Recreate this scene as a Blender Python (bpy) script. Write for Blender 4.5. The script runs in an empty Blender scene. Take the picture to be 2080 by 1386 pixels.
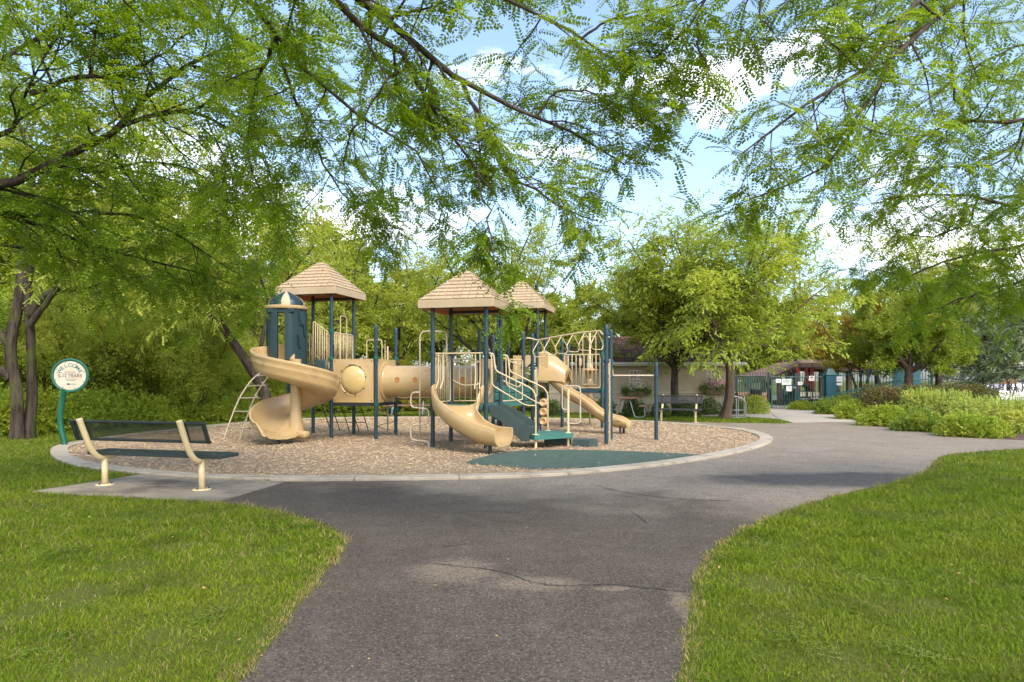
import bpy, bmesh, math, random
import numpy as np
from mathutils import Vector, Matrix
from mathutils.geometry import tessellate_polygon

scene = bpy.context.scene
R = math.radians
COL = scene.collection
rng = np.random.default_rng(7)
random.seed(7)

# ------------------------------------------------------------------ camera
F = 1400.0; CX = 1040.0; HY = 770.0; CAMH = 1.45      # focal length, centre, horizon (px of a 2080 wide frame), eye height
cam_d = bpy.data.cameras.new('camera'); cam = bpy.data.objects.new('camera', cam_d); COL.objects.link(cam)
cam.location = (0, 0, CAMH); cam.rotation_euler = (R(90), 0, 0)
cam_d.sensor_width = 36; cam_d.lens = 36 * F / 2080; cam_d.shift_y = (HY - 693) / 2080
cam_d.clip_start = 0.05; cam_d.clip_end = 3000
scene.camera = cam

# ------------------------------------------------------------------ sky, sun, exposure
SUN_EL, SUN_AZ = 46.0, 155.0           # azimuth clockwise from +Y (away from the camera)
world = bpy.data.worlds.new('World'); scene.world = world; world.use_nodes = True
wn = world.node_tree; wn.nodes.clear()
def wnode(t, **k):
    n = wn.nodes.new(t)
    for a, b in k.items(): setattr(n, a, b)
    return n
w_out = wnode('ShaderNodeOutputWorld'); w_bg = wnode('ShaderNodeBackground')
w_sky = wnode('ShaderNodeTexSky', sky_type='NISHITA', sun_disc=False)
w_sky.sun_elevation = R(SUN_EL); w_sky.sun_rotation = R(SUN_AZ); w_sky.air_density = 1.0; w_sky.dust_density = 2.3; w_sky.ozone_density = 1.5
w_tc = wnode('ShaderNodeTexCoord')
w_map = wnode('ShaderNodeMapping'); w_map.inputs['Scale'].default_value = (1.0, 1.0, 2.6); w_map.inputs['Location'].default_value = (0.35, 0.1, 0.2)
w_no = wnode('ShaderNodeTexNoise'); w_no.inputs['Scale'].default_value = 2.3; w_no.inputs['Detail'].default_value = 9; w_no.inputs['Roughness'].default_value = 0.55
w_sep = wnode('ShaderNodeSeparateXYZ')
w_hz = wnode('ShaderNodeMapRange'); w_hz.inputs['From Min'].default_value = 0.02; w_hz.inputs['From Max'].default_value = 0.55
w_hz.inputs['To Min'].default_value = 0.13; w_hz.inputs['To Max'].default_value = -0.03
w_add = wnode('ShaderNodeMath', operation='ADD')
w_rmp = wnode('ShaderNodeValToRGB'); w_rmp.color_ramp.elements[0].position = 0.60; w_rmp.color_ramp.elements[1].position = 0.80
w_mix = wnode('ShaderNodeMixRGB'); w_mix.inputs['Color2'].default_value = (11.5, 10.9, 10.1, 1)
L = wn.links.new
L(w_tc.outputs['Generated'], w_map.inputs['Vector']); L(w_map.outputs[0], w_no.inputs['Vector'])
L(w_tc.outputs['Generated'], w_sep.inputs[0]); L(w_sep.outputs['Z'], w_hz.inputs['Value'])
L(w_no.outputs['Fac'], w_add.inputs[0]); L(w_hz.outputs[0], w_add.inputs[1]); L(w_add.outputs[0], w_rmp.inputs['Fac'])
L(w_rmp.outputs['Color'], w_mix.inputs['Fac']); L(w_sky.outputs[0], w_mix.inputs['Color1'])
L(w_mix.outputs[0], w_bg.inputs['Color']); w_bg.inputs['Strength'].default_value = 0.15; L(w_bg.outputs[0], w_out.inputs['Surface'])

sun_d = bpy.data.lights.new('sun', 'SUN'); sun = bpy.data.objects.new('sun', sun_d); COL.objects.link(sun)
sun_d.energy = 1.15; sun_d.angle = R(30); sun_d.color = (1.0, 0.95, 0.85)
sd = Vector((math.sin(R(SUN_AZ)) * math.cos(R(SUN_EL)), math.cos(R(SUN_AZ)) * math.cos(R(SUN_EL)), math.sin(R(SUN_EL))))
sun.rotation_euler = sd.to_track_quat('Z', 'Y').to_euler(); sun.location = (10, -10, 30)

vs = scene.view_settings; vs.view_transform = 'Standard'; vs.look = 'None'; vs.exposure = 1.45; vs.gamma = 1.0; vs.use_curve_mapping = False
scene.render.engine = 'CYCLES'
cy = scene.cycles; cy.use_denoising = True; cy.max_bounces = 8; cy.diffuse_bounces = 3; cy.glossy_bounces = 3; cy.transmission_bounces = 6; cy.transparent_max_bounces = 8
try: cy.denoising_input_passes = 'RGB_ALBEDO_NORMAL'
except Exception: pass

# ------------------------------------------------------------------ helpers: pixels of the photograph to the place
def G(px, py, z=0.0):
    """ground point under a pixel of the 2080 px photograph"""
    y = (CAMH - z) * F / (py - HY)
    return ((px - CX) * y / F, y)
def W(px, py, y):
    return np.array(((px - CX) * y / F, y, CAMH + (HY - py) * y / F))

# ------------------------------------------------------------------ materials
MAT = {}
def nodes_of(name):
    m = bpy.data.materials.new(name); m.use_nodes = True; nt = m.node_tree
    b = nt.nodes['Principled BSDF']; out = nt.nodes['Material Output']
    MAT[name] = m
    return m, nt, b, out
def nd(nt, t, **k):
    n = nt.nodes.new(t)
    for a, b in k.items():
        if a.startswith('i_'): n.inputs[a[2:].replace('_', ' ')].default_value = b
        else: setattr(n, a, b)
    return n
def rgba(c): return (c[0], c[1], c[2], 1)
def mixc(nt, fac, a, b):
    n = nt.nodes.new('ShaderNodeMixRGB')
    for i, v in ((0, fac), (1, a), (2, b)):
        if isinstance(v, (int, float)): n.inputs[i].default_value = v
        elif isinstance(v, tuple): n.inputs[i].default_value = rgba(v)
        else: nt.links.new(v, n.inputs[i])
    return n.outputs[0]
def ramp(nt, src, p0, p1, c0=(0, 0, 0), c1=(1, 1, 1)):
    n = nt.nodes.new('ShaderNodeValToRGB'); e = n.color_ramp.elements
    e[0].position = p0; e[1].position = p1; e[0].color = rgba(c0); e[1].color = rgba(c1)
    nt.links.new(src, n.inputs['Fac']); return n.outputs['Color']
def noise(nt, vec, scale, detail=4, rough=0.55):
    n = nd(nt, 'ShaderNodeTexNoise'); n.inputs['Scale'].default_value = scale; n.inputs['Detail'].default_value = detail; n.inputs['Roughness'].default_value = rough
    nt.links.new(vec, n.inputs['Vector']); return n.outputs['Fac']
def coord(nt): return nd(nt, 'ShaderNodeNewGeometry').outputs['Position']
def bump(nt, b, h, strength, dist=0.01):
    n = nd(nt, 'ShaderNodeBump'); n.inputs['Strength'].default_value = strength; n.inputs['Distance'].default_value = dist
    nt.links.new(h, n.inputs['Height']); nt.links.new(n.outputs[0], b.inputs['Normal'])

def plain(name, c, c2=None, rough=0.5, scale=3.0, bs=0.0, bscale=60, spec=0.5, metal=0.0, coat=0.0, rnd=0.0, scuff=0.0):
    """one painted or moulded surface: two tones blended by noise, optional fine relief"""
    m, nt, b, out = nodes_of(name)
    p = coord(nt); c2 = c2 or tuple(x * 0.78 for x in c)
    f = ramp(nt, noise(nt, p, scale, 6, 0.6), 0.35, 0.7)
    col = mixc(nt, f, c, c2)
    if rnd:
        oi = nd(nt, 'ShaderNodeObjectInfo'); col = mixc(nt, ramp(nt, oi.outputs['Random'], 0, 1, (0, 0, 0), (rnd, rnd, rnd)), col, tuple(x * 0.45 for x in c))
    nt.links.new(col, b.inputs['Base Color'])
    rr = nd(nt, 'ShaderNodeMapRange'); rr.inputs['To Min'].default_value = rough * 0.85; rr.inputs['To Max'].default_value = min(1, rough * 1.25)
    nt.links.new(noise(nt, p, scale * 4, 3), rr.inputs['Value']); nt.links.new(rr.outputs[0], b.inputs['Roughness'])
    b.inputs['Specular IOR Level'].default_value = spec; b.inputs['Metallic'].default_value = metal
    if scuff:
        col = mixc(nt, ramp(nt, noise(nt, p, 2.2, 9, 0.75), 0.55, 0.72, (0, 0, 0), (scuff, scuff, scuff)), col, tuple(x * 0.55 for x in c)); mp = nd(nt, 'ShaderNodeMapping'); mp.inputs['Scale'].default_value = (3, 3, 22); nt.links.new(p, mp.inputs['Vector'])
        col = mixc(nt, ramp(nt, noise(nt, mp.outputs[0], 3, 5, 0.7), 0.62, 0.75, (0, 0, 0), (scuff, scuff, scuff)), col, tuple(min(.8, x * 1.25) for x in c)); nt.links.new(col, b.inputs['Base Color'])
    if coat: b.inputs['Coat Weight'].default_value = coat; b.inputs['Coat Roughness'].default_value = 0.15
    if bs: bump(nt, b, noise(nt, p, bscale, 4, 0.65), bs)
    return m

def leafy(name, c1, c2, c3, trans=0.35, clump=0.5, c3_at=0.62):
    """foliage: tone varies leaf by leaf and in clumps; part of the light passes through"""
    m, nt, b, out = nodes_of(name)
    g = nd(nt, 'ShaderNodeNewGeometry')
    col = mixc(nt, g.outputs['Random Per Island'], c1, c2)
    f = ramp(nt, noise(nt, g.outputs['Position'], clump, 3, 0.6), c3_at - 0.08, c3_at + 0.12)
    col = mixc(nt, f, col, c3)
    nt.links.new(col, b.inputs['Base Color']); b.inputs['Roughness'].default_value = 0.55; b.inputs['Specular IOR Level'].default_value = 0.3
    t = nd(nt, 'ShaderNodeBsdfTranslucent')
    tc = mixc(nt, 0.6, col, (c2[0] * 2.1, c2[1] * 1.9, c2[2] * 0.5))
    nt.links.new(tc, t.inputs['Color'])
    mx = nd(nt, 'ShaderNodeMixShader'); mx.inputs[0].default_value = trans
    nt.links.new(b.outputs[0], mx.inputs[1]); nt.links.new(t.outputs[0], mx.inputs[2]); nt.links.new(mx.outputs[0], out.inputs['Surface'])
    return m

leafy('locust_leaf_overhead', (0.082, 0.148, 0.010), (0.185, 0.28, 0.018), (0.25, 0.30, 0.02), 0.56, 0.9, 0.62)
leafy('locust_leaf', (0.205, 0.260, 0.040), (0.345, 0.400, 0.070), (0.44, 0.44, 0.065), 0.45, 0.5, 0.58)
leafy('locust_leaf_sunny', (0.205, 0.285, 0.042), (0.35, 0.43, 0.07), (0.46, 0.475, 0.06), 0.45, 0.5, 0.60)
leafy('thicket_leaf', (0.19, 0.25, 0.04), (0.37, 0.42, 0.07), (0.48, 0.46, 0.08), 0.52, 0.7, 0.55)
leafy('undergrowth_leaf', (0.16, 0.24, 0.03), (0.33, 0.42, 0.055), (0.40, 0.42, 0.055), 0.48, 0.8, 0.58)
leafy('maple_leaf', (0.12, 0.18, 0.02), (0.25, 0.31, 0.035), (0.42, 0.37, 0.03), 0.45, 0.7, 0.66)
leafy('autumn_leaf', (0.28, 0.27, 0.04), (0.38, 0.34, 0.06), (0.50, 0.32, 0.06), 0.4, 0.8, 0.55)
leafy('yellow_bush_leaf', (0.36, 0.33, 0.05), (0.54, 0.46, 0.07), (0.32, 0.36, 0.06), 0.4, 1.0, 0.62)
leafy('spruce_needle', (0.14, 0.18, 0.085), (0.24, 0.28, 0.15), (0.25, 0.25, 0.13), 0.15, 0.8, 0.62)
leafy('boxwood_leaf', (0.045, 0.085, 0.02), (0.09, 0.15, 0.035), (0.12, 0.18, 0.035), 0.25, 2.0, 0.6)
leafy('spirea_leaf', (0.14, 0.22, 0.028), (0.30, 0.37, 0.045), (0.42, 0.44, 0.06), 0.4, 1.6, 0.55)
leafy('spirea_dark_leaf', (0.10, 0.17, 0.025), (0.22, 0.29, 0.045), (0.38, 0.40, 0.06), 0.35, 2.2, 0.6)
leafy('perennial_leaf', (0.20, 0.28, 0.08), (0.32, 0.40, 0.09), (0.48, 0.47, 0.09), 0.38, 1.2, 0.52)
leafy('dark_hedge_leaf', (0.075, 0.08, 0.025), (0.15, 0.145, 0.04), (0.16, 0.09, 0.04), 0.28, 1.5, 0.55)
leafy('russet_leaf', (0.38, 0.19, 0.10), (0.52, 0.28, 0.15), (0.32, 0.28, 0.08), 0.3, 1.5, 0.6)
leafy('window_box_leaf', (0.08, 0.15, 0.02), (0.17, 0.27, 0.05), (0.2, 0.26, 0.05), 0.3, 2.0, 0.6)
leafy('white_petal', (0.75, 0.75, 0.72), (0.85, 0.85, 0.82), (0.8, 0.8, 0.8), 0.3, 2.0, 0.6)
leafy('mauve_petal', (0.60, 0.36, 0.54), (0.80, 0.62, 0.75), (0.30, 0.10, 0.19), 0.3, 4.0, 0.55)
leafy('dark_seed_head', (0.06, 0.04, 0.06), (0.13, 0.09, 0.11), (0.08, 0.05, 0.05), 0.1, 2.0, 0.6)
def grass_mat(name, c1, c2, c3, c4):
    m, nt, b, out = nodes_of(name)
    g = nd(nt, 'ShaderNodeNewGeometry'); P = g.outputs['Position']
    col = mixc(nt, g.outputs['Random Per Island'], c1, c2)
    col = mixc(nt, ramp(nt, noise(nt, P, 1.7, 5, 0.65), 0.50, 0.66, (0, 0, 0), (0.8, 0.8, 0.8)), col, tuple(x * 0.62 for x in c1))
    col = mixc(nt, ramp(nt, noise(nt, P, 0.8, 6, 0.7), 0.48, 0.70, (0, 0, 0), (0.7, 0.7, 0.7)), col, c3)
    col = mixc(nt, ramp(nt, noise(nt, P, 3.0, 5, 0.7), 0.57, 0.73, (0, 0, 0), (0.65, 0.65, 0.65)), col, c4)
    nt.links.new(col, b.inputs['Base Color']); b.inputs['Roughness'].default_value = 0.6; b.inputs['Specular IOR Level'].default_value = 0.25
    t = nd(nt, 'ShaderNodeBsdfTranslucent'); nt.links.new(col, t.inputs['Color'])
    mx = nd(nt, 'ShaderNodeMixShader'); mx.inputs[0].default_value = 0.3
    nt.links.new(b.outputs[0], mx.inputs[1]); nt.links.new(t.outputs[0], mx.inputs[2]); nt.links.new(mx.outputs[0], out.inputs['Surface'])
grass_mat('grass_blade', (0.095, 0.160, 0.003), (0.19, 0.265, 0.007), (0.23, 0.26, 0.013), (0.24, 0.205, 0.04))
grass_mat('dry_grass', (0.30, 0.22, 0.09), (0.42, 0.33, 0.14), (0.28, 0.26, 0.06), (0.24, 0.15, 0.06))

def lawn_mat():
    m, nt, b, out = nodes_of('lawn_soil'); P = coord(nt)
    col = mixc(nt, ramp(nt, noise(nt, P, 1.4, 6, 0.7), 0.35, 0.7), (0.085, 0.115, 0.014), (0.13, 0.12, 0.035))
    col = mixc(nt, ramp(nt, noise(nt, P, 38, 3, 0.7), 0.4, 0.75), col, (0.05, 0.07, 0.01))
    nt.links.new(col, b.inputs['Base Color']); b.inputs['Roughness'].default_value = 0.95; b.inputs['Specular IOR Level'].default_value = 0.1
    bump(nt, b, noise(nt, P, 70, 4, 0.7), 0.6, 0.02)
lawn_mat()

def blob(nt, P, cx, cy, rx, ry, nscale=3.0, soft=0.5, wob=0.9):
    """stain with a ragged outline round (cx, cy) on the ground"""
    mp = nd(nt, 'ShaderNodeMapping'); mp.inputs['Location'].default_value = (-cx / rx, -cy / ry, 0); mp.inputs['Scale'].default_value = (1 / rx, 1 / ry, 0)
    nt.links.new(P, mp.inputs['Vector'])
    ln = nd(nt, 'ShaderNodeVectorMath', operation='LENGTH'); nt.links.new(mp.outputs[0], ln.inputs[0])
    ad = nd(nt, 'ShaderNodeMath', operation='MULTIPLY_ADD'); ad.inputs[1].default_value = wob * 2; nt.links.new(noise(nt, P, nscale, 6, 0.65), ad.inputs[0]); nt.links.new(ln.outputs['Value'], ad.inputs[2])
    mr = nd(nt, 'ShaderNodeMapRange'); mr.inputs['From Min'].default_value = 1 + wob - soft * 0.5; mr.inputs['From Max'].default_value = 1 + wob + soft * 0.5; mr.inputs['To Min'].default_value = 1; mr.inputs['To Max'].default_value = 0
    nt.links.new(ad.outputs[0], mr.inputs['Value']); return mr.outputs[0]

def asphalt_mat():
    m, nt, b, out = nodes_of('asphalt'); P = coord(nt)
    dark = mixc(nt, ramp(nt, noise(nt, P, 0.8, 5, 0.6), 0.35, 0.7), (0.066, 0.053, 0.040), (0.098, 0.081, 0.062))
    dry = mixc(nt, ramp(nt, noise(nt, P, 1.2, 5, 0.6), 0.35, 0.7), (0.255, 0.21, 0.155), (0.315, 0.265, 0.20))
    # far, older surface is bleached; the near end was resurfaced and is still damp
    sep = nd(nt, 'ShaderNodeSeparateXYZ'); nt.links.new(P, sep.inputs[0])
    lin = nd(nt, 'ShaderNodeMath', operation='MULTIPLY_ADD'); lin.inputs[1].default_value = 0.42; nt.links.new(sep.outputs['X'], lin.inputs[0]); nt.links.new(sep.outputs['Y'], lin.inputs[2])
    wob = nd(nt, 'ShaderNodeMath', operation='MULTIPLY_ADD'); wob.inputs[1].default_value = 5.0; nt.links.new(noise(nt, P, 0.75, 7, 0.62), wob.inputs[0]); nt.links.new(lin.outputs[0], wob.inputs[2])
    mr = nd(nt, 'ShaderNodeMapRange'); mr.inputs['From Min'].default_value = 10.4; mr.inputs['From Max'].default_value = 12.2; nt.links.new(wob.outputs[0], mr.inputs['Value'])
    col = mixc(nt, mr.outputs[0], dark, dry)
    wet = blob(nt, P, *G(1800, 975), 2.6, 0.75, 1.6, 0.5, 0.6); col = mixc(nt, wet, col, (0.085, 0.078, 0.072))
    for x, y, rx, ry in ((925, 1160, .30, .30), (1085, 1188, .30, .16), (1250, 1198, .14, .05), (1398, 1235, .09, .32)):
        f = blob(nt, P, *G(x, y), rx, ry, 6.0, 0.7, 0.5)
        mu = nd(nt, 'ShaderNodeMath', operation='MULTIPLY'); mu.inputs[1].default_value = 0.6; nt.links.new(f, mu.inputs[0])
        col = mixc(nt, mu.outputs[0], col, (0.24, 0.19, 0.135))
    # aggregate
    col = mixc(nt, ramp(nt, noise(nt, P, 3.4, 7, 0.72), 0.50, 0.74, (0, 0, 0), (0.55, 0.55, 0.55)), col, (0.15, 0.125, 0.10)); col = mixc(nt, ramp(nt, noise(nt, P, 5.2, 6, 0.7), 0.60, 0.74, (0, 0, 0), (0.7, 0.7, 0.7)), col, (0.035, 0.029, 0.024))
    v = nd(nt, 'ShaderNodeTexVoronoi'); v.inputs['Scale'].default_value = 125; nt.links.new(P, v.inputs['Vector'])
    col = mixc(nt, ramp(nt, v.outputs['Color'], 0.62, 0.95, (0, 0, 0), (0.7, 0.7, 0.7)), col, (0.25, 0.21, 0.165))
    col = mixc(nt, ramp(nt, noise(nt, P, 48, 3, 0.75), 0.48, 0.66, (0, 0, 0), (0.8, 0.8, 0.8)), col, (0.030, 0.025, 0.020))
    nt.links.new(col, b.inputs['Base Color'])
    b.inputs['Specular IOR Level'].default_value = 0.16
    nt.links.new(ramp(nt, noise(nt, P, 1.1, 4), 0.3, 0.7, (0.75, 0.75, 0.75), (0.95, 0.95, 0.95)), b.inputs['Roughness'])
    h = mixc(nt, 0.5, v.outputs['Distance'], noise(nt, P, 150, 3, 0.7)); bump(nt, b, h, 0.6, 0.006)
asphalt_mat()

def concrete_mat(name, c, c2, dirt=(0.10, 0.08, 0.06), amt=0.5, dp=0.58):
    m, nt, b, out = nodes_of(name); P = coord(nt)
    col = mixc(nt, ramp(nt, noise(nt, P, 2.0, 6, 0.65), 0.3, 0.7), c, c2)
    col = mixc(nt, ramp(nt, noise(nt, P, 0.9, 7, 0.7), dp, dp + 0.2, (0, 0, 0), (amt, amt, amt)), col, dirt)
    mp = nd(nt, 'ShaderNodeMapping'); mp.inputs['Rotation'].default_value = (0, 0, 0.5); mp.inputs['Scale'].default_value = (1.0, 4.0, 1.0); nt.links.new(P, mp.inputs['Vector'])
    col = mixc(nt, ramp(nt, noise(nt, mp.outputs[0], 1.6, 8, 0.72), 0.53, 0.66, (0, 0, 0), (amt * 0.9, amt * 0.9, amt * 0.9)), col, dirt)
    col = mixc(nt, ramp(nt, noise(nt, P, 90, 3, 0.7), 0.5, 0.8, (0, 0, 0), (0.4, 0.4, 0.4)), col, tuple(x * 0.6 for x in c))
    nt.links.new(col, b.inputs['Base Color']); b.inputs['Roughness'].default_value = 0.85; b.inputs['Specular IOR Level'].default_value = 0.25
    bump(nt, b, noise(nt, P, 130, 4, 0.7), 0.35, 0.004)
concrete_mat('kerb_concrete', (0.45, 0.385, 0.29), (0.35, 0.295, 0.22), amt=0.65, dp=0.52)
concrete_mat('pad_concrete', (0.33, 0.28, 0.21), (0.25, 0.21, 0.155), amt=0.85, dp=0.47)
concrete_mat('walk_concrete', (0.43, 0.38, 0.32), (0.36, 0.32, 0.27), amt=0.25)
concrete_mat('mulch', (0.075, 0.045, 0.03), (0.12, 0.075, 0.05), (0.03, 0.02, 0.015))
concrete_mat('stucco', (0.46, 0.39, 0.28), (0.42, 0.355, 0.25), (0.30, 0.25, 0.17), 0.55, 0.5)
def chips_mat(name, isl):
    m, nt, b, out = nodes_of(name); g = nd(nt, 'ShaderNodeNewGeometry'); P = g.outputs['Position']
    a, c = (0.26, 0.185, 0.108), (0.48, 0.365, 0.235)
    if isl: col = mixc(nt, ramp(nt, g.outputs['Random Per Island'], 0.05, 0.95), a, c)
    else: col = mixc(nt, ramp(nt, noise(nt, P, 75, 4, 0.75), 0.3, 0.7), (0.20, 0.13, 0.075), c)
    col = mixc(nt, ramp(nt, noise(nt, P, 0.55, 5, 0.65), 0.52, 0.72, (0, 0, 0), (0.45, 0.45, 0.45)), col, (0.22, 0.13, 0.08))
    nt.links.new(col, b.inputs['Base Color']); b.inputs['Roughness'].default_value = 0.9; b.inputs['Specular IOR Level'].default_value = 0.2
    if not isl: bump(nt, b, noise(nt, P, 55, 5, 0.75), 1.0, 0.03)
chips_mat('chip_bed', False); chips_mat('wood_chip', True)
plain('rubber_mat', (0.055, 0.085, 0.064), (0.085, 0.118, 0.092), 0.9, 8, 0.5, 160, 0.2)

plain('tan_plastic', (0.47, 0.33, 0.155), (0.40, 0.272, 0.122), 0.22, 1.5, 0.05, 90, 0.5, scuff=0.65)
plain('roof_plastic', (0.54, 0.44, 0.28), (0.46, 0.37, 0.225), 0.5, 2.5, 0.12, 70, 0.4, scuff=0.35)
def see_through(name, c, f):
    nt = MAT[name].node_tree; b = nt.nodes['Principled BSDF']; out = nt.nodes['Material Output']; t = nd(nt, 'ShaderNodeBsdfTranslucent'); t.inputs['Color'].default_value = rgba(c); mx = nd(nt, 'ShaderNodeMixShader'); mx.inputs[0].default_value = f
    nt.links.new(b.outputs[0], mx.inputs[1]); nt.links.new(t.outputs[0], mx.inputs[2]); nt.links.new(mx.outputs[0], out.inputs['Surface'])
see_through('roof_plastic', (0.92, 0.66, 0.36), 0.24)
def shell_mat():
    m, nt, b, out = nodes_of('roof_shell'); b.inputs['Base Color'].default_value = rgba((0.55, 0.40, 0.23)); b.inputs['Roughness'].default_value = 0.5
    t = nd(nt, 'ShaderNodeBsdfTranslucent'); t.inputs['Color'].default_value = rgba((0.95, 0.50, 0.12))
    mx = nd(nt, 'ShaderNodeMixShader'); mx.inputs[0].default_value = 0.55
    nt.links.new(b.outputs[0], mx.inputs[1]); nt.links.new(t.outputs[0], mx.inputs[2]); nt.links.new(mx.outputs[0], out.inputs['Surface'])
shell_mat()
plain('tan_metal', (0.56, 0.44, 0.25), (0.50, 0.39, 0.22), 0.38, 5, 0, 60, 0.5)
plain('worn_tan_metal', (0.48, 0.40, 0.28), (0.40, 0.33, 0.24), 0.42, 6, 0, 60, 0.5)
plain('blue_post', (0.011, 0.036, 0.052), (0.015, 0.045, 0.061), 0.34, 3, 0.05, 120, 0.5, scuff=0.45)
plain('green_clamp', (0.004, 0.095, 0.062), (0.004, 0.075, 0.05), 0.35, 5)
plain('blue_clamp', (0.016, 0.045, 0.072), (0.012, 0.036, 0.058), 0.35, 5)
plain('green_deck', (0.028, 0.135, 0.105), (0.040, 0.155, 0.125), 0.55, 4, 0.15, 150, scuff=0.45)
plain('dark_stair', (0.030, 0.052, 0.048), (0.040, 0.066, 0.062), 0.55, 4, 0.2, 160, scuff=0.45)
plain('dark_hood', (0.007, 0.030, 0.033), (0.006, 0.024, 0.027), 0.4, 2)
plain('black_rubber', (0.015, 0.017, 0.018), (0.022, 0.024, 0.025), 0.6, 6)
plain('bench_cream', (0.66, 0.53, 0.30), (0.60, 0.47, 0.26), 0.38, 6, 0.04, 100, scuff=0.7)
plain('bench_black', (0.016, 0.022, 0.022), (0.024, 0.032, 0.032), 0.42, 6)
plain('bench_green', (0.020, 0.034, 0.032), (0.028, 0.043, 0.040), 0.45, 6)
plain('grey_mesh', (0.022, 0.023, 0.025), (0.032, 0.033, 0.035), 0.65, 6)
plain('galvanised', (0.30, 0.32, 0.33), (0.24, 0.26, 0.27), 0.45, 8, 0, 60, 0.5, 0.6)
plain('sign_green', (0.006, 0.10, 0.058), (0.005, 0.08, 0.046), 0.32, 3)
plain('sign_face', (0.52, 0.48, 0.40), (0.56, 0.40, 0.25), 0.5, 9)
plain('sign_ink', (0.03, 0.15, 0.12), (0.05, 0.18, 0.15), 0.6, 20)
plain('sign_text', (0.06, 0.055, 0.06), (0.09, 0.085, 0.09), 0.6, 20)
plain('notice_white', (0.78, 0.78, 0.76), (0.72, 0.72, 0.72), 0.5, 6)
plain('notice_pink', (0.78, 0.68, 0.66), (0.72, 0.6, 0.58), 0.5, 6)
def bark_mat(name, c, c2, moss=None):
    """furrowed bark: dark fissures run up the stem between paler plates, moss in patches"""
    m, nt, b, out = nodes_of(name); P = coord(nt)
    mp = nd(nt, 'ShaderNodeMapping'); mp.inputs['Scale'].default_value = (1, 1, 0.18); nt.links.new(P, mp.inputs['Vector'])
    f = noise(nt, mp.outputs[0], 26, 5, 0.7); f2 = noise(nt, mp.outputs[0], 9, 3, 0.6)
    col = mixc(nt, ramp(nt, f, 0.38, 0.62), tuple(x * 0.42 for x in c), c); col = mixc(nt, ramp(nt, f2, 0.45, 0.7), col, c2)
    if moss: col = mixc(nt, ramp(nt, noise(nt, P, 1.6, 5, 0.65), 0.48, 0.62, (0, 0, 0), (0.75, 0.75, 0.75)), col, moss)
    nt.links.new(col, b.inputs['Base Color']); b.inputs['Roughness'].default_value = 0.95; b.inputs['Specular IOR Level'].default_value = 0.15
    bump(nt, b, f, 1.0, 0.035)
bark_mat('bark', (0.065, 0.050, 0.038), (0.105, 0.085, 0.066)); bark_mat('mossy_bark', (0.060, 0.046, 0.034), (0.095, 0.078, 0.058), (0.075, 0.09, 0.022)); bark_mat('twig_bark', (0.10, 0.075, 0.06), (0.14, 0.115, 0.095)); bark_mat('reddish_bark', (0.17, 0.115, 0.08), (0.13, 0.095, 0.068))
plain('white_trim', (0.70, 0.68, 0.63), (0.62, 0.60, 0.55), 0.5, 3)
plain('cream_trim', (0.55, 0.49, 0.39), (0.50, 0.44, 0.34), 0.6, 3)
plain('shingle', (0.165, 0.082, 0.068), (0.20, 0.115, 0.095), 0.9, 8, 0.5, 90, 0.2, 0, 0, 0.85)
plain('roof_deck', (0.09, 0.05, 0.045), (0.12, 0.07, 0.06), 0.9, 3)
m, nt, b, out = nodes_of('window_glass'); b.inputs['Base Color'].default_value = (0.07, 0.072, 0.07, 1); b.inputs['Roughness'].default_value = 0.08; b.inputs['Specular IOR Level'].default_value = 0.8
plain('fence_green', (0.020, 0.075, 0.075), (0.024, 0.085, 0.085), 0.45, 5)
plain('fence_black', (0.012, 0.022, 0.024), (0.018, 0.03, 0.03), 0.45, 5)
plain('teal_paint', (0.02, 0.115, 0.15), (0.016, 0.09, 0.125), 0.5, 2)
plain('boxwood_slat', (0.03, 0.075, 0.05), (0.025, 0.06, 0.04), 0.6, 4)
plain('teal_rail', (0.06, 0.20, 0.18), (0.05, 0.17, 0.16), 0.45, 5)
plain('timber', (0.19, 0.125, 0.075), (0.14, 0.09, 0.055), 0.75, 6, 0.3, 40)
plain('brown_roof', (0.24, 0.155, 0.11), (0.19, 0.12, 0.085), 0.85, 3, 0.3, 30)
plain('red_canvas', (0.40, 0.035, 0.03), (0.30, 0.028, 0.024), 0.8, 3)
plain('green_canvas', (0.07, 0.13, 0.09), (0.055, 0.10, 0.07), 0.8, 3)
plain('brick_wall', (0.36, 0.22, 0.14), (0.42, 0.28, 0.18), 0.9, 9, 0.4, 40)
plain('table_wood', (0.23, 0.125, 0.075), (0.18, 0.095, 0.055), 0.65, 6)
plain('car_white', (0.80, 0.80, 0.80), (0.76, 0.76, 0.77), 0.22, 1, 0, 60, 0.5, 0, 0.6)
plain('tyre', (0.02, 0.02, 0.02), (0.03, 0.03, 0.03), 0.8, 6)
plain('chrome', (0.55, 0.55, 0.55), (0.5, 0.5, 0.5), 0.25, 3, 0, 60, 0.5, 0.9)
plain('lamp_red', (0.35, 0.02, 0.02), (0.3, 0.02, 0.02), 0.3, 3)
plain('fallen_leaf', (0.42, 0.27, 0.08), (0.30, 0.18, 0.07), 0.7, 30)
plain('crack_tar', (0.018, 0.016, 0.015), (0.025, 0.022, 0.02), 0.9, 20)
plain('wood_log', (0.50, 0.31, 0.14), (0.44, 0.27, 0.12), 0.4, 4)
plain('house_siding', (0.50, 0.44, 0.37), (0.46, 0.40, 0.33), 0.8, 2)
m, nt, b, out = nodes_of('bubble_plastic'); b.inputs['Base Color'].default_value = (0.52, 0.38, 0.15, 1); b.inputs['Roughness'].default_value = 0.12; b.inputs['Specular IOR Level'].default_value = 0.7
bump(nt, b, noise(nt, coord(nt), 9, 3), 0.25, 0.02)
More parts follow.
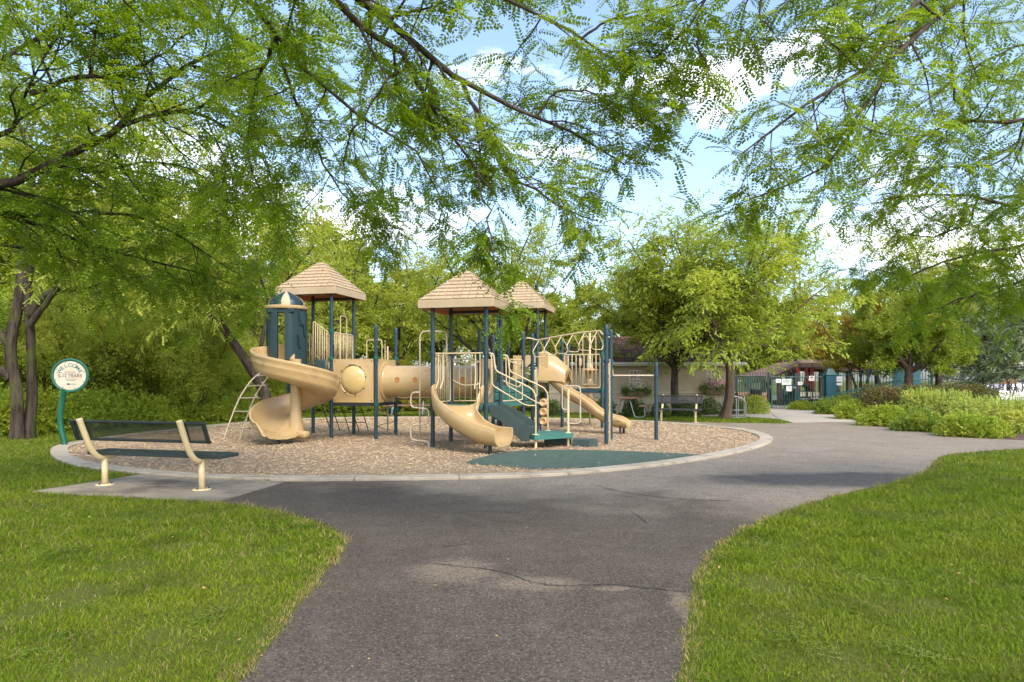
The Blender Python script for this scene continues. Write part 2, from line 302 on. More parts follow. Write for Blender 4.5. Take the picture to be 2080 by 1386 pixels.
m, nt, b, out = nodes_of('porthole_glow'); b.inputs['Base Color'].default_value = (0.42, 0.18, 0.04, 1); b.inputs['Roughness'].default_value = 0.5

# ------------------------------------------------------------------ objects: names, labels, parents
LOC = {}
def link(o, parent=None):
    COL.objects.link(o)
    if parent is not None: o.parent = parent
    return o
def tag(o, label=None, cat=None, group=None, kind=None):
    for k, v in (('label', label), ('category', cat), ('group', group), ('kind', kind)):
        if v: o[k] = v
    return o
def thing(name, label, cat, loc=(0, 0, 0), group=None, rz=0.0):
    o = bpy.data.objects.new(name, None); o.empty_display_size = 0.2; COL.objects.link(o)
    o.location = loc; o.rotation_euler = (0, 0, rz); LOC[o.name] = Vector(loc)
    return tag(o, label, cat, group)
def world_loc(o):
    v = Vector((0, 0, 0))
    while o is not None: v = v + Vector(o.location); o = o.parent
    return v

def mesh_np(name, V, Q=None, T=None, mat=None, smooth=False):
    V = np.asarray(V, np.float32).reshape(-1, 3)
    me = bpy.data.meshes.new(name); me.vertices.add(len(V)); me.vertices.foreach_set('co', V.ravel())
    Q = np.zeros((0, 4), np.int32) if Q is None else np.asarray(Q, np.int32).reshape(-1, 4)
    T = np.zeros((0, 3), np.int32) if T is None else np.asarray(T, np.int32).reshape(-1, 3)
    nl = Q.size + T.size; me.loops.add(nl); me.loops.foreach_set('vertex_index', np.concatenate([Q.ravel(), T.ravel()]))
    st = np.concatenate([np.arange(len(Q)) * 4, Q.size + np.arange(len(T)) * 3]).astype(np.int32)
    me.polygons.add(len(st)); me.polygons.foreach_set('loop_start', st)
    me.polygons.foreach_set('use_smooth', np.full(len(st), bool(smooth)))
    me.update(calc_edges=True)
    if mat: me.materials.append(MAT[mat])
    return me
def obj_np(name, V, Q=None, T=None, mat=None, parent=None, smooth=False, origin=None):
    V = np.asarray(V, np.float32).reshape(-1, 3)
    if origin is None: origin = world_loc(parent) if parent is not None else Vector((0, 0, 0))
    o = bpy.data.objects.new(name, mesh_np(name, V - np.array(origin, np.float32), Q, T, mat, smooth))
    return link(o, parent)

class MB:
    """collects shapes (world coordinates) that become ONE mesh object"""
    def __init__(s): s.V = []; s.Q = []; s.T = []; s.n = 0
    def add(s, v, q=(), t=()):
        v = np.asarray(v, float).reshape(-1, 3); s.V.append(v)
        if len(q): s.Q.append(np.asarray(q, int).reshape(-1, 4) + s.n)
        if len(t): s.T.append(np.asarray(t, int).reshape(-1, 3) + s.n)
        s.n += len(v); return s
    def box(s, c, d, rz=0.0, bev=0.0, mat3=None):
        """box round c with full sizes d; a small chamfer when bev is set"""
        hx, hy, hz = [x / 2 for x in d]
        if bev <= 0:
            v = np.array([(x, y, z) for z in (-hz, hz) for x, y in ((-hx, -hy), (hx, -hy), (hx, hy), (-hx, hy))])
            q = [(0, 3, 2, 1), (4, 5, 6, 7), (0, 1, 5, 4), (1, 2, 6, 5), (2, 3, 7, 6), (3, 0, 4, 7)]; t = []
        else:
            e = min(bev, hx * .9, hy * .9, hz * .9); v = []; q = []
            ring = lambda ax, ay, z: [(-ax, -ay, z), (ax, -ay, z), (ax, ay, z), (-ax, ay, z)]
            oct_ = lambda z: [(-hx + e, -hy, z), (hx - e, -hy, z), (hx, -hy + e, z), (hx, hy - e, z), (hx - e, hy, z), (-hx + e, hy, z), (-hx, hy - e, z), (-hx, -hy + e, z)]
            oin = lambda z: [(-hx + e, -hy + e, z), (hx - e, -hy + e, z), (hx - e, -hy + e, z), (hx - e, hy - e, z), (hx - e, hy - e, z), (-hx + e, hy - e, z), (-hx + e, hy - e, z), (-hx + e, -hy + e, z)]
            v = np.array(oin(-hz) + oct_(-hz + e) + oct_(hz - e) + oin(hz))
            for k in range(3):
                for i in range(8): q.append((k * 8 + i, k * 8 + (i + 1) % 8, k * 8 + 8 + (i + 1) % 8, k * 8 + 8 + i))
            q.append((0, 5, 3, 1)); q.append((24 + 0, 24 + 1, 24 + 3, 24 + 5)); t = []
        if mat3 is not None: v = v @ np.asarray(mat3).T
        elif rz:
            c_, s_ = math.cos(rz), math.sin(rz); v = v @ np.array([[c_, s_, 0], [-s_, c_, 0], [0, 0, 1]])
        return s.add(v + np.asarray(c, float), q, t)
    def tube(s, pts, r, n=10, closed=False, cap=True):
        P = np.asarray(pts, float); m = len(P); rr = np.full(m, r) if np.isscalar(r) else np.asarray(r, float)
        if closed: T = np.roll(P, -1, 0) - np.roll(P, 1, 0)
        else:
            T = np.empty_like(P); T[1:-1] = P[2:] - P[:-2]; T[0] = P[1] - P[0]; T[-1] = P[-1] - P[-2]
        T /= np.linalg.norm(T, axis=1)[:, None] + 1e-12
        u = np.cross(T[0], (0, 0, 1.0))
        if np.linalg.norm(u) < 1e-3: u = np.array((1.0, 0, 0))
        u /= np.linalg.norm(u); ang = np.arange(n) * 2 * math.pi / n; V = []
        for i in range(m):
            u = u - T[i] * np.dot(u, T[i]); u /= np.linalg.norm(u) + 1e-12; w = np.cross(T[i], u)
            V.append(P[i] + rr[i] * (np.cos(ang)[:, None] * u + np.sin(ang)[:, None] * w))
        V = np.concatenate(V); q = []; t = []
        for i in range(m if closed else m - 1):
            a = i * n; b_ = ((i + 1) % m) * n
            for k in range(n): q.append((a + k, a + (k + 1) % n, b_ + (k + 1) % n, b_ + k))
        if cap and not closed:
            V = np.concatenate([V, P[:1], P[-1:]]); c0 = m * n
            for k in range(n): t.append((c0, (k + 1) % n, k)); t.append((c0 + 1, (m - 1) * n + k, (m - 1) * n + (k + 1) % n))
        return s.add(V, q, t)
    def cyl(s, x, y, z0, z1, r, n=14, r1=None): return s.tube([(x, y, z0), (x, y, z1)], [r, r if r1 is None else r1], n)
    def lathe(s, c, prof, n=20, axis=None):
        """prof: (radius, height) pairs turned round a vertical axis at c (or round `axis`)"""
        a = np.arange(n) * 2 * math.pi / n; V = np.concatenate([np.stack([r * np.cos(a), r * np.sin(a), np.full(n, h)], 1) for r, h in prof])
        if axis is not None:
            rot = np.array(Vector(axis).to_track_quat('Z', 'Y').to_matrix()); V = V @ rot.T
        q = [(i * n + k, i * n + (k + 1) % n, (i + 1) * n + (k + 1) % n, (i + 1) * n + k) for i in range(len(prof) - 1) for k in range(n)]
        return s.add(V + np.asarray(c, float), q)
    def prism(s, poly, z0, z1):
        """flat polygon (x, y) list raised from z0 to z1"""
        n = len(poly); tris = tessellate_polygon([[Vector((x, y, 0)) for x, y in poly]])
        V = [(x, y, z0) for x, y in poly] + [(x, y, z1) for x, y in poly]
        area = sum(poly[i][0] * poly[(i + 1) % n][1] - poly[(i + 1) % n][0] * poly[i][1] for i in range(n))
        q = [(i, (i + 1) % n, n + (i + 1) % n, n + i) if area > 0 else (n + i, n + (i + 1) % n, (i + 1) % n, i) for i in range(n)]
        t = []
        for a, b_, c in tris:
            A, B, C = poly[a], poly[b_], poly[c]; cr = (B[0] - A[0]) * (C[1] - A[1]) - (B[1] - A[1]) * (C[0] - A[0])
            if cr < 0: b_, c = c, b_
            t.append((n + a, n + b_, n + c)); t.append((a, c, b_))
        return s.add(V, q, t)
    def sheet(s, poly, z):
        tris = tessellate_polygon([[Vector((x, y, 0)) for x, y in poly]]); t = []
        for a, b_, c in tris:
            A, B, C = poly[a], poly[b_], poly[c]; cr = (B[0] - A[0]) * (C[1] - A[1]) - (B[1] - A[1]) * (C[0] - A[0])
            t.append((a, b_, c) if cr > 0 else (a, c, b_))
        return s.add([(x, y, z) for x, y in poly], (), t)
    def grid(s, rows, closed_v=True, cap=False, prof=None):
        """rows: list of equally long rings of points, skinned one to the next"""
        m, n = len(rows), len(rows[0]); V = np.concatenate([np.asarray(r_, float) for r_ in rows]); q = []
        for i in range(m - 1):
            for k in range(n if closed_v else n - 1): q.append((i * n + k, i * n + (k + 1) % n, (i + 1) * n + (k + 1) % n, (i + 1) * n + k))
        t = []
        if prof is not None:      # close both ends along the (hollow) profile
            for a, b_, c in tessellate_polygon([[Vector((x, y, 0)) for x, y in prof]]): t.append((a, b_, c)); t.append(((m - 1) * n + a, (m - 1) * n + c, (m - 1) * n + b_))
        elif cap:
            V = np.concatenate([V, [np.mean(rows[0], 0)], [np.mean(rows[-1], 0)]])
            for k in range(n): t.append((m * n, (k + 1) % n, k)); t.append((m * n + 1, (m - 1) * n + k, (m - 1) * n + (k + 1) % n))
        return s.add(V, q, t)
    def build(s, name, mat, parent=None, smooth=False, origin=None):
        return obj_np(name, np.concatenate(s.V), np.concatenate(s.Q) if s.Q else None, np.concatenate(s.T) if s.T else None, mat, parent, smooth, origin)

def smooth_angle(o, deg=40):
    """shade smooth, but keep edges sharper than deg"""
    me = o.data; bm = bmesh.new(); bm.from_mesh(me); bmesh.ops.remove_doubles(bm, verts=bm.verts, dist=1e-5); bmesh.ops.recalc_face_normals(bm, faces=bm.faces)
    for f in bm.faces: f.smooth = True
    for e in bm.edges:
        e.smooth = not (len(e.link_faces) == 2 and e.calc_face_angle(0) > R(deg))
    bm.to_mesh(me); bm.free(); me.update(); return o
def catmull(pts, n=6, closed=False):
    P = [np.asarray(p, float) for p in pts]; out = []; m = len(P)
    for i in range(m if closed else m - 1):
        if closed: a, b_, c, d = P[(i - 1) % m], P[i], P[(i + 1) % m], P[(i + 2) % m]
        else: a, b_, c, d = P[max(i - 1, 0)], P[i], P[i + 1], P[min(i + 2, m - 1)]
        for k in range(n):
            t = k / n; out.append(0.5 * (2 * b_ + (c - a) * t + (2 * a - 5 * b_ + 4 * c - d) * t * t + (3 * b_ - a - 3 * c + d) * t ** 3))
    if not closed: out.append(P[-1])
    return np.array(out)
def inside(poly, x, y):
    """which of the points lie in the polygon (numpy)"""
    poly = np.asarray(poly); r_ = np.zeros(len(x), bool); j = len(poly) - 1
    for i in range(len(poly)):
        xi, yi = poly[i]; xj, yj = poly[j]
        c = ((yi > y) != (yj > y)) & (x < (xj - xi) * (y - yi) / (yj - yi + 1e-12) + xi); r_ ^= c; j = i
    return r_
def text_mb(txt, size, bold=0.0):
    cu = bpy.data.curves.new('t', 'FONT'); cu.body = txt; cu.size = size; cu.align_x = 'CENTER'; cu.align_y = 'CENTER'; cu.fill_mode = 'FRONT'; cu.offset = size * bold
    o = bpy.data.objects.new('t', cu); COL.objects.link(o); dg = bpy.context.evaluated_depsgraph_get(); me = bpy.data.meshes.new_from_object(o.evaluated_get(dg))
    me.calc_loop_triangles(); v = np.array([p.co[:] for p in me.vertices]).reshape(-1, 3); t = [tuple(l.vertices) for l in me.loop_triangles]
    bpy.data.objects.remove(o); bpy.data.curves.remove(cu); bpy.data.meshes.remove(me); return v, t

# ================================================================== THE GROUND
kerb_px = [(102, 920), (112, 934), (150, 948), (215, 958), (300, 967), (420, 975), (570, 979), (720, 978), (900, 976), (1100, 970), (1250, 958), (1380, 943), (1480, 926), (1540, 911),
           (1568, 898), (1560, 886), (1510, 874), (1411, 864), (1280, 856), (1100, 851), (900, 849), (700, 850), (560, 855), (450, 864), (300, 880), (180, 896), (115, 909)]
kerb_out = catmull([G(*p) for p in kerb_px], 6, True)
def offset_poly(P, d):
    n = len(P); T = np.roll(P, -1, 0) - np.roll(P, 1, 0); T /= np.linalg.norm(T, axis=1)[:, None]
    N = np.stack([-T[:, 1], T[:, 0]], 1)
    return P + N * d
kerb_in = offset_poly(kerb_out, 0.30)
if abs(kerb_in[:, 0].max() - kerb_in[:, 0].min()) > abs(kerb_out[:, 0].max() - kerb_out[:, 0].min()): kerb_in = offset_poly(kerb_out, -0.30)

path_px_left = [(445, 1021), (540, 1034), (620, 1053), (670, 1072), (698, 1090), (706, 1106), (694, 1128), (650, 1178), (600, 1242), (545, 1318), (490, 1386)]
path_px_right = [(1375, 1386), (1393, 1300), (1402, 1220), (1416, 1160), (1450, 1113), (1490, 1087), (1560, 1052), (1640, 1024), (1720, 1003), (1820, 978), (1880, 957), (1897, 938), (1922, 926), (2000, 917), (2080, 912)]
left_edge = [tuple(p) for p in catmull([G(*p) for p in path_px_left], 5)]
right_edge = [tuple(p) for p in catmull([G(*p) for p in path_px_right], 5)]
bed_px = [(1652, 831), (1690, 842), (1738, 854), (1800, 869), (1900, 882), (2000, 891), (2080, 895)]
bed_edge = [tuple(p) for p in catmull([G(*p) for p in bed_px], 4)]
path_poly = ([G(570, 975)] + left_edge + [(-2.15, 2.2), (-2.5, 0), (-2.5, -4), (1.1, -4), (1.05, 0), (0.9, 2.0)] + right_edge + [(14, 14.4), (26, 15.2), (26, 17.6), (14, 16.7)]
             + bed_edge[::-1][:-6] + [G(1612, 859), G(1590, 861), G(1450, 859), G(1300, 854), G(1100, 850), G(900, 848.2), G(700, 849), G(560, 854), G(480, 861), (-7.5, 18), (-6, 12)])
walk_poly = [G(1565, 829), G(1654, 829)] + bed_edge[1:9] + [G(1745, 857.5), G(1612, 859.5), G(1582, 852), G(1500, 846.5), G(1425, 846.5), G(1425, 842), G(1500, 841), G(1556, 838)]
pad_poly = [G(66, 1001), G(292, 965.5), G(420, 976), G(577, 981), G(445, 1021), G(250, 1012)]

lawn = MB().sheet([(-260, -60), (260, -60), (260, 420), (-260, 420)], 0).build('lawn', 'lawn_soil'); tag(lawn, kind='structure')
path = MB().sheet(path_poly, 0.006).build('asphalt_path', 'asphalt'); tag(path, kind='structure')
walk = MB().sheet(walk_poly, 0.010).build('concrete_walk', 'walk_concrete'); tag(walk, kind='structure')
for a, b_ in (((1567, 841), (1592, 859)), ((1566, 836.5), (1683, 838.5)), ((1575, 847), (1722, 848.5))):
    A, B = Vector(G(*a)), Vector(G(*b_)); d = (B - A).normalized(); n = Vector((-d.y, d.x)) * 0.012
    MB().sheet([tuple(A - n), tuple(B - n), tuple(B + n), tuple(A + n)], 0.0135).build('joint', 'crack_tar', walk)
# the bench stands on a poured slab of two bays
pad = thing('concrete_pad', 'grey stained concrete slab under the near perforated bench', 'slab', (*G(300, 990), 0))
mid = G(395, 973), G(235, 1011.5)
def split_poly(poly, A, B):
    A, B = Vector(A), Vector(B); n = Vector((-(B - A).y, (B - A).x)).normalized(); s = [(Vector(p) - A).dot(n) for p in poly]; left = []; right = []
    for i in range(len(poly)):
        p, q = Vector(poly[i]), Vector(poly[(i + 1) % len(poly)]); a, b_ = s[i], s[(i + 1) % len(poly)]
        (left if a >= 0 else right).append(tuple(p))
        if a * b_ < 0:
            x = p + (q - p) * (a / (a - b_)); left.append(tuple(x + n * 0.004)); right.append(tuple(x - n * 0.004))
    return left, right
for half in split_poly(pad_poly, *mid): MB().prism(half, 0.001, 0.02).build('slab_bay', 'pad_concrete', pad)

# kerb ring in poured lengths with open joints
kerb = thing('kerb', 'pale curved concrete kerb ringing the wood chip play area', 'kerb', (-1.9, 17.6, 0)); kerb['kind'] = 'structure'; del kerb['category']
NK = len(kerb_out); step = 7
for i0 in range(0, NK, step):
    idx = [(i0 + k) % NK for k in range(min(step, NK - i0) + 1)]
    rows = []
    for j, k in enumerate(idx):
        o_, i_ = kerb_out[k].copy(), kerb_in[k].copy()
        if j in (0, len(idx) - 1):
            other = idx[1] if j == 0 else idx[-2]; d = kerb_out[other] - kerb_out[k]; d = d / np.linalg.norm(d) * 0.005; o_ = o_ + d; i_ = i_ + d
        w = (i_ - o_); b = 0.06
        rows.append([(*o_, -0.02), (*o_, 0.038), (*(o_ + w * b), 0.05), (*(i_ - w * b), 0.05), (*i_, 0.038), (*i_, -0.02)])
    smooth_angle(MB().grid(rows, True, True).build('kerb_length', 'kerb_concrete', kerb), 25)

chips = MB().sheet([tuple(p) for p in kerb_in], 0.013).build('wood_chip_surface', 'chip_bed'); tag(chips, kind='structure')
mat_px = [(948, 943), (985, 930), (1030, 921), (1100, 917), (1180, 917), (1260, 919), (1350, 923), (1442, 929), (1400, 936), (1330, 944), (1250, 950), (1170, 953.5), (1080, 955.5), (1010, 949)]
mat_poly = [G(*p) for p in mat_px]
rm = MB().prism([tuple(p) for p in catmull(mat_poly, 3, True)], 0.01, 0.03).build('rubber_mat', 'rubber_mat'); tag(rm, kind='structure')

# loose chips on top (past counting)
def chip_field():
    N = 44000; spill = 0.45 if kerb_in is not None and np.ptp(offset_poly(kerb_out, -0.3)[:, 0]) > np.ptp(kerb_out[:, 0]) else -0.45
    Y = np.exp(rng.uniform(math.log(9.9), math.log(25.4), N)); X = rng.uniform(-10.2, 6.8, N)
    ok = (inside(kerb_in, X, Y) | (inside(offset_poly(kerb_out, -spill), X, Y) & (rng.random(N) < .012))) & ~(inside(mat_poly, X, Y) & (rng.random(N) > 0.02)); X = X[ok]; Y = Y[ok]; n = len(X)
    s = (0.5 + Y / 14 * 0.5); l = rng.uniform(0.012, 0.034, n) * s; w = rng.uniform(0.005, 0.011, n) * s; h = rng.uniform(0.004, 0.010, n) * s
    a = rng.uniform(0, math.pi, n); tl = rng.normal(0, 0.22, n); z = 0.016 + rng.random(n) * 0.014; z = np.where(inside(kerb_in, X, Y), z, np.where(inside(kerb_out, X, Y), 0.052, 0.009))
    dx = np.stack([np.cos(a), np.sin(a), np.sin(tl)], 1); dy = np.stack([-np.sin(a), np.cos(a), np.zeros(n)], 1)
    C = np.stack([X, Y, z], 1); V = []
    for sx, sy, sz in ((-1, -1, 0), (1, -1, 0), (1, 1, 0), (-1, 1, 0), (-.8, 0, 1), (.8, 0, 1)):
        V.append(C + dx * (l * sx)[:, None] + dy * (w * sy)[:, None] + np.array((0, 0, 1.0)) * (h * sz)[:, None])
    V = np.stack(V, 1).reshape(-1, 3); b0 = (np.arange(n) * 6)[:, None]
    Q = np.concatenate([b0 + np.array((0, 1, 5, 4)), b0 + np.array((2, 3, 4, 5))]); T = np.concatenate([b0 + np.array((1, 2, 5)), b0 + np.array((3, 0, 4))])
    o = obj_np('loose_wood_chips', V, Q, T, 'wood_chip'); tag(o, 'loose brown wood chips scattered over the play area', 'wood chips', kind='stuff')
chip_field()

# mown grass blades (past counting)
def mound_z(x, y): return 1.0 * np.exp(-(((x - 22.5) / 6.0) ** 2 + ((y - 32.5) / 6.5) ** 2))
def grass_field():
    N = 900000
    Y = np.exp(rng.uniform(math.log(2.2), math.log(31), N)); X = rng.uniform(-1, 1, N) * (0.78 * Y + 1.5)
    path_j = np.asarray(path_poly)
    ok = ~inside(path_j, X + rng.normal(0, .02, N) + .03 * np.sin(Y * 9 + X * 5), Y + rng.normal(0, .02, N) + .03 * np.sin(X * 11)) & ~inside(kerb_out, X, Y) & ~inside(pad_poly, X, Y) & ~inside(walk_poly, X, Y)
    bed = bed_edge + [(40, 17), (40, 45), (17, 45)]; ok &= ~inside(bed, X, Y)
    # bare, trodden spots near the left edge
    for bx, by, br in ((150, 1215, .22), (270, 1150, .16), (1560, 1190, .20), (380, 1110, .16), (90, 1030, .14), (330, 1290, .14), (560, 1120, .10), (200, 1350, .12), (1900, 1230, .12), (1700, 1330, .12), (30, 1250, .14), (480, 1200, .10)):
        gx, gy = G(bx, by); ok &= ~(((X - gx) ** 2 + ((Y - gy) * 0.8) ** 2 < (br * (0.6 + 0.8 * rng.random(N))) ** 2) & (rng.random(N) > 0.25))
    # thinner and thicker patches of turf
    den = 0.5 + 0.28 * np.sin(X * 2.3 + 1.7 * np.sin(Y * 1.9 + 1)) + 0.28 * np.sin(Y * 3.1 + 2.1 * np.sin(X * 1.6)) ; ok &= rng.random(N) < 0.62 + 0.6 * den
    X = X[ok]; Y = Y[ok]; n = len(X); k = np.clip(Y / 4.5, 0.7, 5)
    # blades close to the tarmac edge have dried out
    dist = np.full(n, 9.0)
    for edge in (left_edge, right_edge):
        E = np.array(edge)
        for i in range(len(E) - 1):
            d = E[i + 1] - E[i]; t = np.clip(((X - E[i, 0]) * d[0] + (Y - E[i, 1]) * d[1]) / (d @ d), 0, 1); dist = np.minimum(dist, np.hypot(X - E[i, 0] - t * d[0], Y - E[i, 1] - t * d[1]))
    dry = (rng.random(n) < np.exp(-(dist / 0.07) ** 1.5) * .75) | (rng.random(n) < .01 + .10 * np.clip(np.sin(X * 3.9 + 2 * np.sin(Y * 2.7)) * np.sin(Y * 4.4 + 1.5 * np.sin(X * 3.1)), 0, 1) + .06 * (X < 0))
    patch = 0.7 + 0.6 * (0.5 + 0.25 * np.sin(X * 7.1 + 2 * np.sin(Y * 3.7)) + 0.25 * np.sin(Y * 8.3 + 2 * np.sin(X * 4.9))); h = patch * rng.uniform(0.012, 0.034, n) * np.clip(k, 0.9, 1.8) * (0.75 + 0.5 * rng.random(n)); w = rng.uniform(0.0015, 0.0031, n) * k
    a = rng.uniform(0, 2 * math.pi, n); ln = h * rng.uniform(0.2, 1.5, n); la = rng.uniform(0, 2 * math.pi, n)
    C = np.stack([X, Y, np.zeros(n)], 1); d = np.stack([np.cos(a) * w, np.sin(a) * w, np.zeros(n)], 1)
    mid = C + np.stack([np.cos(la) * ln * .4, np.sin(la) * ln * .4, h * .65], 1); tip = C + np.stack([np.cos(la) * ln, np.sin(la) * ln, h], 1)
    near = Y < 7
    for nm, sel, mt, lab in (('grass', ~dry, 'grass_blade', 'short mown green grass of the lawns beside the path'), ('dry_grass', dry, 'dry_grass', 'straw coloured dry grass along the tarmac edges')):
        s1 = sel & near; s2 = sel & ~near; n1, n2 = int(s1.sum()), int(s2.sum())
        V1 = np.stack([(C - d)[s1], (C + d)[s1], (mid + d * .8)[s1], (mid - d * .8)[s1], tip[s1]], 1).reshape(-1, 3); V2 = np.stack([(C - d)[s2], (C + d)[s2], tip[s2]], 1).reshape(-1, 3)
        b1 = (np.arange(n1) * 5)[:, None]; b2 = (np.arange(n2) * 3)[:, None] + len(V1)
        o = obj_np(nm, np.concatenate([V1, V2]), b1 + np.array((0, 1, 2, 3)), np.concatenate([b1 + np.array((3, 2, 4)), b2 + np.array((0, 1, 2))]), mt); tag(o, lab, 'grass', kind='stuff')
    m = 90; i = rng.integers(0, n, 4000); i = i[(Y[i] < 12)][:m]; V = []; T = []
    for j, q in enumerate(i):
        s = rng.uniform(.006, .018); ang = rng.uniform(0, 6.28); c = np.array((X[q], Y[q], 0.02 + rng.random() * .015)); u = np.array((math.cos(ang), math.sin(ang), rng.normal(0, .3))); v = np.array((-u[1], u[0], rng.normal(0, .3)))
        V += [c - u * s, c + v * s * .5, c + u * s, c - v * s * .5 + (0, 0, .004)]; T += [(4 * j, 4 * j + 1, 4 * j + 2), (4 * j, 4 * j + 2, 4 * j + 3)]
    o = obj_np('fallen_leaves', np.array(V), None, np.array(T), 'fallen_leaf'); tag(o, 'small dry brown and yellow leaves fallen on the grass', 'leaves', kind='stuff')
grass_field()
def weeds_and_litter():
    """clover patches low in the turf, and small leaves blown onto the tarmac (past counting)"""
    r_ = np.random.default_rng(77); V = []; T = []
    for px, py, rad, n in ((120, 1120, .35, 260), (420, 1260, .30, 240), (250, 1060, .4, 220), (1750, 1180, .35, 260), (1620, 1300, .30, 240), (1950, 1100, .45, 240), (1550, 1110, .3, 180), (60, 1330, .3, 200), (1880, 1340, .25, 200), (560, 1080, .25, 140)):
        gx, gy = G(px, py); a = r_.uniform(0, 6.28, n); q = rad * np.sqrt(r_.random(n)) * (0.6 + .5 * np.sin(3 * a + px)); 
        for k in range(n):
            c = np.array((gx + q[k] * math.cos(a[k]), gy + q[k] * math.sin(a[k]), r_.uniform(.010, .026))); s = r_.uniform(.005, .009); b0 = r_.uniform(0, 6.28)
            for m in range(3):
                t = b0 + m * 2.09; u = np.array((math.cos(t), math.sin(t), r_.normal(0, .25))); v = np.array((-u[1], u[0], 0)); i = len(V); V += [c, c + u * s + v * s * .6, c + u * s * 1.5, c + u * s - v * s * .6]; T += [(i, i + 1, i + 2), (i, i + 2, i + 3)]
    o = obj_np('clover', np.array(V), None, np.array(T), 'spirea_dark_leaf'); tag(o, 'low clover leaves in patches of the lawn', 'clover', kind='stuff')
    V = []; T = []; n = 0
    while n < 70:
        y = math.exp(r_.uniform(math.log(3.2), math.log(13))); x = r_.uniform(-.5, .5) * y
        if not inside(path_poly, np.array([x]), np.array([y]))[0] or inside(kerb_out, np.array([x]), np.array([y]))[0]: continue
        s = r_.uniform(.004, .013); t = r_.uniform(0, 6.28); c = np.array((x, y, .011)); u = np.array((math.cos(t), math.sin(t), .15)); v = np.array((-u[1], u[0], .1)); i = len(V); V += [c - u * s, c + v * s * .5, c + u * s, c - v * s * .5 + (0, 0, .004)]; T += [(i, i + 1, i + 2), (i, i + 2, i + 3)]; n += 1
    o = obj_np('leaf_litter', np.array(V), None, np.array(T), 'fallen_leaf'); tag(o, 'tiny dry leaves scattered on the tarmac path', 'leaves', kind='stuff')
weeds_and_litter()

# the old seam that has cracked across the near path, with hairline branches
def crack(px, w, seed):
    r_ = np.random.default_rng(seed); P = catmull([G(*p) for p in px], 10); P = P + r_.normal(0, 0.006, P.shape); T = np.gradient(P, axis=0); T /= np.linalg.norm(T, axis=1)[:, None]
    N = np.stack([-T[:, 1], T[:, 0]], 1); ww = (w * (0.35 + r_.random(len(P))))[:, None]; ww[0] = ww[-1] = 0.0006
    rows = [[(*(p - n * q), 0.0095), (*(p + n * q), 0.0095)] for p, n, q in zip(P, N, ww)]
    MB().grid(rows, False).build('crack', 'crack_tar', path)
crack([(880, 1147), (930, 1152), (1000, 1160), (1040, 1170), (1075, 1183), (1130, 1192), (1190, 1191), (1250, 1190), (1320, 1198), (1400, 1206)], 0.006, 1)
crack([(1200, 985), (1240, 995), (1260, 1000), (1330, 1010), (1400, 1017), (1490, 1018)], 0.008, 2)
crack([(900, 1113), (925, 1110), (950, 1107)], 0.006, 3)
crack([(930, 1040), (1000, 1041), (1060, 1043)], 0.005, 4)
crack([(1280, 1040), (1300, 1052), (1316, 1066)], 0.005, 5)
crack([(1560, 915), (1640, 921), (1700, 916), (1760, 925)], 0.008, 6)

# planting bed on the right and the rise behind it
bed = MB().sheet(bed_edge + [(40, 17), (40, 40), (17, 40), (15.4, 33.5)], 0.009).build('planting_bed', 'mulch'); tag(bed, kind='structure')
gx, gy = np.meshgrid(np.linspace(14.5, 46, 40), np.linspace(22, 60, 40)); gz = 1.0 * np.exp(-(((np.minimum(gx, 24) - 24) / 6.0) ** 2 + ((gy - 36) / 8) ** 2)) - 0.03
gz = np.where(gz < 0.0, -0.03, gz)
V = np.stack([gx, gy, gz], -1).reshape(-1, 3); idx = np.arange(1600).reshape(40, 40)
mound = obj_np('grassy_rise', V, np.stack([idx[:-1, :-1], idx[:-1, 1:], idx[1:, 1:], idx[1:, :-1]], -1).reshape(-1, 4), None, 'lawn_soil', None, True); tag(mound, kind='structure')
def rise_z(x, y): return max(0.0, 1.0 * math.exp(-(((min(x, 24) - 24) / 6.0) ** 2 + ((y - 36) / 8) ** 2)) - 0.03)

# ================================================================== FOLIAGE ENGINE
def T_pinnate(pairs, lw=0.085, ll=0.20, seed=0):
    """one compound locust leaf, 1 unit long along x; every leaflet its own blade"""
    r_ = np.random.default_rng(seed); V = []; T = []
    for k in range(pairs):
        x = 0.12 + 0.86 * k / (pairs - 1); f = 1 - 0.35 * abs(k / (pairs - 1) - 0.4); dz = -0.18 * x * x
        for s in (-1, 1):
            a = R(62 + r_.normal(0, 8)); d = np.array((math.cos(a), s * math.sin(a), -0.25 + r_.normal(0, .12))); n = np.array((-d[1] * s, d[0] * s, 0)); b0 = np.array((x, 0, dz)); l = ll * f; w = lw * f / 2
            i = len(V); V += [b0, b0 + d * l * .5 + n * w, b0 + d * l, b0 + d * l * .5 - n * w]; T += [(i, i + 1, i + 2), (i, i + 2, i + 3)]
    i = len(V); V += [(0, -.008, 0), (0, .008, 0), (1, 0, -.18)]; T.append((i, i + 1, i + 2))
    return np.array(V), np.array(T)
def T_feather(teeth, w=0.17, seed=0):
    """the same compound leaf seen from afar: a narrow toothed blade"""
    r_ = np.random.default_rng(seed); V = []; T = []
    for k in range(teeth):
        x0 = k / teeth; x1 = (k + 1.25) / teeth; s = 1 if k % 2 else -1; f = 1 - 0.5 * abs(k / teeth - .4)
        i = len(V); V += [(x0, 0, -.2 * x0 * x0), ((x0 + x1) / 2 + .06, s * w * f, -.2 * x0 * x0 - .06 + r_.normal(0, .02)), (x1, 0, -.2 * x1 * x1)]; T.append((i, i + 1, i + 2))
        i = len(V); V += [(x0, 0, -.2 * x0 * x0), ((x0 + x1) / 2 + .06, -s * w * f * .8, -.2 * x0 * x0 - .06), (x1, 0, -.2 * x1 * x1)]; T.append((i, i + 1, i + 2))
    return np.array(V, float), np.array(T)
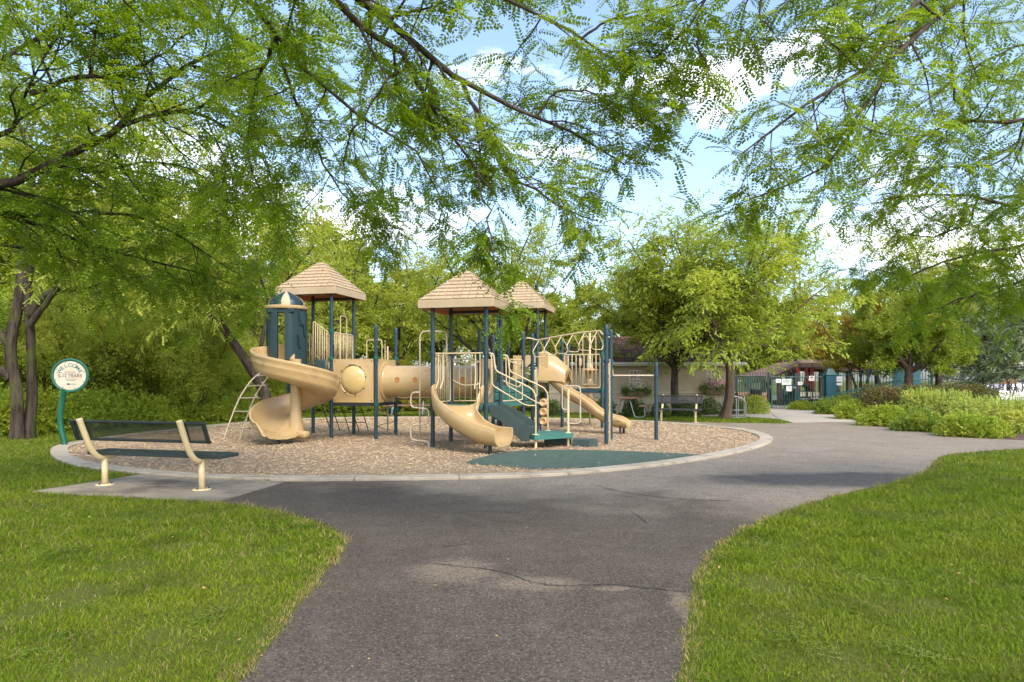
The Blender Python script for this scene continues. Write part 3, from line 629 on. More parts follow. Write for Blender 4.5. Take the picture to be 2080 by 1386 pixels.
def T_blades(n, l=1.0, w=0.45, spread=1.0, seed=0):
    """a cluster of n plain leaves"""
    r_ = np.random.default_rng(seed); V = []; T = []
    for k in range(n):
        d = r_.normal(0, 1, 3) * (spread, spread, spread * .6) + (0.5, 0, 0); d /= np.linalg.norm(d); n_ = np.cross(d, r_.normal(0, 1, 3)); n_ /= np.linalg.norm(n_); b0 = r_.normal(0, .35, 3); q = l * r_.uniform(.7, 1.2)
        i = len(V); V += [b0, b0 + d * q * .5 + n_ * w * q * .5, b0 + d * q, b0 + d * q * .5 - n_ * w * q * .5]; T += [(i, i + 1, i + 2), (i, i + 2, i + 3)]
    return np.array(V), np.array(T)
NEAR = [T_pinnate(8, 0.115, 0.22, s) for s in range(3)]; MIDL = [T_pinnate(5, 0.16, 0.23, s) for s in range(3)]
FAR = [T_feather(2, 0.20, s) for s in range(2)]; BROAD = [T_blades(3, 1.1, .55, 1, s) for s in range(4)]; NEEDLE = [T_feather(3, 0.15, s) for s in range(3)]
MIDF = [T_feather(4, 0.15, s) for s in range(3)]; SLIM = [T_blades(3, 1.4, .25, 1, s + 9) for s in range(3)]
def norm(a): return a / (np.linalg.norm(a, axis=-1, keepdims=True) + 1e-9)
def scatter(temps, pos, dirs, nrm, scl, r_):
    Vs, Ts, off = [], [], 0; which = r_.integers(0, len(temps), len(pos))
    for w, (tv, tt) in enumerate(temps):
        m = which == w
        if not m.any(): continue
        X = norm(dirs[m]); Yv = norm(np.cross(nrm[m], X)); Z = np.cross(X, Yv); s = scl[m][:, None, None]
        V = pos[m][:, None, :] + s * (tv[None, :, 0:1] * X[:, None, :] + tv[None, :, 1:2] * Yv[:, None, :] + tv[None, :, 2:3] * Z[:, None, :])
        n = len(V); Ts.append((tt[None] + (np.arange(n) * len(tv))[:, None, None]).reshape(-1, 3) + off); Vs.append(V.reshape(-1, 3)); off += n * len(tv)
    return np.concatenate(Vs), np.concatenate(Ts)
class Wood:
    def __init__(s): s.V = []; s.Q = []; s.n = 0
    def tubes(s, P, rad, k):
        """batch of branches: P (B, m, 3), rad (B, m)"""
        B, m, _ = P.shape; T = np.gradient(P, axis=1); T = norm(T); ref = np.where(np.abs(T[..., 2:3]) > 0.9, np.array((1.0, 0.1, 0)), np.array((0.05, 0.1, 1.0)))
        u = norm(np.cross(T, ref)); w = np.cross(T, u); a = np.arange(k) * 2 * math.pi / k
        V = P[:, :, None, :] + rad[:, :, None, None] * (np.cos(a)[:, None] * u[:, :, None, :] + np.sin(a)[:, None] * w[:, :, None, :])
        i = np.arange(m - 1)[:, None] * k; j = np.arange(k)[None]; q = np.stack([i + j, i + (j + 1) % k, i + k + (j + 1) % k, i + k + j], -1).reshape(-1, 4)
        s.Q.append((q[None] + (np.arange(B) * m * k)[:, None, None]).reshape(-1, 4) + s.n); s.V.append(V.reshape(-1, 3)); s.n += B * m * k
    def stem(s, P, rad, r_, k=26, rough=.07):
        """a main stem with buttressed, ridged bark"""
        m = len(P); T = norm(np.gradient(P, axis=0)); ref = np.where(np.abs(T[:, 2:3]) > 0.75, np.array((1.0, 0.1, 0)), np.array((0.05, 0.1, 1.0))); u = norm(np.cross(T, ref)); w = np.cross(T, u); a = np.arange(k) * 2 * math.pi / k
        g = r_.normal(0, 1, k); g = (g + np.roll(g, 1)) / 1.4; ridge = np.empty((m, k))
        for i in range(m): g = g * .93 + r_.normal(0, .36, k); ridge[i] = g
        lob = .07 * np.cos(3 * a + r_.uniform(0, 6))[None] * np.linspace(1, .2, m)[:, None]
        rr = rad[:, None] * (1 + rough * ridge + lob); V = P[:, None, :] + rr[..., None] * (np.cos(a)[:, None] * u[:, None, :] + np.sin(a)[:, None] * w[:, None, :])
        i = np.arange(m - 1)[:, None] * k; j = np.arange(k)[None]; q = np.stack([i + j, i + (j + 1) % k, i + k + (j + 1) % k, i + k + j], -1).reshape(-1, 4); s.Q.append(q + s.n); s.V.append(V.reshape(-1, 3)); s.n += m * k
    def build(s, name, mat, parent): return obj_np(name, np.concatenate(s.V), np.concatenate(s.Q), None, mat, parent, True)
def wander(p0, d, length, m, jit, bend, r_):
    """B branches grown from p0 along d; bend < 0 droops, > 0 rises"""
    P = np.empty((len(p0), m, 3)); P[:, 0] = p0; d = norm(d)
    for i in range(1, m):
        d = norm(d + r_.normal(0, jit, d.shape) + np.array((0, 0, bend / m))); P[:, i] = P[:, i - 1] + d * (length / (m - 1))[:, None]
    return P
def spawn(P, rad, nc, t0, t1, a0, a1, flat, up, r_):
    B, m, _ = P.shape; b_ = np.repeat(np.arange(B), nc); n = len(b_); t = np.clip(np.tile((np.arange(nc) + .5) / nc, B) + r_.normal(0, .35 / nc, n), 0, 1) * (t1 - t0) + t0
    f = t * (m - 1); i = np.minimum(f.astype(int), m - 2); fr = (f - i)[:, None]; pos = P[b_, i] * (1 - fr) + P[b_, i + 1] * fr; tan = norm(P[b_, i + 1] - P[b_, i])
    pr = r_.normal(0, 1, (n, 3)) * (1, 1, flat); pr = norm(pr - tan * (pr * tan).sum(1, keepdims=True)); a = r_.uniform(R(a0), R(a1), n)[:, None]
    d = tan * np.cos(a) + pr * np.sin(a) + np.array((0, 0, up)); rr = rad[b_, i] * (1 - fr[:, 0]) + rad[b_, i + 1] * fr[:, 0]
    return pos, norm(d), t, rr
def taper(r0, r1, m): return r0[:, None] * (1 - np.linspace(0, 1, m)[None]) + r1[:, None] * np.linspace(0, 1, m)[None]
def leaves_on(P, nl, size, temps, r_, droop=0.35, tilt=0.35, jit=0.0):
    B, m, _ = P.shape; b_ = np.repeat(np.arange(B), nl); n = len(b_); t = np.tile((np.arange(nl) + .6) / nl, B); f = t * (m - 1); i = np.minimum(f.astype(int), m - 2); fr = (f - i)[:, None]
    pos = P[b_, i] * (1 - fr) + P[b_, i + 1] * fr; tan = norm(P[b_, i + 1] - P[b_, i]); side = norm(np.cross(tan, (0, 0, 1.0)) + r_.normal(0, .25, (n, 3))) * np.where(np.arange(n) % 2, 1, -1)[:, None]
    d = norm(tan * r_.uniform(.3, 1.0, (n, 1)) + side + np.array((0, 0, -droop)) + r_.normal(0, .2, (n, 3))); nr = norm(np.array((0, 0, 1.0)) + r_.normal(0, tilt, (n, 3)))
    if jit: pos = pos + r_.normal(0, jit, pos.shape)
    return scatter(temps, pos, d, nr, size * r_.uniform(.7, 1.2, n), r_)

def finish_tree(name, label, cat, base, wood, leaf, bark, leafmat, group=None):
    t = thing(name, label, cat, tuple(base), group)
    wood.build('trunk', bark, t)
    V = []; T = []; o = 0
    for v, q in leaf: V.append(v); T.append(q + o); o += len(v)
    obj_np('crown', np.concatenate(V), None, np.concatenate(T), leafmat, t)
    return t
def resample(pts, m):
    P = catmull(pts, 8); d = np.concatenate([[0], np.cumsum(np.linalg.norm(np.diff(P, axis=0), axis=1))]); s = np.linspace(0, d[-1], m)
    return np.stack([np.interp(s, d, P[:, k]) for k in range(3)], 1), d[-1]

def limbed_tree(name, label, base, limbs, leafmat, bark, seed, density=4.2, side=0.75, twig=0.34, nl=7, size=0.165, temps=NEAR, flat=0.5, twigs=4, hang=1.0, group=None, trunk=None, droop=0.35, bare=0.0):
    """a tree whose main limbs are known: (points, start radius, end radius, first t with side shoots)"""
    r_ = np.random.default_rng(seed); w = Wood(); lf = []
    for pts, r0, r1 in trunk or ():
        P, ln = resample(pts, 44); rd = np.linspace(r0, r1, 44); rd[:6] *= (1.5, 1.36, 1.22, 1.12, 1.06, 1.02); P = P + np.cumsum(r_.normal(0, .004, P.shape), 0); w.stem(P, rd, r_)
    for lm in limbs:
        pts, r0, r1, t0 = lm[:4]; sf = lm[4] if len(lm) > 4 else 1.0
        m = 14; P, ln = resample(pts, m); P[1:-1] += r_.normal(0, 0.012, (m - 2, 3)); rd = np.linspace(r0, r1, m)[None]; w.tubes(P[None], rd, 9)
        nc = max(3, int(ln * (1 - t0) * density)); pos, d, t, rr = spawn(P[None], rd, nc, t0, 1.0, 35, 75, flat, 0.0, r_)
        L1 = sf * side * (1.15 - 0.5 * t) * r_.uniform(.55, 1.25, nc); Q = wander(pos, d, L1, 6, 0.16, -0.25 * hang, r_); q0 = np.minimum(rr * .6, .015); q1 = np.full(nc, .0025); rq = taper(q0, q1, 6); w.tubes(Q, rq, 5)
        p2, d2, t2, r2 = spawn(Q, rq, twigs, .12, 1.0, 30, 70, flat, -0.05, r_); L2 = min(1, sf * 1.3) * twig * r_.uniform(.6, 1.3, len(p2)); S = wander(p2, d2, L2, 4, 0.14, -0.45 * hang, r_); w.tubes(S, taper(np.full(len(p2), .003), np.full(len(p2), .0015), 4), 3)
        if bare: S = S[r_.random(len(S)) > bare]
        if len(S): lf.append(leaves_on(S, nl, size, temps, r_, droop))
        lf.append(leaves_on(Q[:, 3:], max(2, nl // 3), size, temps, r_, droop))
    return finish_tree(name, label, 'tree', base, w, lf, bark, leafmat, group)

def auto_tree(name, label, base, height, radius, fork, leafmat, bark, seed, r0=0.16, n_limb=6, lean=(0, 0), dens=1.0, temps=FAR, size=0.20, flat=0.20, group=None, bushy=1.0, stems=1, jit=.07, elev=(30, 68)):
    """an open spreading tree grown from a fork"""
    r_ = np.random.default_rng(seed); w = Wood(); lf = []; bx, by, bz = base; top = bz + height
    starts = []
    for s in range(stems):
        a = 2 * math.pi * s / stems + 1; o = 0.0 if stems == 1 else 0.25
        tp = np.array((bx + lean[0] + o * math.cos(a) * 2, by + lean[1] + o * math.sin(a) * 2, bz + fork)); P, _ = resample([(bx + o * math.cos(a) * .3, by + o * math.sin(a) * .3, bz - .05), ((bx + tp[0]) / 2 + r_.normal(0, .06), (by + tp[1]) / 2 + r_.normal(0, .06), bz + fork * .5), tuple(tp)], 24)
        rad = np.linspace(r0, r0 * .72, 24) / math.sqrt(stems); rad[:5] *= (1.45, 1.3, 1.18, 1.08, 1.03); w.stem(P, rad, r_, 20 if stems == 1 else 7); starts.append((tp, r0 * .72 / math.sqrt(stems)))
    B = n_limb; az = np.arange(B) * 2.399 + r_.uniform(0, 6); el = r_.uniform(R(elev[0]), R(elev[1]), B); el[0] = R(80); d = np.stack([np.cos(az) * np.cos(el), np.sin(az) * np.cos(el), np.sin(el)], 1)
    p0 = np.array([starts[i % stems][0] for i in range(B)]) - np.array((0, 0, 1.0)) * (r_.random(B) * fork * .18)[:, None]
    reach = np.minimum(radius / np.maximum(np.cos(el), .28), (height - fork) / np.maximum(np.sin(el), .3)) * .80
    P = wander(p0, d, reach, 9, .10, .12, r_); rad = taper(np.full(B, starts[0][1] * .62), np.full(B, .02), 9); w.tubes(P, rad, 7)
    nc = int(9 * bushy); p1, d1, t1, q1 = spawn(P, rad, nc, .22, 1.0, 35, 70, flat, .08, r_); L1 = radius * .52 * (1.15 - .55 * t1) * r_.uniform(.6, 1.2, len(p1)); Q = wander(p1, d1, L1, 6, .15, -.05, r_); rq = taper(np.minimum(q1 * .55, .035), np.full(len(p1), .006), 6); w.tubes(Q, rq, 4)
    p2, d2, t2, q2 = spawn(Q, rq, int(8 * bushy), .15, 1.0, 30, 75, flat, 0, r_); L2 = radius * .20 * r_.uniform(.6, 1.3, len(p2)); S = wander(p2, d2, L2, 4, .12, -.12, r_); w.tubes(S[:, ::3], taper(np.full(len(p2), .006), np.full(len(p2), .003), 2), 3)
    lf.append(leaves_on(S, int(16 * dens), size, temps, r_, .22, .3, jit)); lf.append(leaves_on(Q[:, 3:], int(7 * dens), size, temps, r_, .2, .3, jit))
    return finish_tree(name, label, 'tree', base, w, lf, bark, leafmat, group)

def conifer(name, label, base, height, radius, leafmat, seed, group=None, size=.34):
    r_ = np.random.default_rng(seed); w = Wood(); lf = []; bx, by, bz = base
    P, _ = resample([(bx, by, bz - .1), (bx, by, bz + height * .5), (bx, by, bz + height)], 8); w.tubes(P[None], np.linspace(.16, .02, 8)[None], 8)
    n = int(height * 20); z = np.sort(r_.uniform(.05, .99, n)); az = r_.uniform(0, 6.283, n); L = radius * (1 - z) ** .8 * r_.uniform(.75, 1.1, n) + .12; d = np.stack([np.cos(az), np.sin(az), np.full(n, .12)], 1)
    S = wander(np.stack([np.full(n, bx), np.full(n, by), bz + z * height], 1), d, L, 6, .07, -.25, r_); rs = taper(np.full(n, .02), np.full(n, .004), 6); w.tubes(S, rs, 4)
    p2, d2, t2, q2 = spawn(S, rs, 7, .2, 1, 35, 65, .35, -.05, r_); S2 = wander(p2, d2, radius * .26 * r_.uniform(.5, 1.2, len(p2)), 3, .1, -.25, r_)
    lf.append(leaves_on(S2, 5, size, NEEDLE, r_, .25, .5, .05)); lf.append(leaves_on(S, 5, size, NEEDLE, r_, .2, .5, .04))
    return finish_tree(name, label, 'spruce', base, w, lf, 'bark', leafmat, group)

def shrub(name, label, base, rx, ry, h, leafmat, seed, n=900, size=.055, temps=BROAD, cat='shrub', group=None, lump=.16, stems=7, spikes=0, spike_mat=None, boxy=2.0):
    """a rounded shrub: leaf clusters through its outer volume, on a few stems"""
    n = int(n * .85); size = size * 1.06; r_ = np.random.default_rng(seed); t = thing(name, label, cat, tuple(base), group); bx, by, bz = base
    d = norm(r_.normal(0, 1, (n, 3))); d[:, 2] = np.abs(d[:, 2]) * 1.05 - .12; k = norm(r_.normal(0, 1, (14, 3))); k[:, 2] = np.abs(k[:, 2])
    lobes = 1 + lump * (np.max(np.clip(norm(d) @ k.T, 0, 1) ** 8, axis=1) * 2 - 1) + r_.normal(0, lump * .25, n); rad = (r_.random(n) ** .35) * lobes
    nn = (np.abs(norm(d)) ** boxy).sum(1, keepdims=True) ** (1 / boxy); dd = norm(d) / nn
    pos = np.stack([bx + dd[:, 0] * rad * rx, by + dd[:, 1] * rad * ry, bz + np.maximum(.04, h * .12 + dd[:, 2] * rad * h * .86)], 1)
    V, T = scatter(temps, pos, norm(d + r_.normal(0, .6, (n, 3)) + (0, 0, .3)), norm(d + r_.normal(0, .8, (n, 3))), size * r_.uniform(.7, 1.4, n), r_)
    obj_np('foliage', V, None, T, leafmat, t)
    w = Wood(); az = r_.uniform(0, 6.28, stems); q = np.stack([np.cos(az) * .5, np.sin(az) * .5, np.ones(stems)], 1); S = wander(np.tile(np.array((bx, by, bz - .02)), (stems, 1)), q, np.full(stems, h * .8), 5, .15, .1, r_); w.tubes(S, taper(np.full(stems, .012), np.full(stems, .004), 5), 4); w.build('stem', 'bark', t)
    if spikes:
        a = r_.uniform(0, 6.28, spikes); rr = np.sqrt(r_.random(spikes)) * .95; p = np.stack([bx + np.cos(a) * rr * rx, by + np.sin(a) * rr * ry, bz + h * (.55 + .4 * np.sqrt(1 - rr ** 2 * .9))], 1)
        V, T = scatter([T_feather(4, .12, 5)], p, np.array((0, 0, 1.0)) + r_.normal(0, .16, (spikes, 3)), r_.normal(0, 1, (spikes, 3)), r_.uniform(.10, .24, spikes) * (h / .8), r_); obj_np('flower_spike', V, None, T, spike_mat, t)['kind'] = 'stuff'
    return t
def copy_tree(o, loc, rz=0.0, sc=1.0, label=None, group=None, mats=None):
    c = o.copy(); COL.objects.link(c); c.location = loc; c.rotation_euler = (0, 0, rz); c.scale = (sc, sc, sc) if np.isscalar(sc) else sc
    if label: c['label'] = label
    if group: c['group'] = group
    for ch in o.children:
        k = ch.copy(); COL.objects.link(k); k.parent = c
        if mats and ch.name.split('.')[0] in mats:
            k.data = ch.data; k.material_slots[0].link = 'OBJECT'; k.material_slots[0].material = MAT[mats[ch.name.split('.')[0]]]
        for g in ch.children:
            q = g.copy(); COL.objects.link(q); q.parent = k
    return c

# ================================================================== THE PLAY STRUCTURE
ps = thing('play_structure', 'large tan and blue play structure with three shingled roofs, slides and a tunnel', 'play structure', (-1.5, 17.0, 0.013))
U = np.array((0.970, -0.242)); VV = np.array((0.242, 0.970)); SP = 1.17; RZ = math.atan2(U[1], U[0])
def p2(a, u=0.0, v=0.0): return np.asarray(a) + U * u * SP + VV * v * SP
def p3(a, z): return (float(a[0]), float(a[1]), z)
A2 = np.array((-1.672, 14.54)); C2 = p2(A2, 1); B2 = p2(A2, 0, 1); D2 = p2(A2, 1, 1)
P1 = np.array((-4.377, 16.70)); P2_ = p2(P1, 0, 1); P3_ = p2(P1, -1, 1); P4 = p2(P1, -1)
Q1 = p2(P1, 1); Q2 = p2(P1, 1, 1)
S1 = Q1 + U * 2.575; S2 = S1 + VV * SP
E3 = np.array((-0.40, 20.10)); G3 = p2(E3, 1); F3 = p2(E3, 0, 1); H3 = p2(E3, 1, 1)
M1 = np.array((0.273, 16.60)); M2 = np.array((0.525, 17.72)); N1 = np.array((2.066, 15.10)); N2 = np.array((2.32, 16.20))
V1 = np.array((1.47, 20.20)); V2 = p2(V1, 1); V3 = p2(V1, 0, 1); V4 = p2(V1, 1, 1)
X1 = np.array((0.68, 18.50)); BAR = np.array((3.39, 16.20))
DK1, DK2, DK3, DKV = 1.80, 0.88, 1.45, 1.15
PR = 0.045
def post(a, top, clamps=(), cap='blue_post', mat='blue_post', z0=-0.1, r=PR):
    o = MB().cyl(a[0], a[1], z0, top, r, 16).build('post', mat, ps, True); smooth_angle(o, 50)
    c = MB().lathe((a[0], a[1], top), [(r * 1.04, -.05), (r * 1.04, 0.0), (r * .92, .02), (r * .6, .036), (0.0005, .042)], 16).build('post_cap', cap, o, True)
    for z, m in clamps:
        k = MB().lathe((a[0], a[1], z), [(r, -.045), (r * 1.28, -.04), (r * 1.28, -.012), (r * 1.5, -.010), (r * 1.5, .010), (r * 1.28, .012), (r * 1.28, .04), (r, .045)], 16)
        k.box((a[0] + r * 1.35, a[1] - .0, z), (.03, .03, .05), 0, .004)
        k.build('clamp', m, o, False)
    return o
gc, bc = 'green_clamp', 'blue_clamp'
RF1, RF2, RF3 = 3.50, 2.93, 3.47
for a, cl in ((P1, ((2.60, gc), (1.94, gc), (1.66, bc), (.86, bc))), (P2_, ((2.60, bc), (1.70, bc), (.86, bc))), (P3_, ((2.62, bc), (1.72, bc))), (P4, ((2.62, bc), (1.72, bc)))): post(a, RF1 + .10, cl)
for a, cl in ((A2, ((1.985, bc), (.885, bc))), (C2, ((1.985, bc), (.885, bc))), (B2, ((1.95, bc), (.885, bc))), (D2, ((1.95, gc), (.90, bc)))): post(a, RF2 + .10, cl)
for a in (E3, G3, F3, H3): post(a, RF3 + .10, ((2.45, bc), (DK3 - .05, bc)))
post(Q1, 2.70, ((1.95, gc), (.85, gc))); post(Q2, 2.70, ((1.95, gc), (.85, bc)))
post(S1, 2.53, ((1.95, gc), (.85, bc)), 'green_clamp'); post(S2, 2.50, ((1.95, bc), (.85, bc)))
post(M1, 2.56, ((2.42, bc), (1.72, bc), (.85, bc))); post(M2, 2.58, ((2.45, bc), (1.72, bc), (.85, bc)))
post(N1, 2.58, ((2.44, bc), (1.84, bc))); post(N2, 2.58, ((2.44, bc), (1.86, bc), (1.50, bc)))
post(V1, 2.56, ((2.16, gc), (DKV - .03, gc)), 'green_clamp'); post(V2, 2.56, ((2.16, gc), (DKV - .03, gc)), 'green_clamp'); post(V3, 2.56, ((2.16, bc),)); post(V4, 2.56, ((2.16, bc),))
post(X1, 2.15, ((1.15, gc), (1.05, bc), (.25, bc))); post(BAR, 1.80, ((1.53, bc),))

# decks
def deck(poly, z, mat='green_deck', name='deck', th=.06):
    o = MB().prism([tuple(p) for p in poly], z - th, z).build(name, mat, ps); return o
deck([P4, P1, P2_, P3_], DK1, 'dark_stair'); deck([P1, Q1, Q2, P2_], .86, 'black_rubber'); deck([A2, C2, D2, B2], DK2)
deck([D2 + U * .02, M1, M2, M2 + np.array((-.55, .30)), S2, S1 + VV * .05, D2 + VV * .06 - U * .15], DK2 - .004)
deck([E3, G3, H3, F3], DK3, 'green_deck'); deck([G3 + U * .03, X1 + np.array((.5, .15)), X1, E3 + U * .55 - VV * 1.0, E3 - VV * .05], DK3 - .004)
deck([V1, V2, V4, V3], DKV, 'blue_post', th=.10)
# two green steps between the low deck and the high deck
for i, (f, z) in enumerate(((0.0, 1.07), (.30, 1.26))):
    c = np.array((-.03, 18.05)) + VV * f * 1.6; MB().box(p3(c, z - .09), (.95, .48, .18), RZ, .012).build('step', 'green_deck', ps)
MB().box((-.02, 18.9, 1.12), (.95, .03, .52), RZ).build('riser', 'dark_stair', ps)

# roofs with moulded shingles
def roof(c, z, s, rise, seed):
    h = s / 2; fz = .155; tp = .055
    def corner(a, b_, q, zz): return (c[0] + U[0] * a * q + VV[0] * b_ * q, c[1] + U[1] * a * q + VV[1] * b_ * q, zz)
    C4 = ((-1, -1), (1, -1), (1, 1), (-1, 1))
    rows = [[corner(a, b_, h - .035, z) for a, b_ in C4], [corner(a, b_, h, z) for a, b_ in C4], [corner(a, b_, h - .012, z + fz) for a, b_ in C4], [corner(a, b_, tp, z + rise) for a, b_ in C4],
            [corner(a, b_, tp * .4, z + rise + .012) for a, b_ in C4], [corner(a, b_, tp * .4, z + rise - .05) for a, b_ in C4], [corner(a, b_, h - .06, z + fz - .03) for a, b_ in C4], [corner(a, b_, h - .035, z) for a, b_ in C4]]
    ro = MB().grid(rows, True).build('roof', 'roof_shell', ps)
    # shingles: overlapping courses, each shingle a slab of its own
    rest = MB(); nrow = 8; base_h = h - .012; run = base_h - tp; up = rise - fz; sl = math.hypot(run, up)
    cache = roof.cache
    r_ = np.random.default_rng(seed)
    for fi, (nx, ny) in enumerate(((0, -1), (1, 0), (0, 1), (-1, 0))):
        out = np.array((U[0] * nx + VV[0] * ny, U[1] * nx + VV[1] * ny)); al = np.array((-out[1], out[0]))
        slope = Vector((-out[0] * run / sl, -out[1] * run / sl, up / sl)); along = Vector((al[0], al[1], 0)); nrm_ = along.cross(slope)
        if nrm_.z < 0: nrm_ = -nrm_
        M = Matrix((along, slope, nrm_)).transposed()
        for i in range(nrow):
            t0, t1 = i / nrow, (i + 1.12) / nrow; wid0 = 2 * (base_h - run * t0); wid1 = 2 * (base_h - run * min(t1, 1)); n = max(1, round((wid0 + wid1) / 2 / .165)); off = .5 if i % 2 else 0
            edges = [k / n for k in range(n + 1)] if not off else [0] + [(k + .5) / n for k in range(n)] + [1]
            for k in range(len(edges) - 1):
                g = .006; e0, e1 = edges[k], edges[k + 1]; jt = r_.normal(0, .0015)
                xs = [(e0 - .5) * wid0 + g, (e1 - .5) * wid0 - g, (e1 - .5) * wid1 - g * .6, (e0 - .5) * wid1 + g * .6]; y0, y1 = t0 * sl + jt, min(t1, .995) * sl; th0, th1 = .034, .004
                key = (round(s, 3), i, k)
                ctr = Vector((c[0] + out[0] * base_h, c[1] + out[1] * base_h, z + fz + .001))
                lv = [(xs[0], y0, 0.0), (xs[1], y0, 0.0), (xs[2], y1, 0.0), (xs[3], y1, 0.0), (xs[0] + .005, y0 + .004, th0), (xs[1] - .005, y0 + .004, th0), (xs[2], y1, th1), (xs[3], y1, th1)]
                q = [(4, 5, 6, 7), (0, 1, 5, 4), (1, 2, 6, 5), (3, 0, 4, 7)]
                if fi < 2:
                    if key not in cache: cache[key] = mesh_np('shingle', lv, q, None, 'roof_plastic')
                    o = bpy.data.objects.new('shingle', cache[key]); COL.objects.link(o); o.parent = ro
                    o.location = ctr - world_loc(ro); o.rotation_euler = M.to_euler()
                else: rest.add([tuple(ctr + M @ Vector(p)) for p in lv], q)
    b_ = rest.build('rear_shingle', 'roof_plastic', ro); b_['kind'] = 'stuff'
    fas = MB().grid([[corner(a, b_, h - .03, z - .004) for a, b_ in C4], [corner(a, b_, h + .004, z - .004) for a, b_ in C4], [corner(a, b_, h + .006, z + fz - .01) for a, b_ in C4], [corner(a, b_, h - .012, z + fz + .006) for a, b_ in C4]], True).build('fascia', 'roof_plastic', ro)
    for a, b_ in ((0, -1), (0, 1)):
        MB().box((c[0] + VV[0] * b_ * SP / 2, c[1] + VV[1] * b_ * SP / 2, z + .03), (SP + .05, .07, .06), RZ).build('roof_beam', 'blue_post', ro)
    return ro
roof.cache = {}
roof((P1 + P3_) / 2, RF1, 1.62, .88, 1); roof((A2 + D2) / 2, RF2, 1.64, .85, 2); roof((E3 + H3) / 2, RF3, 1.64, .88, 3)

# tan tube work -------------------------------------------------------------
def bend(pts, n=5): return catmull(pts, n)
def rounded(pts, r=.06, n=4):
    """polyline with rounded corners"""
    P = [np.asarray(p, float) for p in pts]; out = [P[0]]
    for a, b_, c in zip(P, P[1:], P[2:]):
        d0 = a - b_; d1 = c - b_; l0, l1 = np.linalg.norm(d0), np.linalg.norm(d1); q = min(r, l0 * .45, l1 * .45); s, e = b_ + d0 / l0 * q, b_ + d1 / l1 * q
        for k in range(n + 1):
            t = k / n; out.append((1 - t) ** 2 * s + 2 * t * (1 - t) * b_ + t * t * e)
    return np.array(out + [P[-1]])
def rail(name, pts, r=.016, mat='tan_metal', parent=ps, n=10, rr=.06): return smooth_angle(MB().tube(rounded(pts, rr), r, n).build(name, mat, parent, True), 60)
BARM = {}
def barrier(a, b_, z0, z1, n, name='barrier', mat='tan_metal', z1b=None, inset=.06, z0b=None):
    """top and bottom rail with upright bars between two posts; the bars are pieces of their own"""
    a, b_ = np.asarray(a, float), np.asarray(b_, float); d = (b_ - a) / np.linalg.norm(b_ - a); a = a + d * inset; b_ = b_ - d * inset; z1b = z1 if z1b is None else z1b; z0b = z0 if z0b is None else z0b
    fr = MB().tube(rounded([p3(a, z0), p3(a, z1), p3(b_, z1b), p3(b_, z0b), p3(a, z0)], .05), .015, 8).build(name, mat, ps, True)
    for k in range(1, n + 1):
        t = k / (n + 1); q = a + (b_ - a) * t; zz = z0 + (z0b - z0) * t, z1 + (z1b - z1) * t; key = round(zz[1] - zz[0], 2)
        if key not in BARM: BARM[key] = mesh_np('bar', *(lambda m: (np.concatenate(m.V), np.concatenate(m.Q), np.concatenate(m.T)))(MB().tube([(0, 0, 0), (0, 0, key)], .011, 6)), mat, True)
        o = bpy.data.objects.new('bar', BARM[key]); COL.objects.link(o); o.parent = fr; o.location = Vector((q[0], q[1], zz[0])) - world_loc(fr)
    return fr
# tower with the spiral slide
fr = barrier(P4 + U * .62, P1, DK1 + .02, 2.86, 6, z1b=2.56, z0b=DK1 - .35); barrier(P1, P2_, DK1 + .12, 2.58, 9); barrier(P4 + U * .10 - VV * .25, P4 + U * .5 - VV * .25, DK1 + .05, 2.86, 3, z1b=2.75)
barrier(P3_, P4, DK1 + .05, 2.6, 8); barrier(P2_, P3_, DK1 + .05, 2.6, 8)
rail('handle', [p3(P1 + VV * .45, DK1), p3(P1 + VV * .45, 3.02), p3(P1 + VV * .78, 3.02), p3(P1 + VV * .78, DK1)], .014)
rail('handle', [p3(P1 + U * .35 + VV * 1.2, .86), p3(P1 + U * .35 + VV * 1.2, 2.45), p3(P1 + U * .75 + VV * 1.25, 2.45), p3(P1 + U * .75 + VV * 1.25, .86)], .014)
rail('handle', [p3(P1 + U * .85 + VV * 1.22, .86), p3(P1 + U * .85 + VV * 1.22, 2.40), p3(P1 + U * 1.0 + VV * .9, 2.40)], .014)
smooth_angle(MB().box(p3(P1 - U * .28 - VV * .03, 1.72), (.34, .05, .40), RZ, .02).build('kick_plate', 'dark_stair', ps), 40)
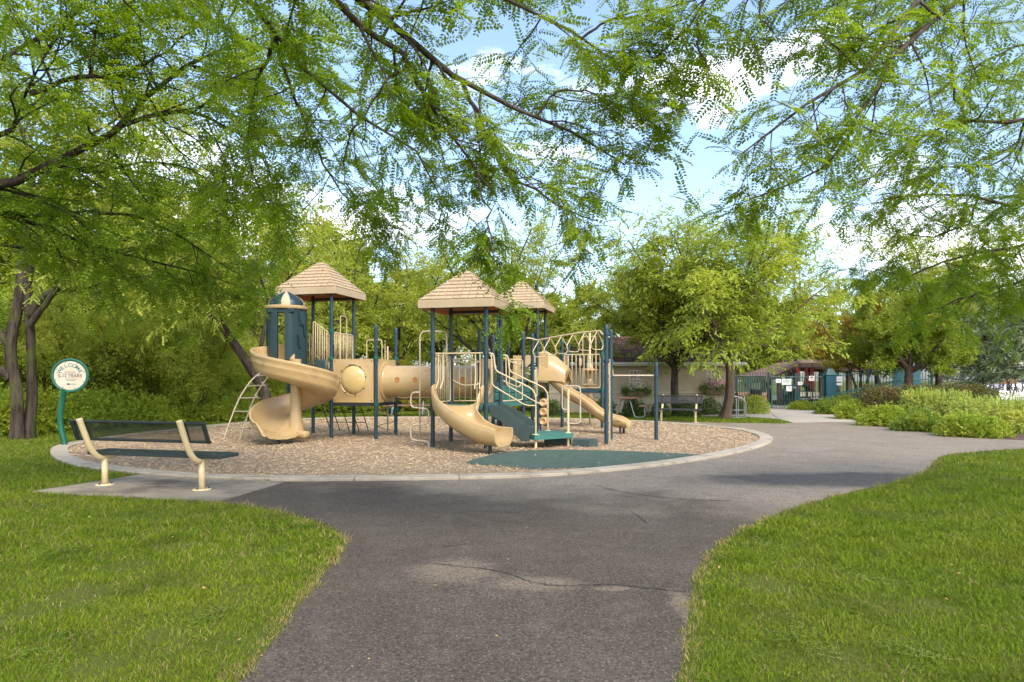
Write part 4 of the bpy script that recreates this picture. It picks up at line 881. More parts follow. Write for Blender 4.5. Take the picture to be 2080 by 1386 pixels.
# crawl box with its bubble window
def panel(a, b_, z0, z1, name='panel', th=.035, hole=None, mat='tan_plastic'):
    a, b_ = np.asarray(a, float), np.asarray(b_, float); d = b_ - a; L_ = np.linalg.norm(d); d /= L_; a = a + d * .055; L_ -= .11; n = np.array((d[1], -d[0]))
    H_ = z1 - z0; m = MB()
    def P(u, w, k): q = a + d * u + n * k * th / 2; return (q[0], q[1], z0 + w)
    if hole is None: m.box(p3(a + d * L_ / 2, (z0 + z1) / 2), (L_, th, H_), math.atan2(d[1], d[0]), .012)
    else:
        hu, hw, ru, rw = hole; K = 32; an = np.arange(K) * 2 * math.pi / K; rows = []
        def sq(k):
            o_ = []
            for t in an:
                cx_, sy_ = math.cos(t), math.sin(t); s = 1 / max(abs(cx_) / 1, abs(sy_) / 1); x, y = cx_ * s, sy_ * s
                o_.append(P(hu + (x * (L_ - hu) if x > 0 else x * hu), hw + (y * (H_ - hw) if y > 0 else y * hw), k))
            return o_
        el = lambda f, k: [P(hu + ru * f * math.cos(t), hw + rw * f * math.sin(t), k) for t in an]
        rows = [sq(1), el(1.08, 1), el(1.04, 1.5), el(1.0, 1.5), el(.97, 1), el(.97, -1), el(1.08, -1), sq(-1), sq(1)]
        m.grid(rows, True)
    o = smooth_angle(m.build(name, mat, ps), 35)
    for u in (.05, L_ - .05):
        for w in (.05, H_ - .05): q = P(u, w, 1); MB().lathe(q, [(.014, 0), (.014, .006), (.001, .009)], 8, (n[0], n[1], 0)).build('bolt', 'blue_clamp', o)
    return o
pb = panel(P1, Q1, .885, 1.93, 'bubble_panel', hole=(.53, .545, .34, .37))
bn = np.array((U[1], -U[0])); bcn = P1 + U * (.055 + .53)
smooth_angle(MB().lathe(p3(bcn + bn * -.01, .885 + .545), [(.345, 0), (.33, .03), (.27, .07), (.18, .095), (.08, .108), (.001, .11)], 28, (bn[0], bn[1], 0)).build('bubble_window', 'bubble_plastic', pb, True), 60)
for k in range(8):
    t = k * math.pi / 4 + .2; q = bcn + U * .345 * math.cos(t) + bn * .03
    MB().lathe(p3(q, .885 + .545 + .37 * math.sin(t)), [(.018, 0), (.018, .008), (.001, .010)], 8, (bn[0], bn[1], 0)).build('bolt', 'blue_clamp', pb)
pt = panel(Q1, Q2, .885, 1.93, 'tunnel_panel', hole=(.53, .50, .34, .34)); panel(P2_, Q2, .885, 1.93); pe = panel(S1, S2, .885, 1.93, 'tunnel_panel', hole=(.53, .50, .34, .34))
# tunnel
tc0 = (Q1 + Q2) / 2 + U * -.0; tz = .885 + .50; TR = .385
def ringpts(c, r, z=tz, n=36):
    a = np.arange(n) * 2 * math.pi / n; return np.stack([c[0] + VV[0] * r * np.cos(a), c[1] + VV[1] * r * np.cos(a), z + r * np.sin(a)], 1)
rows = []; Lt = 2.575
for s, r in ((.02, TR + .09), (.05, TR + .09), (.06, TR + .02), (.10, TR), (1.24, TR), (1.25, TR + .018), (1.33, TR + .018), (1.34, TR), (2.47, TR), (2.51, TR + .02), (2.52, TR + .09), (2.555, TR + .09), (2.555, TR - .03), (.02, TR - .03), (.02, TR + .09)): rows.append(ringpts(tc0 + U * s, r))
tun = smooth_angle(MB().grid(rows, True).build('tunnel', 'tan_plastic', ps), 40)
for s in (.46, .92, 1.72, 2.1):
    q = tc0 + U * s + bn * (TR * .985); MB().lathe(p3(q, tz + .05), [(.062, .0), (.062, .012), (.048, .014), (.044, .004), (.001, .004)], 16, (bn[0], bn[1], .08)).build('porthole', 'porthole_glow', tun)

# spiral slide ---------------------------------------------------------------
SC = np.array((-4.90, 15.62))
def spiral():
    prof_in = [(.13, .20), (.17, .10), (.26, .03), (.42, .0), (.60, .01), (.74, .06), (.84, .17), (.90, .32), (.925, .42)]
    prof_out = [(.945, .445), (.975, .44), (.985, .41), (.975, .37), (.955, .33), (.965, .27), (.960, .23), (.925, .17), (.925, .12), (.90, .06), (.82, -.015), (.62, -.055), (.42, -.06), (.24, -.03), (.12, .05)]
    th = np.linspace(118, 588, 84); rows = []
    zf = lambda a: np.interp(a, [110, 180, 270, 360, 450, 540, 590], [1.84, 1.72, 1.42, 1.10, .76, .44, .27])
    for a in th:
        t = R(a); d = np.array((math.cos(t), math.sin(t))); z = zf(a); end = np.clip((a - 520) / 68, 0, 1)
        ring = []
        for i, (r, h) in enumerate(prof_in + prof_out):
            hh = h * (1 - .45 * end) if h > .1 else h; rr = r * (1 + .03 * end)
            ring.append((*(SC + d * rr), z + hh))
        rows.append(ring)
    # straight run-out
    t = R(588); d = np.array((math.cos(t), math.sin(t))); tg = np.array((-d[1], d[0]))
    for k, s in enumerate((.08, .16, .25, .33, .37)):
        ring = []; f = (1, .9, .75, .5, .2)[k]
        for r, h in prof_in + prof_out:
            hh = (h * .55 * f + (.02 if k >= 3 else 0)) if h > .1 else h * (1 if k < 3 else .8); ring.append((*(SC + d * r * 1.03 + tg * s), .27 - .03 * k + hh + (.03 if k == 4 else 0)))
        rows.append(ring)
    return smooth_angle(MB().grid(rows, True, True, prof_in + prof_out).build('spiral_slide', 'tan_plastic', ps), 55)
spiral()
colm = MB().lathe(p3(SC, 0), [(.15, .10), (.19, .12), (.19, .28), (.165, .42), (.13, .60), (.12, .75), (.115, 1.5), (.12, 1.9)], 20).build('slide_column', 'tan_plastic', ps, True)
smooth_angle(MB().box(p3(SC + np.array((.16, -.10)), .20), (.34, .22, .16), R(-20), .04).build('slide_toe', 'tan_plastic', ps), 50)
rail('slide_foot', [p3(SC + np.array((-.2, -.55)), -.1), p3(SC + np.array((-.2, -.55)), .22)], .035, 'black_rubber')
# entrance turret over the slide
HC = np.array((-5.33, 16.30))
def arc_panel(a0, a1, z0, z1, r, th, name, mat, curl=.0):
    rows = []
    for a in np.linspace(R(a0), R(a1), 14):
        d = np.array((math.cos(a), math.sin(a))); w = .02 * math.sin((a - R(a0)) / (R(a1) - R(a0)) * math.pi * 3)
        rows.append([p3(HC + d * (r + w), z0), p3(HC + d * (r + .01 + w), (z0 + z1) / 2), p3(HC + d * (r + w), z1), p3(HC + d * (r - th), z1), p3(HC + d * (r - th), z0)])
    return smooth_angle(MB().grid(rows, True, True).build(name, mat, ps), 45)
tl = arc_panel(150, 262, 1.74, 3.10, .46, .05, 'turret_side', 'dark_hood'); tr_ = arc_panel(283, 375, 1.62, 3.10, .46, .05, 'turret_side', 'dark_hood')
for a, z in ((330, 2.72), (325, 2.2), (345, 2.45), (215, 2.5), (235, 2.15)):
    d = np.array((math.cos(R(a)), math.sin(R(a)))); e = np.array((-d[1], d[0]))
    rail('moulded_groove', [p3(HC + d * .475 - e * .03, z + .28), p3(HC + d * .485, z), p3(HC + d * .475 + e * .05, z - .03)], .014, 'dark_hood', tr_ if a > 280 else tl, 6, .04)
smooth_angle(MB().box(p3(HC + np.array((0, -.42)), 3.03), (.62, .06, .12), 0, .02).build('turret_header', 'dark_hood', ps), 40)
rimo = smooth_angle(MB().lathe(p3(HC, 3.10), [(.40, -.02), (.50, -.02), (.515, .0), (.515, .045), (.49, .06), (.40, .06)], 28).build('turret_rim', 'tan_plastic', ps, True), 40)
for k in range(12):
    a0, a1 = k * math.pi / 6, (k + 1) * math.pi / 6; rows = []
    for r, z in ((.40, 3.15), (.395, 3.25), (.33, 3.34), (.20, 3.43), (.05, 3.51)):
        row = []
        for t in (0, .25, .5, .75, 1):
            a = a0 + (a1 - a0) * t; bulge = 1 + .035 * math.sin(math.pi * t); row.append(p3(HC + np.array((math.cos(a), math.sin(a))) * r * bulge, z))
        rows.append(row)
    MB().grid(rows, False).build('dome_segment', 'roof_plastic' if k % 3 == 0 else 'dark_hood', rimo, True)
MB().lathe(p3(HC, 3.50), [(.055, 0), (.05, .02), (.001, .03)], 12).build('dome_finial', 'roof_plastic', rimo, True)

# wide scoop slide of the middle tower, and the wave slide ----------------------
def trough(stations, name, mat='tan_plastic', th=.035, cap=True):
    """stations: (x, y, z, heading_x, heading_y, width, left wall, right wall)"""
    rows = []
    for x, y, z, hx, hy, w, hl, hr in stations:
        h = np.array((hx, hy)); h /= np.linalg.norm(h); n = np.array((-h[1], h[0]))      # n points to the slider's left
        prof = [(1.0, hl), (.97, hl * .72), (.90, hl * .38), (.76, hl * .12), (.5, .012), (0, 0), (-.5, .012), (-.76, hr * .12), (-.90, hr * .38), (-.97, hr * .72), (-1.0, hr)]
        ins = [(s * w / 2, q) for s, q in prof]; e = th
        outs = [(-w / 2 - e * .5, hr + .012), (-w / 2 - e, hr - .01), (-w / 2 - e, hr * .6), (-w / 2 * .95 - e, hr * .25 - e * .5), (-w / 2 * .7, -e * 1.5), (0, -e * 1.6), (w / 2 * .7, -e * 1.5), (w / 2 * .95 + e, hl * .25 - e * .5), (w / 2 + e, hl * .6), (w / 2 + e, hl - .01), (w / 2 + e * .5, hl + .012)]
        rows.append([(x + n[0] * s, y + n[1] * s, z + q) for s, q in ins + outs])
    return smooth_angle(MB().grid(rows, True, cap, ins + outs).build(name, mat, ps), 50)
ce = (A2 + C2) / 2
st = []; cp = catmull([p3(ce - VV * .03, .90), p3(ce - VV * .22, .86), p3(ce + np.array((.0, -.50)), .66), p3(ce + np.array((.26, -.80)), .44), p3(ce + np.array((.58, -1.02)), .28), p3(ce + np.array((.82, -1.16)), .24), p3(ce + np.array((.95, -1.24)), .225)], 5)
tg = np.gradient(cp, axis=0); s_ = np.linspace(0, 1, len(cp))
for p, t, q in zip(cp, tg, s_):
    hd = t[:2] if q > .06 else -VV
    # right wall (seen from above, facing down the slide) is the camera side: high and continuous
    st.append((p[0], p[1], p[2], hd[0], hd[1], np.interp(q, [0, .15, .5, 1], [1.02, .96, .70, .58]), np.interp(q, [0, .10, .3, .6, 1], [.42, .36, .24, .24, .27]), np.interp(q, [0, .10, .3, .6, .9, 1], [.44, .43, .40, .34, .29, .28])))
trough(st, 'scoop_slide', th=.04)
rail('slide_foot', [(-.42, 13.18, -.1), (-.42, 13.18, .2)], .035, 'black_rubber')
e0 = np.array((0.98, 18.78)); e1 = np.array((3.03, 17.88)); hd = (e1 - e0) / np.linalg.norm(e1 - e0); st = []
for s in np.linspace(0, 1, 40):
    q = e0 + (e1 - e0) * s; z = np.interp(s, [0, .05, .18, .30, .42, .52, .64, .76, .86, .94, 1], [1.43, 1.39, 1.14, .95, .82, .68, .47, .33, .27, .25, .24]); st.append((q[0], q[1], z, hd[0], hd[1], .44, np.interp(s, [0, .9, 1], [.20, .20, .10]), np.interp(s, [0, .9, 1], [.20, .20, .10])))
wv = trough(st, 'wave_slide', th=.045)
for off in (.268, -.268):
    n = np.array((-hd[1], hd[0])) * off; pts = [p3(e0 + (e1 - e0) * s + n, np.interp(s, [0, .05, .18, .30, .42, .52, .64, .76, .86, .94, 1], [1.43, 1.39, 1.14, .95, .82, .68, .47, .33, .27, .25, .24]) + .10) for s in np.linspace(.05, .93, 26)]
    MB().tube(pts, .006, 5).build('side_groove', 'dark_stair', wv)
for s in (.18, -.18):
    n = np.array((-hd[1], hd[0])); MB().cyl(*(e1 - hd * .18 + n * s), -.1, .22, .03).build('slide_foot', 'black_rubber', ps)
# hood panel and hood of the wave slide
hp0, hp1 = np.array((-.02, 19.18)), np.array((.98, 18.98)); panel(hp0, hp1, 1.10, 2.10, 'hood_panel', hole=(.58, .42, .26, .38))
rows = []
for s, w, hgt, zb in ((-.04, .46, .84, 1.40), (.05, .45, .80, 1.40), (.30, .39, .66, 1.40), (.58, .33, .46, 1.38), (.66, .31, .40, 1.34)):
    c = e0 + hd * (s - .08) + VV * .05; n = np.array((-hd[1], hd[0])); o_, i_ = [], []
    for a in np.linspace(0, math.pi, 13):
        x = math.cos(a); y = math.sin(a) ** .6; o_.append(p3(c + n * x * w, zb + y * hgt)); i_.append(p3(c + n * x * (w - .035), zb + y * (hgt - .035)))
    rows.append(o_ + i_[::-1])
smooth_angle(MB().grid(rows, True, True).build('slide_hood', 'tan_plastic', ps), 45)
panel(X1 - U * .04, X1 + U * .36, 1.35, 2.15, 'hood_side')

# climbers -------------------------------------------------------------------
def loop_ladder():
    b0, b1 = np.array((-6.92, 16.50)), np.array((-6.50, 16.42)); t0 = np.array((-5.98, 17.30)); t1 = np.array((-5.62, 17.12))
    f = lambda a, t: catmull([p3(a, -.05), p3(a + (t - a) * .17, .55), p3(a + (t - a) * .36, 1.08), p3(a + (t - a) * .64, 1.52), p3(t, 1.72)], 5)
    r0, r1 = f(b0, t0), f(b1, t1)
    lad = smooth_angle(MB().tube(r0, .019, 8).build('arch_ladder', 'worn_tan_metal', ps, True), 60)
    smooth_angle(MB().tube(r1, .019, 8).build('ladder_side', 'worn_tan_metal', lad, True), 60)
    for k in range(6):
        i = 3 + k * 3; a, c = r0[i], r1[i]; d = c - a; fwd = np.array((.10, -.26, .02))
        MB().tube(catmull([a, a + d * .45 + fwd * .55, c + fwd, c + d * .40 + fwd * .6, c + d * .30, c + d * .02 + (0, 0, .10)], 5), .016, 6).build('loop_rung', 'worn_tan_metal', lad, True)
loop_ladder()
def snake_pole():
    a = np.array((-1.95, 14.58)); m = MB().tube(rounded([p3(a, -.1), p3(a, 2.46), p3(A2 + np.array((.12, .05)), 2.46), p3(A2 + np.array((.26, .35)), 2.46), p3(A2 + np.array((.26, .35)), .9)], .15), .016, 8).build('snake_climber', 'worn_tan_metal', ps, True)
    pts = []
    for k, z in enumerate((1.17, .83, .48, .14, -.06)):
        s = -1 if k % 2 == 0 else 1; nx = (1.17, .83, .48, .14, -.06)[k + 1] if k < 4 else None
        pts.append(p3(a, z))
        if nx is not None: pts += [p3(a + U * s * .19, z - .01), p3(a + U * s * .21, (z + nx) / 2), p3(a + U * s * .19, nx + .02)]
    MB().tube(rounded(pts, .09), .016, 8).build('snake_loop', 'worn_tan_metal', m, True)
snake_pole()
# corkscrew pole, net, bits seen under the crawl box
ck = np.array((-3.22, 17.85)); cm = MB().tube([p3(ck, -.1), p3(ck, 2.3)], .02, 8).build('corkscrew_pole', 'tan_metal', ps, True)
MB().tube([p3(ck + np.array((math.cos(t), math.sin(t))) * .26, .02 + t * .062) for t in np.linspace(0, 26, 110)], .014, 6).build('corkscrew', 'tan_metal', cm, True)
nt_ = MB(); net0, net1 = np.array((-5.15, 18.5)), np.array((-4.05, 18.25))
net = MB().tube([p3(net0, .86), p3(net1, .86)], .016, 6).build('climbing_net', 'black_rubber', ps)
for k in range(5):
    q = net0 + (net1 - net0) * k / 4; MB().tube(catmull([p3(q, .86), p3(q + np.array((.06, .25)), .5), p3(q + np.array((.15, .55)), -.02)], 4), .013, 6).build('net_rope', 'black_rubber', net, True)
for z, o_ in ((.55, .22), (.27, .42)): MB().tube([p3(net0 + np.array((.05, o_)), z), p3(net1 + np.array((.08, o_)), z)], .013, 6).build('net_rope', 'black_rubber', net, True)

# middle tower: entry rails, side barrier, curved rails
rail('entry_rail', [p3(A2 + U * .05, 1.985), p3(C2 - U * .05, 1.985)], .016)
for a, s in ((A2, 1), (C2, -1)):
    for k in (.10, .20): rail('entry_bar', [p3(a + U * s * (k + .03), 1.985), p3(a + U * s * (k + .03), 1.42), p3(a + U * s * (k - .02 + .03) - VV * .12, 1.24)], .012)
barrier(A2, B2, .95, 1.95, 7); barrier(B2, S1, .95, 1.90, 3, 'bridge_rail')
for z in (1.86, 1.36): MB().tube(catmull([p3(B2 + U * .04, z + .06), p3(B2 + U * .28 + VV * .05, z - .05), p3(B2 + U * .62 + VV * .05, z - .03), p3(S1 - U * .06 - VV * .05, z + .02)], 5), .016, 8).build('swag_rail', 'tan_metal', ps, True)
barrier(D2 + VV * .05, M1, .95, 1.90, 2, 'bridge_rail'); barrier(M2, X1, 1.0, 1.75, 3, 'bridge_rail')
for z in (1.84, 1.33): MB().tube(catmull([p3(D2 + U * .06, z + .08), p3(D2 + U * .3 + VV * .4, z - .06), p3(M1 - U * .06, z + .03)], 5), .016, 8).build('swag_rail', 'tan_metal', ps, True)
rail('handle', [p3(X1 - U * .05, 1.0), p3(X1 - U * .13, 1.3), p3(X1 - U * .13, 2.12), p3(X1 + U * .1, 2.16)], .014)

# stairs, transfer platform and their rails
plat = [(.27, 14.50), (.46, 14.08), (1.30, 14.62), (1.22, 15.20), (.78, 15.58), (.42, 15.12)]
tp = smooth_angle(MB().prism(plat, .20, .30).build('transfer_platform', 'green_deck', ps), 30)
for q in ((.56, 14.20), (.80, 14.36), (1.05, 14.52)): MB().lathe((q[0] - .01, q[1] - .05, .255), [(.014, 0), (.014, .012), (.001, .014)], 8, (.5, -.85, 0)).build('bolt', 'galvanised', tp)
for q in ((.49, 14.22), (.80, 15.42), (1.20, 14.72)):
    MB().cyl(*q, -.1, .205, .028, 12).build('leg', 'bench_cream', tp, True)
    MB().lathe((*q, .30), [(.075, .0), (.075, .006), (.03, .010)], 14).build('flange', 'bench_cream', tp, True)
def stairs():
    s0 = (C2 + D2) / 2 + U * .02; w = .40; run = .82
    def side(k):
        n = VV * k * w; pts = [(0, .90), (.08, .92), (.36, .80), (run, .50), (run + .04, .46), (run + .04, .16), (run - .14, .16), (.40, .46), (.16, .62), (0, .70)]; rows = [[p3(s0 + U * u + n * f, z) for u, z in pts] for f in (1.0, .93)]
        return smooth_angle(MB().grid(rows, True, True).build('stair_side', 'dark_stair', stp), 30)
    stp = MB().box(p3(s0 + U * .20, .645), (.30, w * 1.86, .10), RZ, .01).build('stairs', 'dark_stair', ps)
    for u, z in ((.47, .47), (.72, .36)): MB().box(p3(s0 + U * u, z), (.28, w * 1.86, .16), RZ, .01).build('tread', 'dark_stair', stp)
    side(1); side(-1)
stairs()
for a, leg_, dz in ((C2, (.49, 14.22), 0), (D2, (.80, 15.42), 0)):
    l_ = np.array(leg_); d = l_ - a
    rail('handrail', [p3(a + d * .05, 1.985), p3(a + d * .15, 1.97), p3(a + d * .19, 1.62), p3(a + d * .92, 1.25), p3(l_, 1.12), p3(l_, .30)], .017, rr=.08)
    rail('handrail', [p3(a + d * .11, 1.96), p3(a + d * .12, 1.32), p3(a + d * .80, .90), p3(l_, .90)], .014, rr=.08)
hp = np.array((1.20, 14.72))
rail('handle_post', [p3(hp, .3), p3(hp, 1.24)], .028, 'bench_cream')
rail('grab_loop', [p3(hp, .78), p3(hp - U * .13, .80), p3(hp - U * .13, 1.30), p3(hp + U * .26, 1.30), p3(hp + U * .26, .50), p3(hp, .50)], .016, 'worn_tan_metal', rr=.08)
smooth_angle(MB().prism([(1.28, 14.62), (1.62, 14.50), (1.82, 14.62), (1.85, 14.90), (1.35, 15.06)], .02, .16).build('entry_step', 'dark_stair', ps), 30)
smooth_angle(MB().prism([(.70, 15.0), (1.26, 14.86), (1.30, 15.06), (.74, 15.2)], .04, .19).build('entry_step', 'dark_stair', ps), 30)
# log roll
for z in (.86, .63, .40): smooth_angle(MB().lathe(p3(np.array((.80, 17.30)), z), [(.001, -.16), (.075, -.2), (.10, -.17), (.105, 0), (.10, .17), (.075, .2), (.001, .16)], 18, (-.2, -.95, 0)).build('climbing_log', 'wood_log', ps, True), 50)
rail('log_axle', [p3(np.array((.72, 17.55)), .9), p3(np.array((.72, 17.55)), .1)], .02, 'blue_clamp')

# overhead loop ladder ----------------------------------------------------------
def overhead():
    j0 = (M1 + M2) / 2 + (N1 - M1) * .12; j1 = (N1 + N2) / 2 - (N1 - M1) * .10; z0, z1 = 2.40, 2.50
    beam = smooth_angle(MB().tube(catmull([p3(j0, z0), p3(j0 + (j1 - j0) * .35, 2.47), p3(j0 + (j1 - j0) * .7, 2.53), p3(j1, z1 + .05)], 8), .02, 8).build('overhead_beam', 'tan_metal', ps, True), 60)
    for m_, j, z in ((M1, j0, z0), (M2, j0, z0), (N1, j1, z1 + .05), (N2, j1, z1 + .05)): MB().tube(catmull([p3(m_, 2.43), p3(m_ + (j - m_) * .5 + (j - m_)[::-1] * (0, .0), 2.44), p3(j, z)], 5), .018, 8).build('beam_bracket', 'tan_metal', beam, True)
    n = np.array((-(j1 - j0)[1], (j1 - j0)[0])); n /= np.linalg.norm(n)
    for k in range(6):
        s = .04 + k * .184; c = j0 + (j1 - j0) * s; z = np.interp(s, [0, .35, .7, 1], [z0, 2.47, 2.53, z1 + .05])
        MB().tube(rounded([p3(c, z), p3(c - n * .27, z - .30), p3(c - n * .20, z - .42), p3(c + n * .20, z - .42), p3(c + n * .27, z - .30), p3(c, z)], .07), .012, 6).build('hand_loop', 'tan_metal', beam, True)
overhead()
lad = rail('end_ladder', [p3(N1 + VV * .30, .02), p3(N1 + VV * .30, 1.90)], .016)
rail('ladder_side', [p3(N1 + VV * .70, .02), p3(N1 + VV * .70, 1.90)], .016, parent=lad)
for z in (.25, .55, .85, 1.15, 1.45, 1.75): MB().tube([p3(N1 + VV * .30, z), p3(N1 + VV * .70, z)], .013, 6).build('rung', 'tan_metal', lad, True)
for z in (1.85, .5): MB().tube([p3(N1, z), p3(N2, z)], .012, 6).build('cross_rod', 'tan_metal', ps, True)
smooth_angle(MB().tube([p3(N2, 1.53), p3(BAR, 1.53)], .019, 10).build('chin_bar', 'worn_tan_metal', ps, True), 60)
# far tower: barrier, panels, wheel, pods
barrier(V1, V2, DKV + .05, 2.16, 8); panel(V1, V3, 1.2, 2.15, 'side_panel', hole=(.5, .48, .16, .30)); pv = panel(V2, V4, 1.2, 2.15, 'side_panel')
smooth_angle(MB().lathe(p3((V2 + V4) / 2 + U * .03, 1.62), [(.36, 0), (.36, .03), (.33, .06), (.26, .16), (.15, .22), (.001, .24)], 24, (U[0], U[1], 0)).build('bubble_window', 'bubble_plastic', pv, True), 55)
rail('handle', [p3(V1 + U * .45 + VV * 1.1, DKV), p3(V1 + U * .45 + VV * 1.1, 2.75), p3(V1 + U * .85 + VV * 1.1, 2.75), p3(V1 + U * .85 + VV * 1.1, DKV)], .014)
wc = V1 + U * .50 + VV * .30
wh = MB().tube([p3(wc + U * .16 * math.cos(t), 1.95 + .17 * math.sin(t)) for t in np.linspace(0, 2 * math.pi, 24)[:-1]], .022, 8, True).build('steering_wheel', 'black_rubber', ps, True)
MB().lathe(p3(wc, 1.95), [(.15, -.01), (.15, .0), (.05, .03), (.001, .03)], 20, (-VV[0], -VV[1], 0)).build('wheel_disc', 'black_rubber', wh); MB().box(p3(wc - VV * .04, 1.95), (.09, .03, .22), RZ, .01).build('wheel_spoke', 'tan_plastic', wh)
pc = np.array((2.36, 21.3)) + VV * .35; pod = MB().cyl(pc[0], pc[1], -.1, 2.9, .03, 12).build('pod_pole', 'tan_metal', ps, True)
for z in (.78, 1.25, 1.72): smooth_angle(MB().lathe(p3(pc, z), [(.05, -.26), (.10, -.20), (.12, -.06), (.24, -.02), (.255, .0), (.24, .03), (.11, .06), (.09, .18), (.05, .22)], 22).build('climbing_pod', 'tan_plastic', pod, True), 60)

# ================================================================== BENCHES, SIGN
def xf(loc, rz):
    c, s = math.cos(rz), math.sin(rz); M = np.array([[c, -s, 0], [s, c, 0], [0, 0, 1]]); L_ = np.array(loc, float)
    return lambda pts: np.asarray(pts, float).reshape(-1, 3) @ M.T + L_
def tmb(m, f):
    m.V = [f(v) for v in m.V]; return m
def perforated(L_, H_, nx, ny, fill=.44):
    """sheet L_ x H_ with real round holes; x along, z up, thin in y"""
    m = MB(); cw, ch = L_ / nx, H_ / ny; K = 8; an = (np.arange(K) + .5) * 2 * math.pi / K; r_ = min(cw, ch) * fill / 2
    sq = np.array([(math.cos(t) / max(abs(math.cos(t)), abs(math.sin(t))), math.sin(t) / max(abs(math.cos(t)), abs(math.sin(t)))) for t in an]) * .5
    ci = np.stack([np.cos(an), np.sin(an)], 1) * r_; q = np.array([(k, (k + 1) % K, K + (k + 1) % K, K + k) for k in range(K)]); Vs = []; Qs = []; n = 0
    for i in range(nx):
        for j in range(ny):
            c = np.array(((i + .5) * cw - L_ / 2, (j + .5) * ch)); o_ = c + sq * (cw, ch); i_ = c + ci
            v = np.concatenate([o_, i_]); Vs.append(np.stack([v[:, 0], np.zeros(2 * K), v[:, 1]], 1)); Qs.append(q + n); n += 2 * K
    m.V = [np.concatenate(Vs)]; m.Q = [np.concatenate(Qs)]; m.n = n; return m
def bench(name, label, loc, rz, L_, leg, back_mat, seat_mat, nx=84, back_top=.91, over=0.0):
    t = thing(name, label, 'bench', loc, None); f = xf(loc, rz)
    lean = math.atan2(.18, .44)
    def tilt(P, y0, z0):       # lean a panel backwards about its lower edge
        P = np.asarray(P, float).reshape(-1, 3); c, s = math.cos(lean), math.sin(lean); return np.stack([P[:, 0] + over, y0 + P[:, 1] * c - P[:, 2] * s, z0 + P[:, 2] * c + P[:, 1] * s], 1)
    H_ = .25; bk = perforated(L_ - .06, H_, nx, 9); bk.V = [tilt(bk.V[0], -.175, .650)]; b_ = tmb(bk, f).build('backrest', back_mat, t)
    for z, h in ((-.012, .03), (H_ - .004, .03)):
        e = MB().box((0, 0, z), (L_, .035, h), 0, .006); e.V = [tilt(v, -.175, .650) for v in e.V]; tmb(e, f).build('edge_rail', back_mat, b_)
    for x in (-L_ / 2 + .03, L_ / 2 - .03, -leg / 2 - over, leg / 2 - over):
        e = MB().box((x, -.008, H_ / 2), (.055, .03, H_ + .02), 0, .004); e.V = [tilt(v, -.175, .650) for v in e.V]; tmb(e, f).build('edge_rail', back_mat, b_)
    st_ = perforated(L_ - .06, .36, nx, 13); st_.V = [np.stack([st_.V[0][:, 0] + over, st_.V[0][:, 2] + .0, np.full(len(st_.V[0]), .452)], 1)]; s_ = tmb(st_, f).build('seat', seat_mat, t)
    for y in (.0, .36): tmb(MB().box((over, y, .435), (L_, .03, .05), 0, .008), f).build('edge_rail', seat_mat, s_)
    for x in (-L_ / 2 + .015, L_ / 2 - .015): tmb(MB().box((x + over, .18, .435), (.03, .33, .05), 0, .006), f).build('edge_rail', seat_mat, s_)
    for x in (-leg / 2, leg / 2):
        a = smooth_angle(tmb(MB().tube(rounded([(x, .30, .405), (x, -.04, .37), (x, -.165, .50), (x, -.34, back_top)], .16, 8), .038, 14), f).build('support', 'bench_cream', t, True), 60)
        tmb(MB().cyl(x, .06, .0, .40, .040, 14), f).build('leg', 'bench_cream', t, True)
        fl = tmb(MB().lathe((x, .06, .0), [(.115, 0.0), (.115, .012), (.045, .016)], 20), f).build('base_flange', 'bench_cream', t, True)
        for k in (0, 1, 2):
            an = k * 2.09 + .5; tmb(MB().lathe((x + .085 * math.cos(an), .06 + .085 * math.sin(an), .012), [(.013, 0), (.013, .016), (.001, .018)], 6), f).build('bolt', 'blue_clamp', fl)
    return t
lA, lB = np.array(G(213, 988)), np.array(G(410, 998)); bm_ = (lA + lB) / 2; brz = math.atan2((lB - lA)[1], (lB - lA)[0])
off = np.array((-math.sin(brz), math.cos(brz))) * -.06
bench('park_bench', 'near perforated black bench with cream posts, seen from behind on the slab', (bm_[0] + off[0], bm_[1] + off[1], .02), brz, 2.10, float(np.linalg.norm(lB - lA)), 'bench_black', 'bench_green', over=.05)
fb = G(1378, 858); bench('park_bench', 'far grey mesh bench facing the playground under the forked tree', (fb[0], fb[1], .0), R(158), 1.55, 1.12, 'grey_mesh', 'grey_mesh', 60)

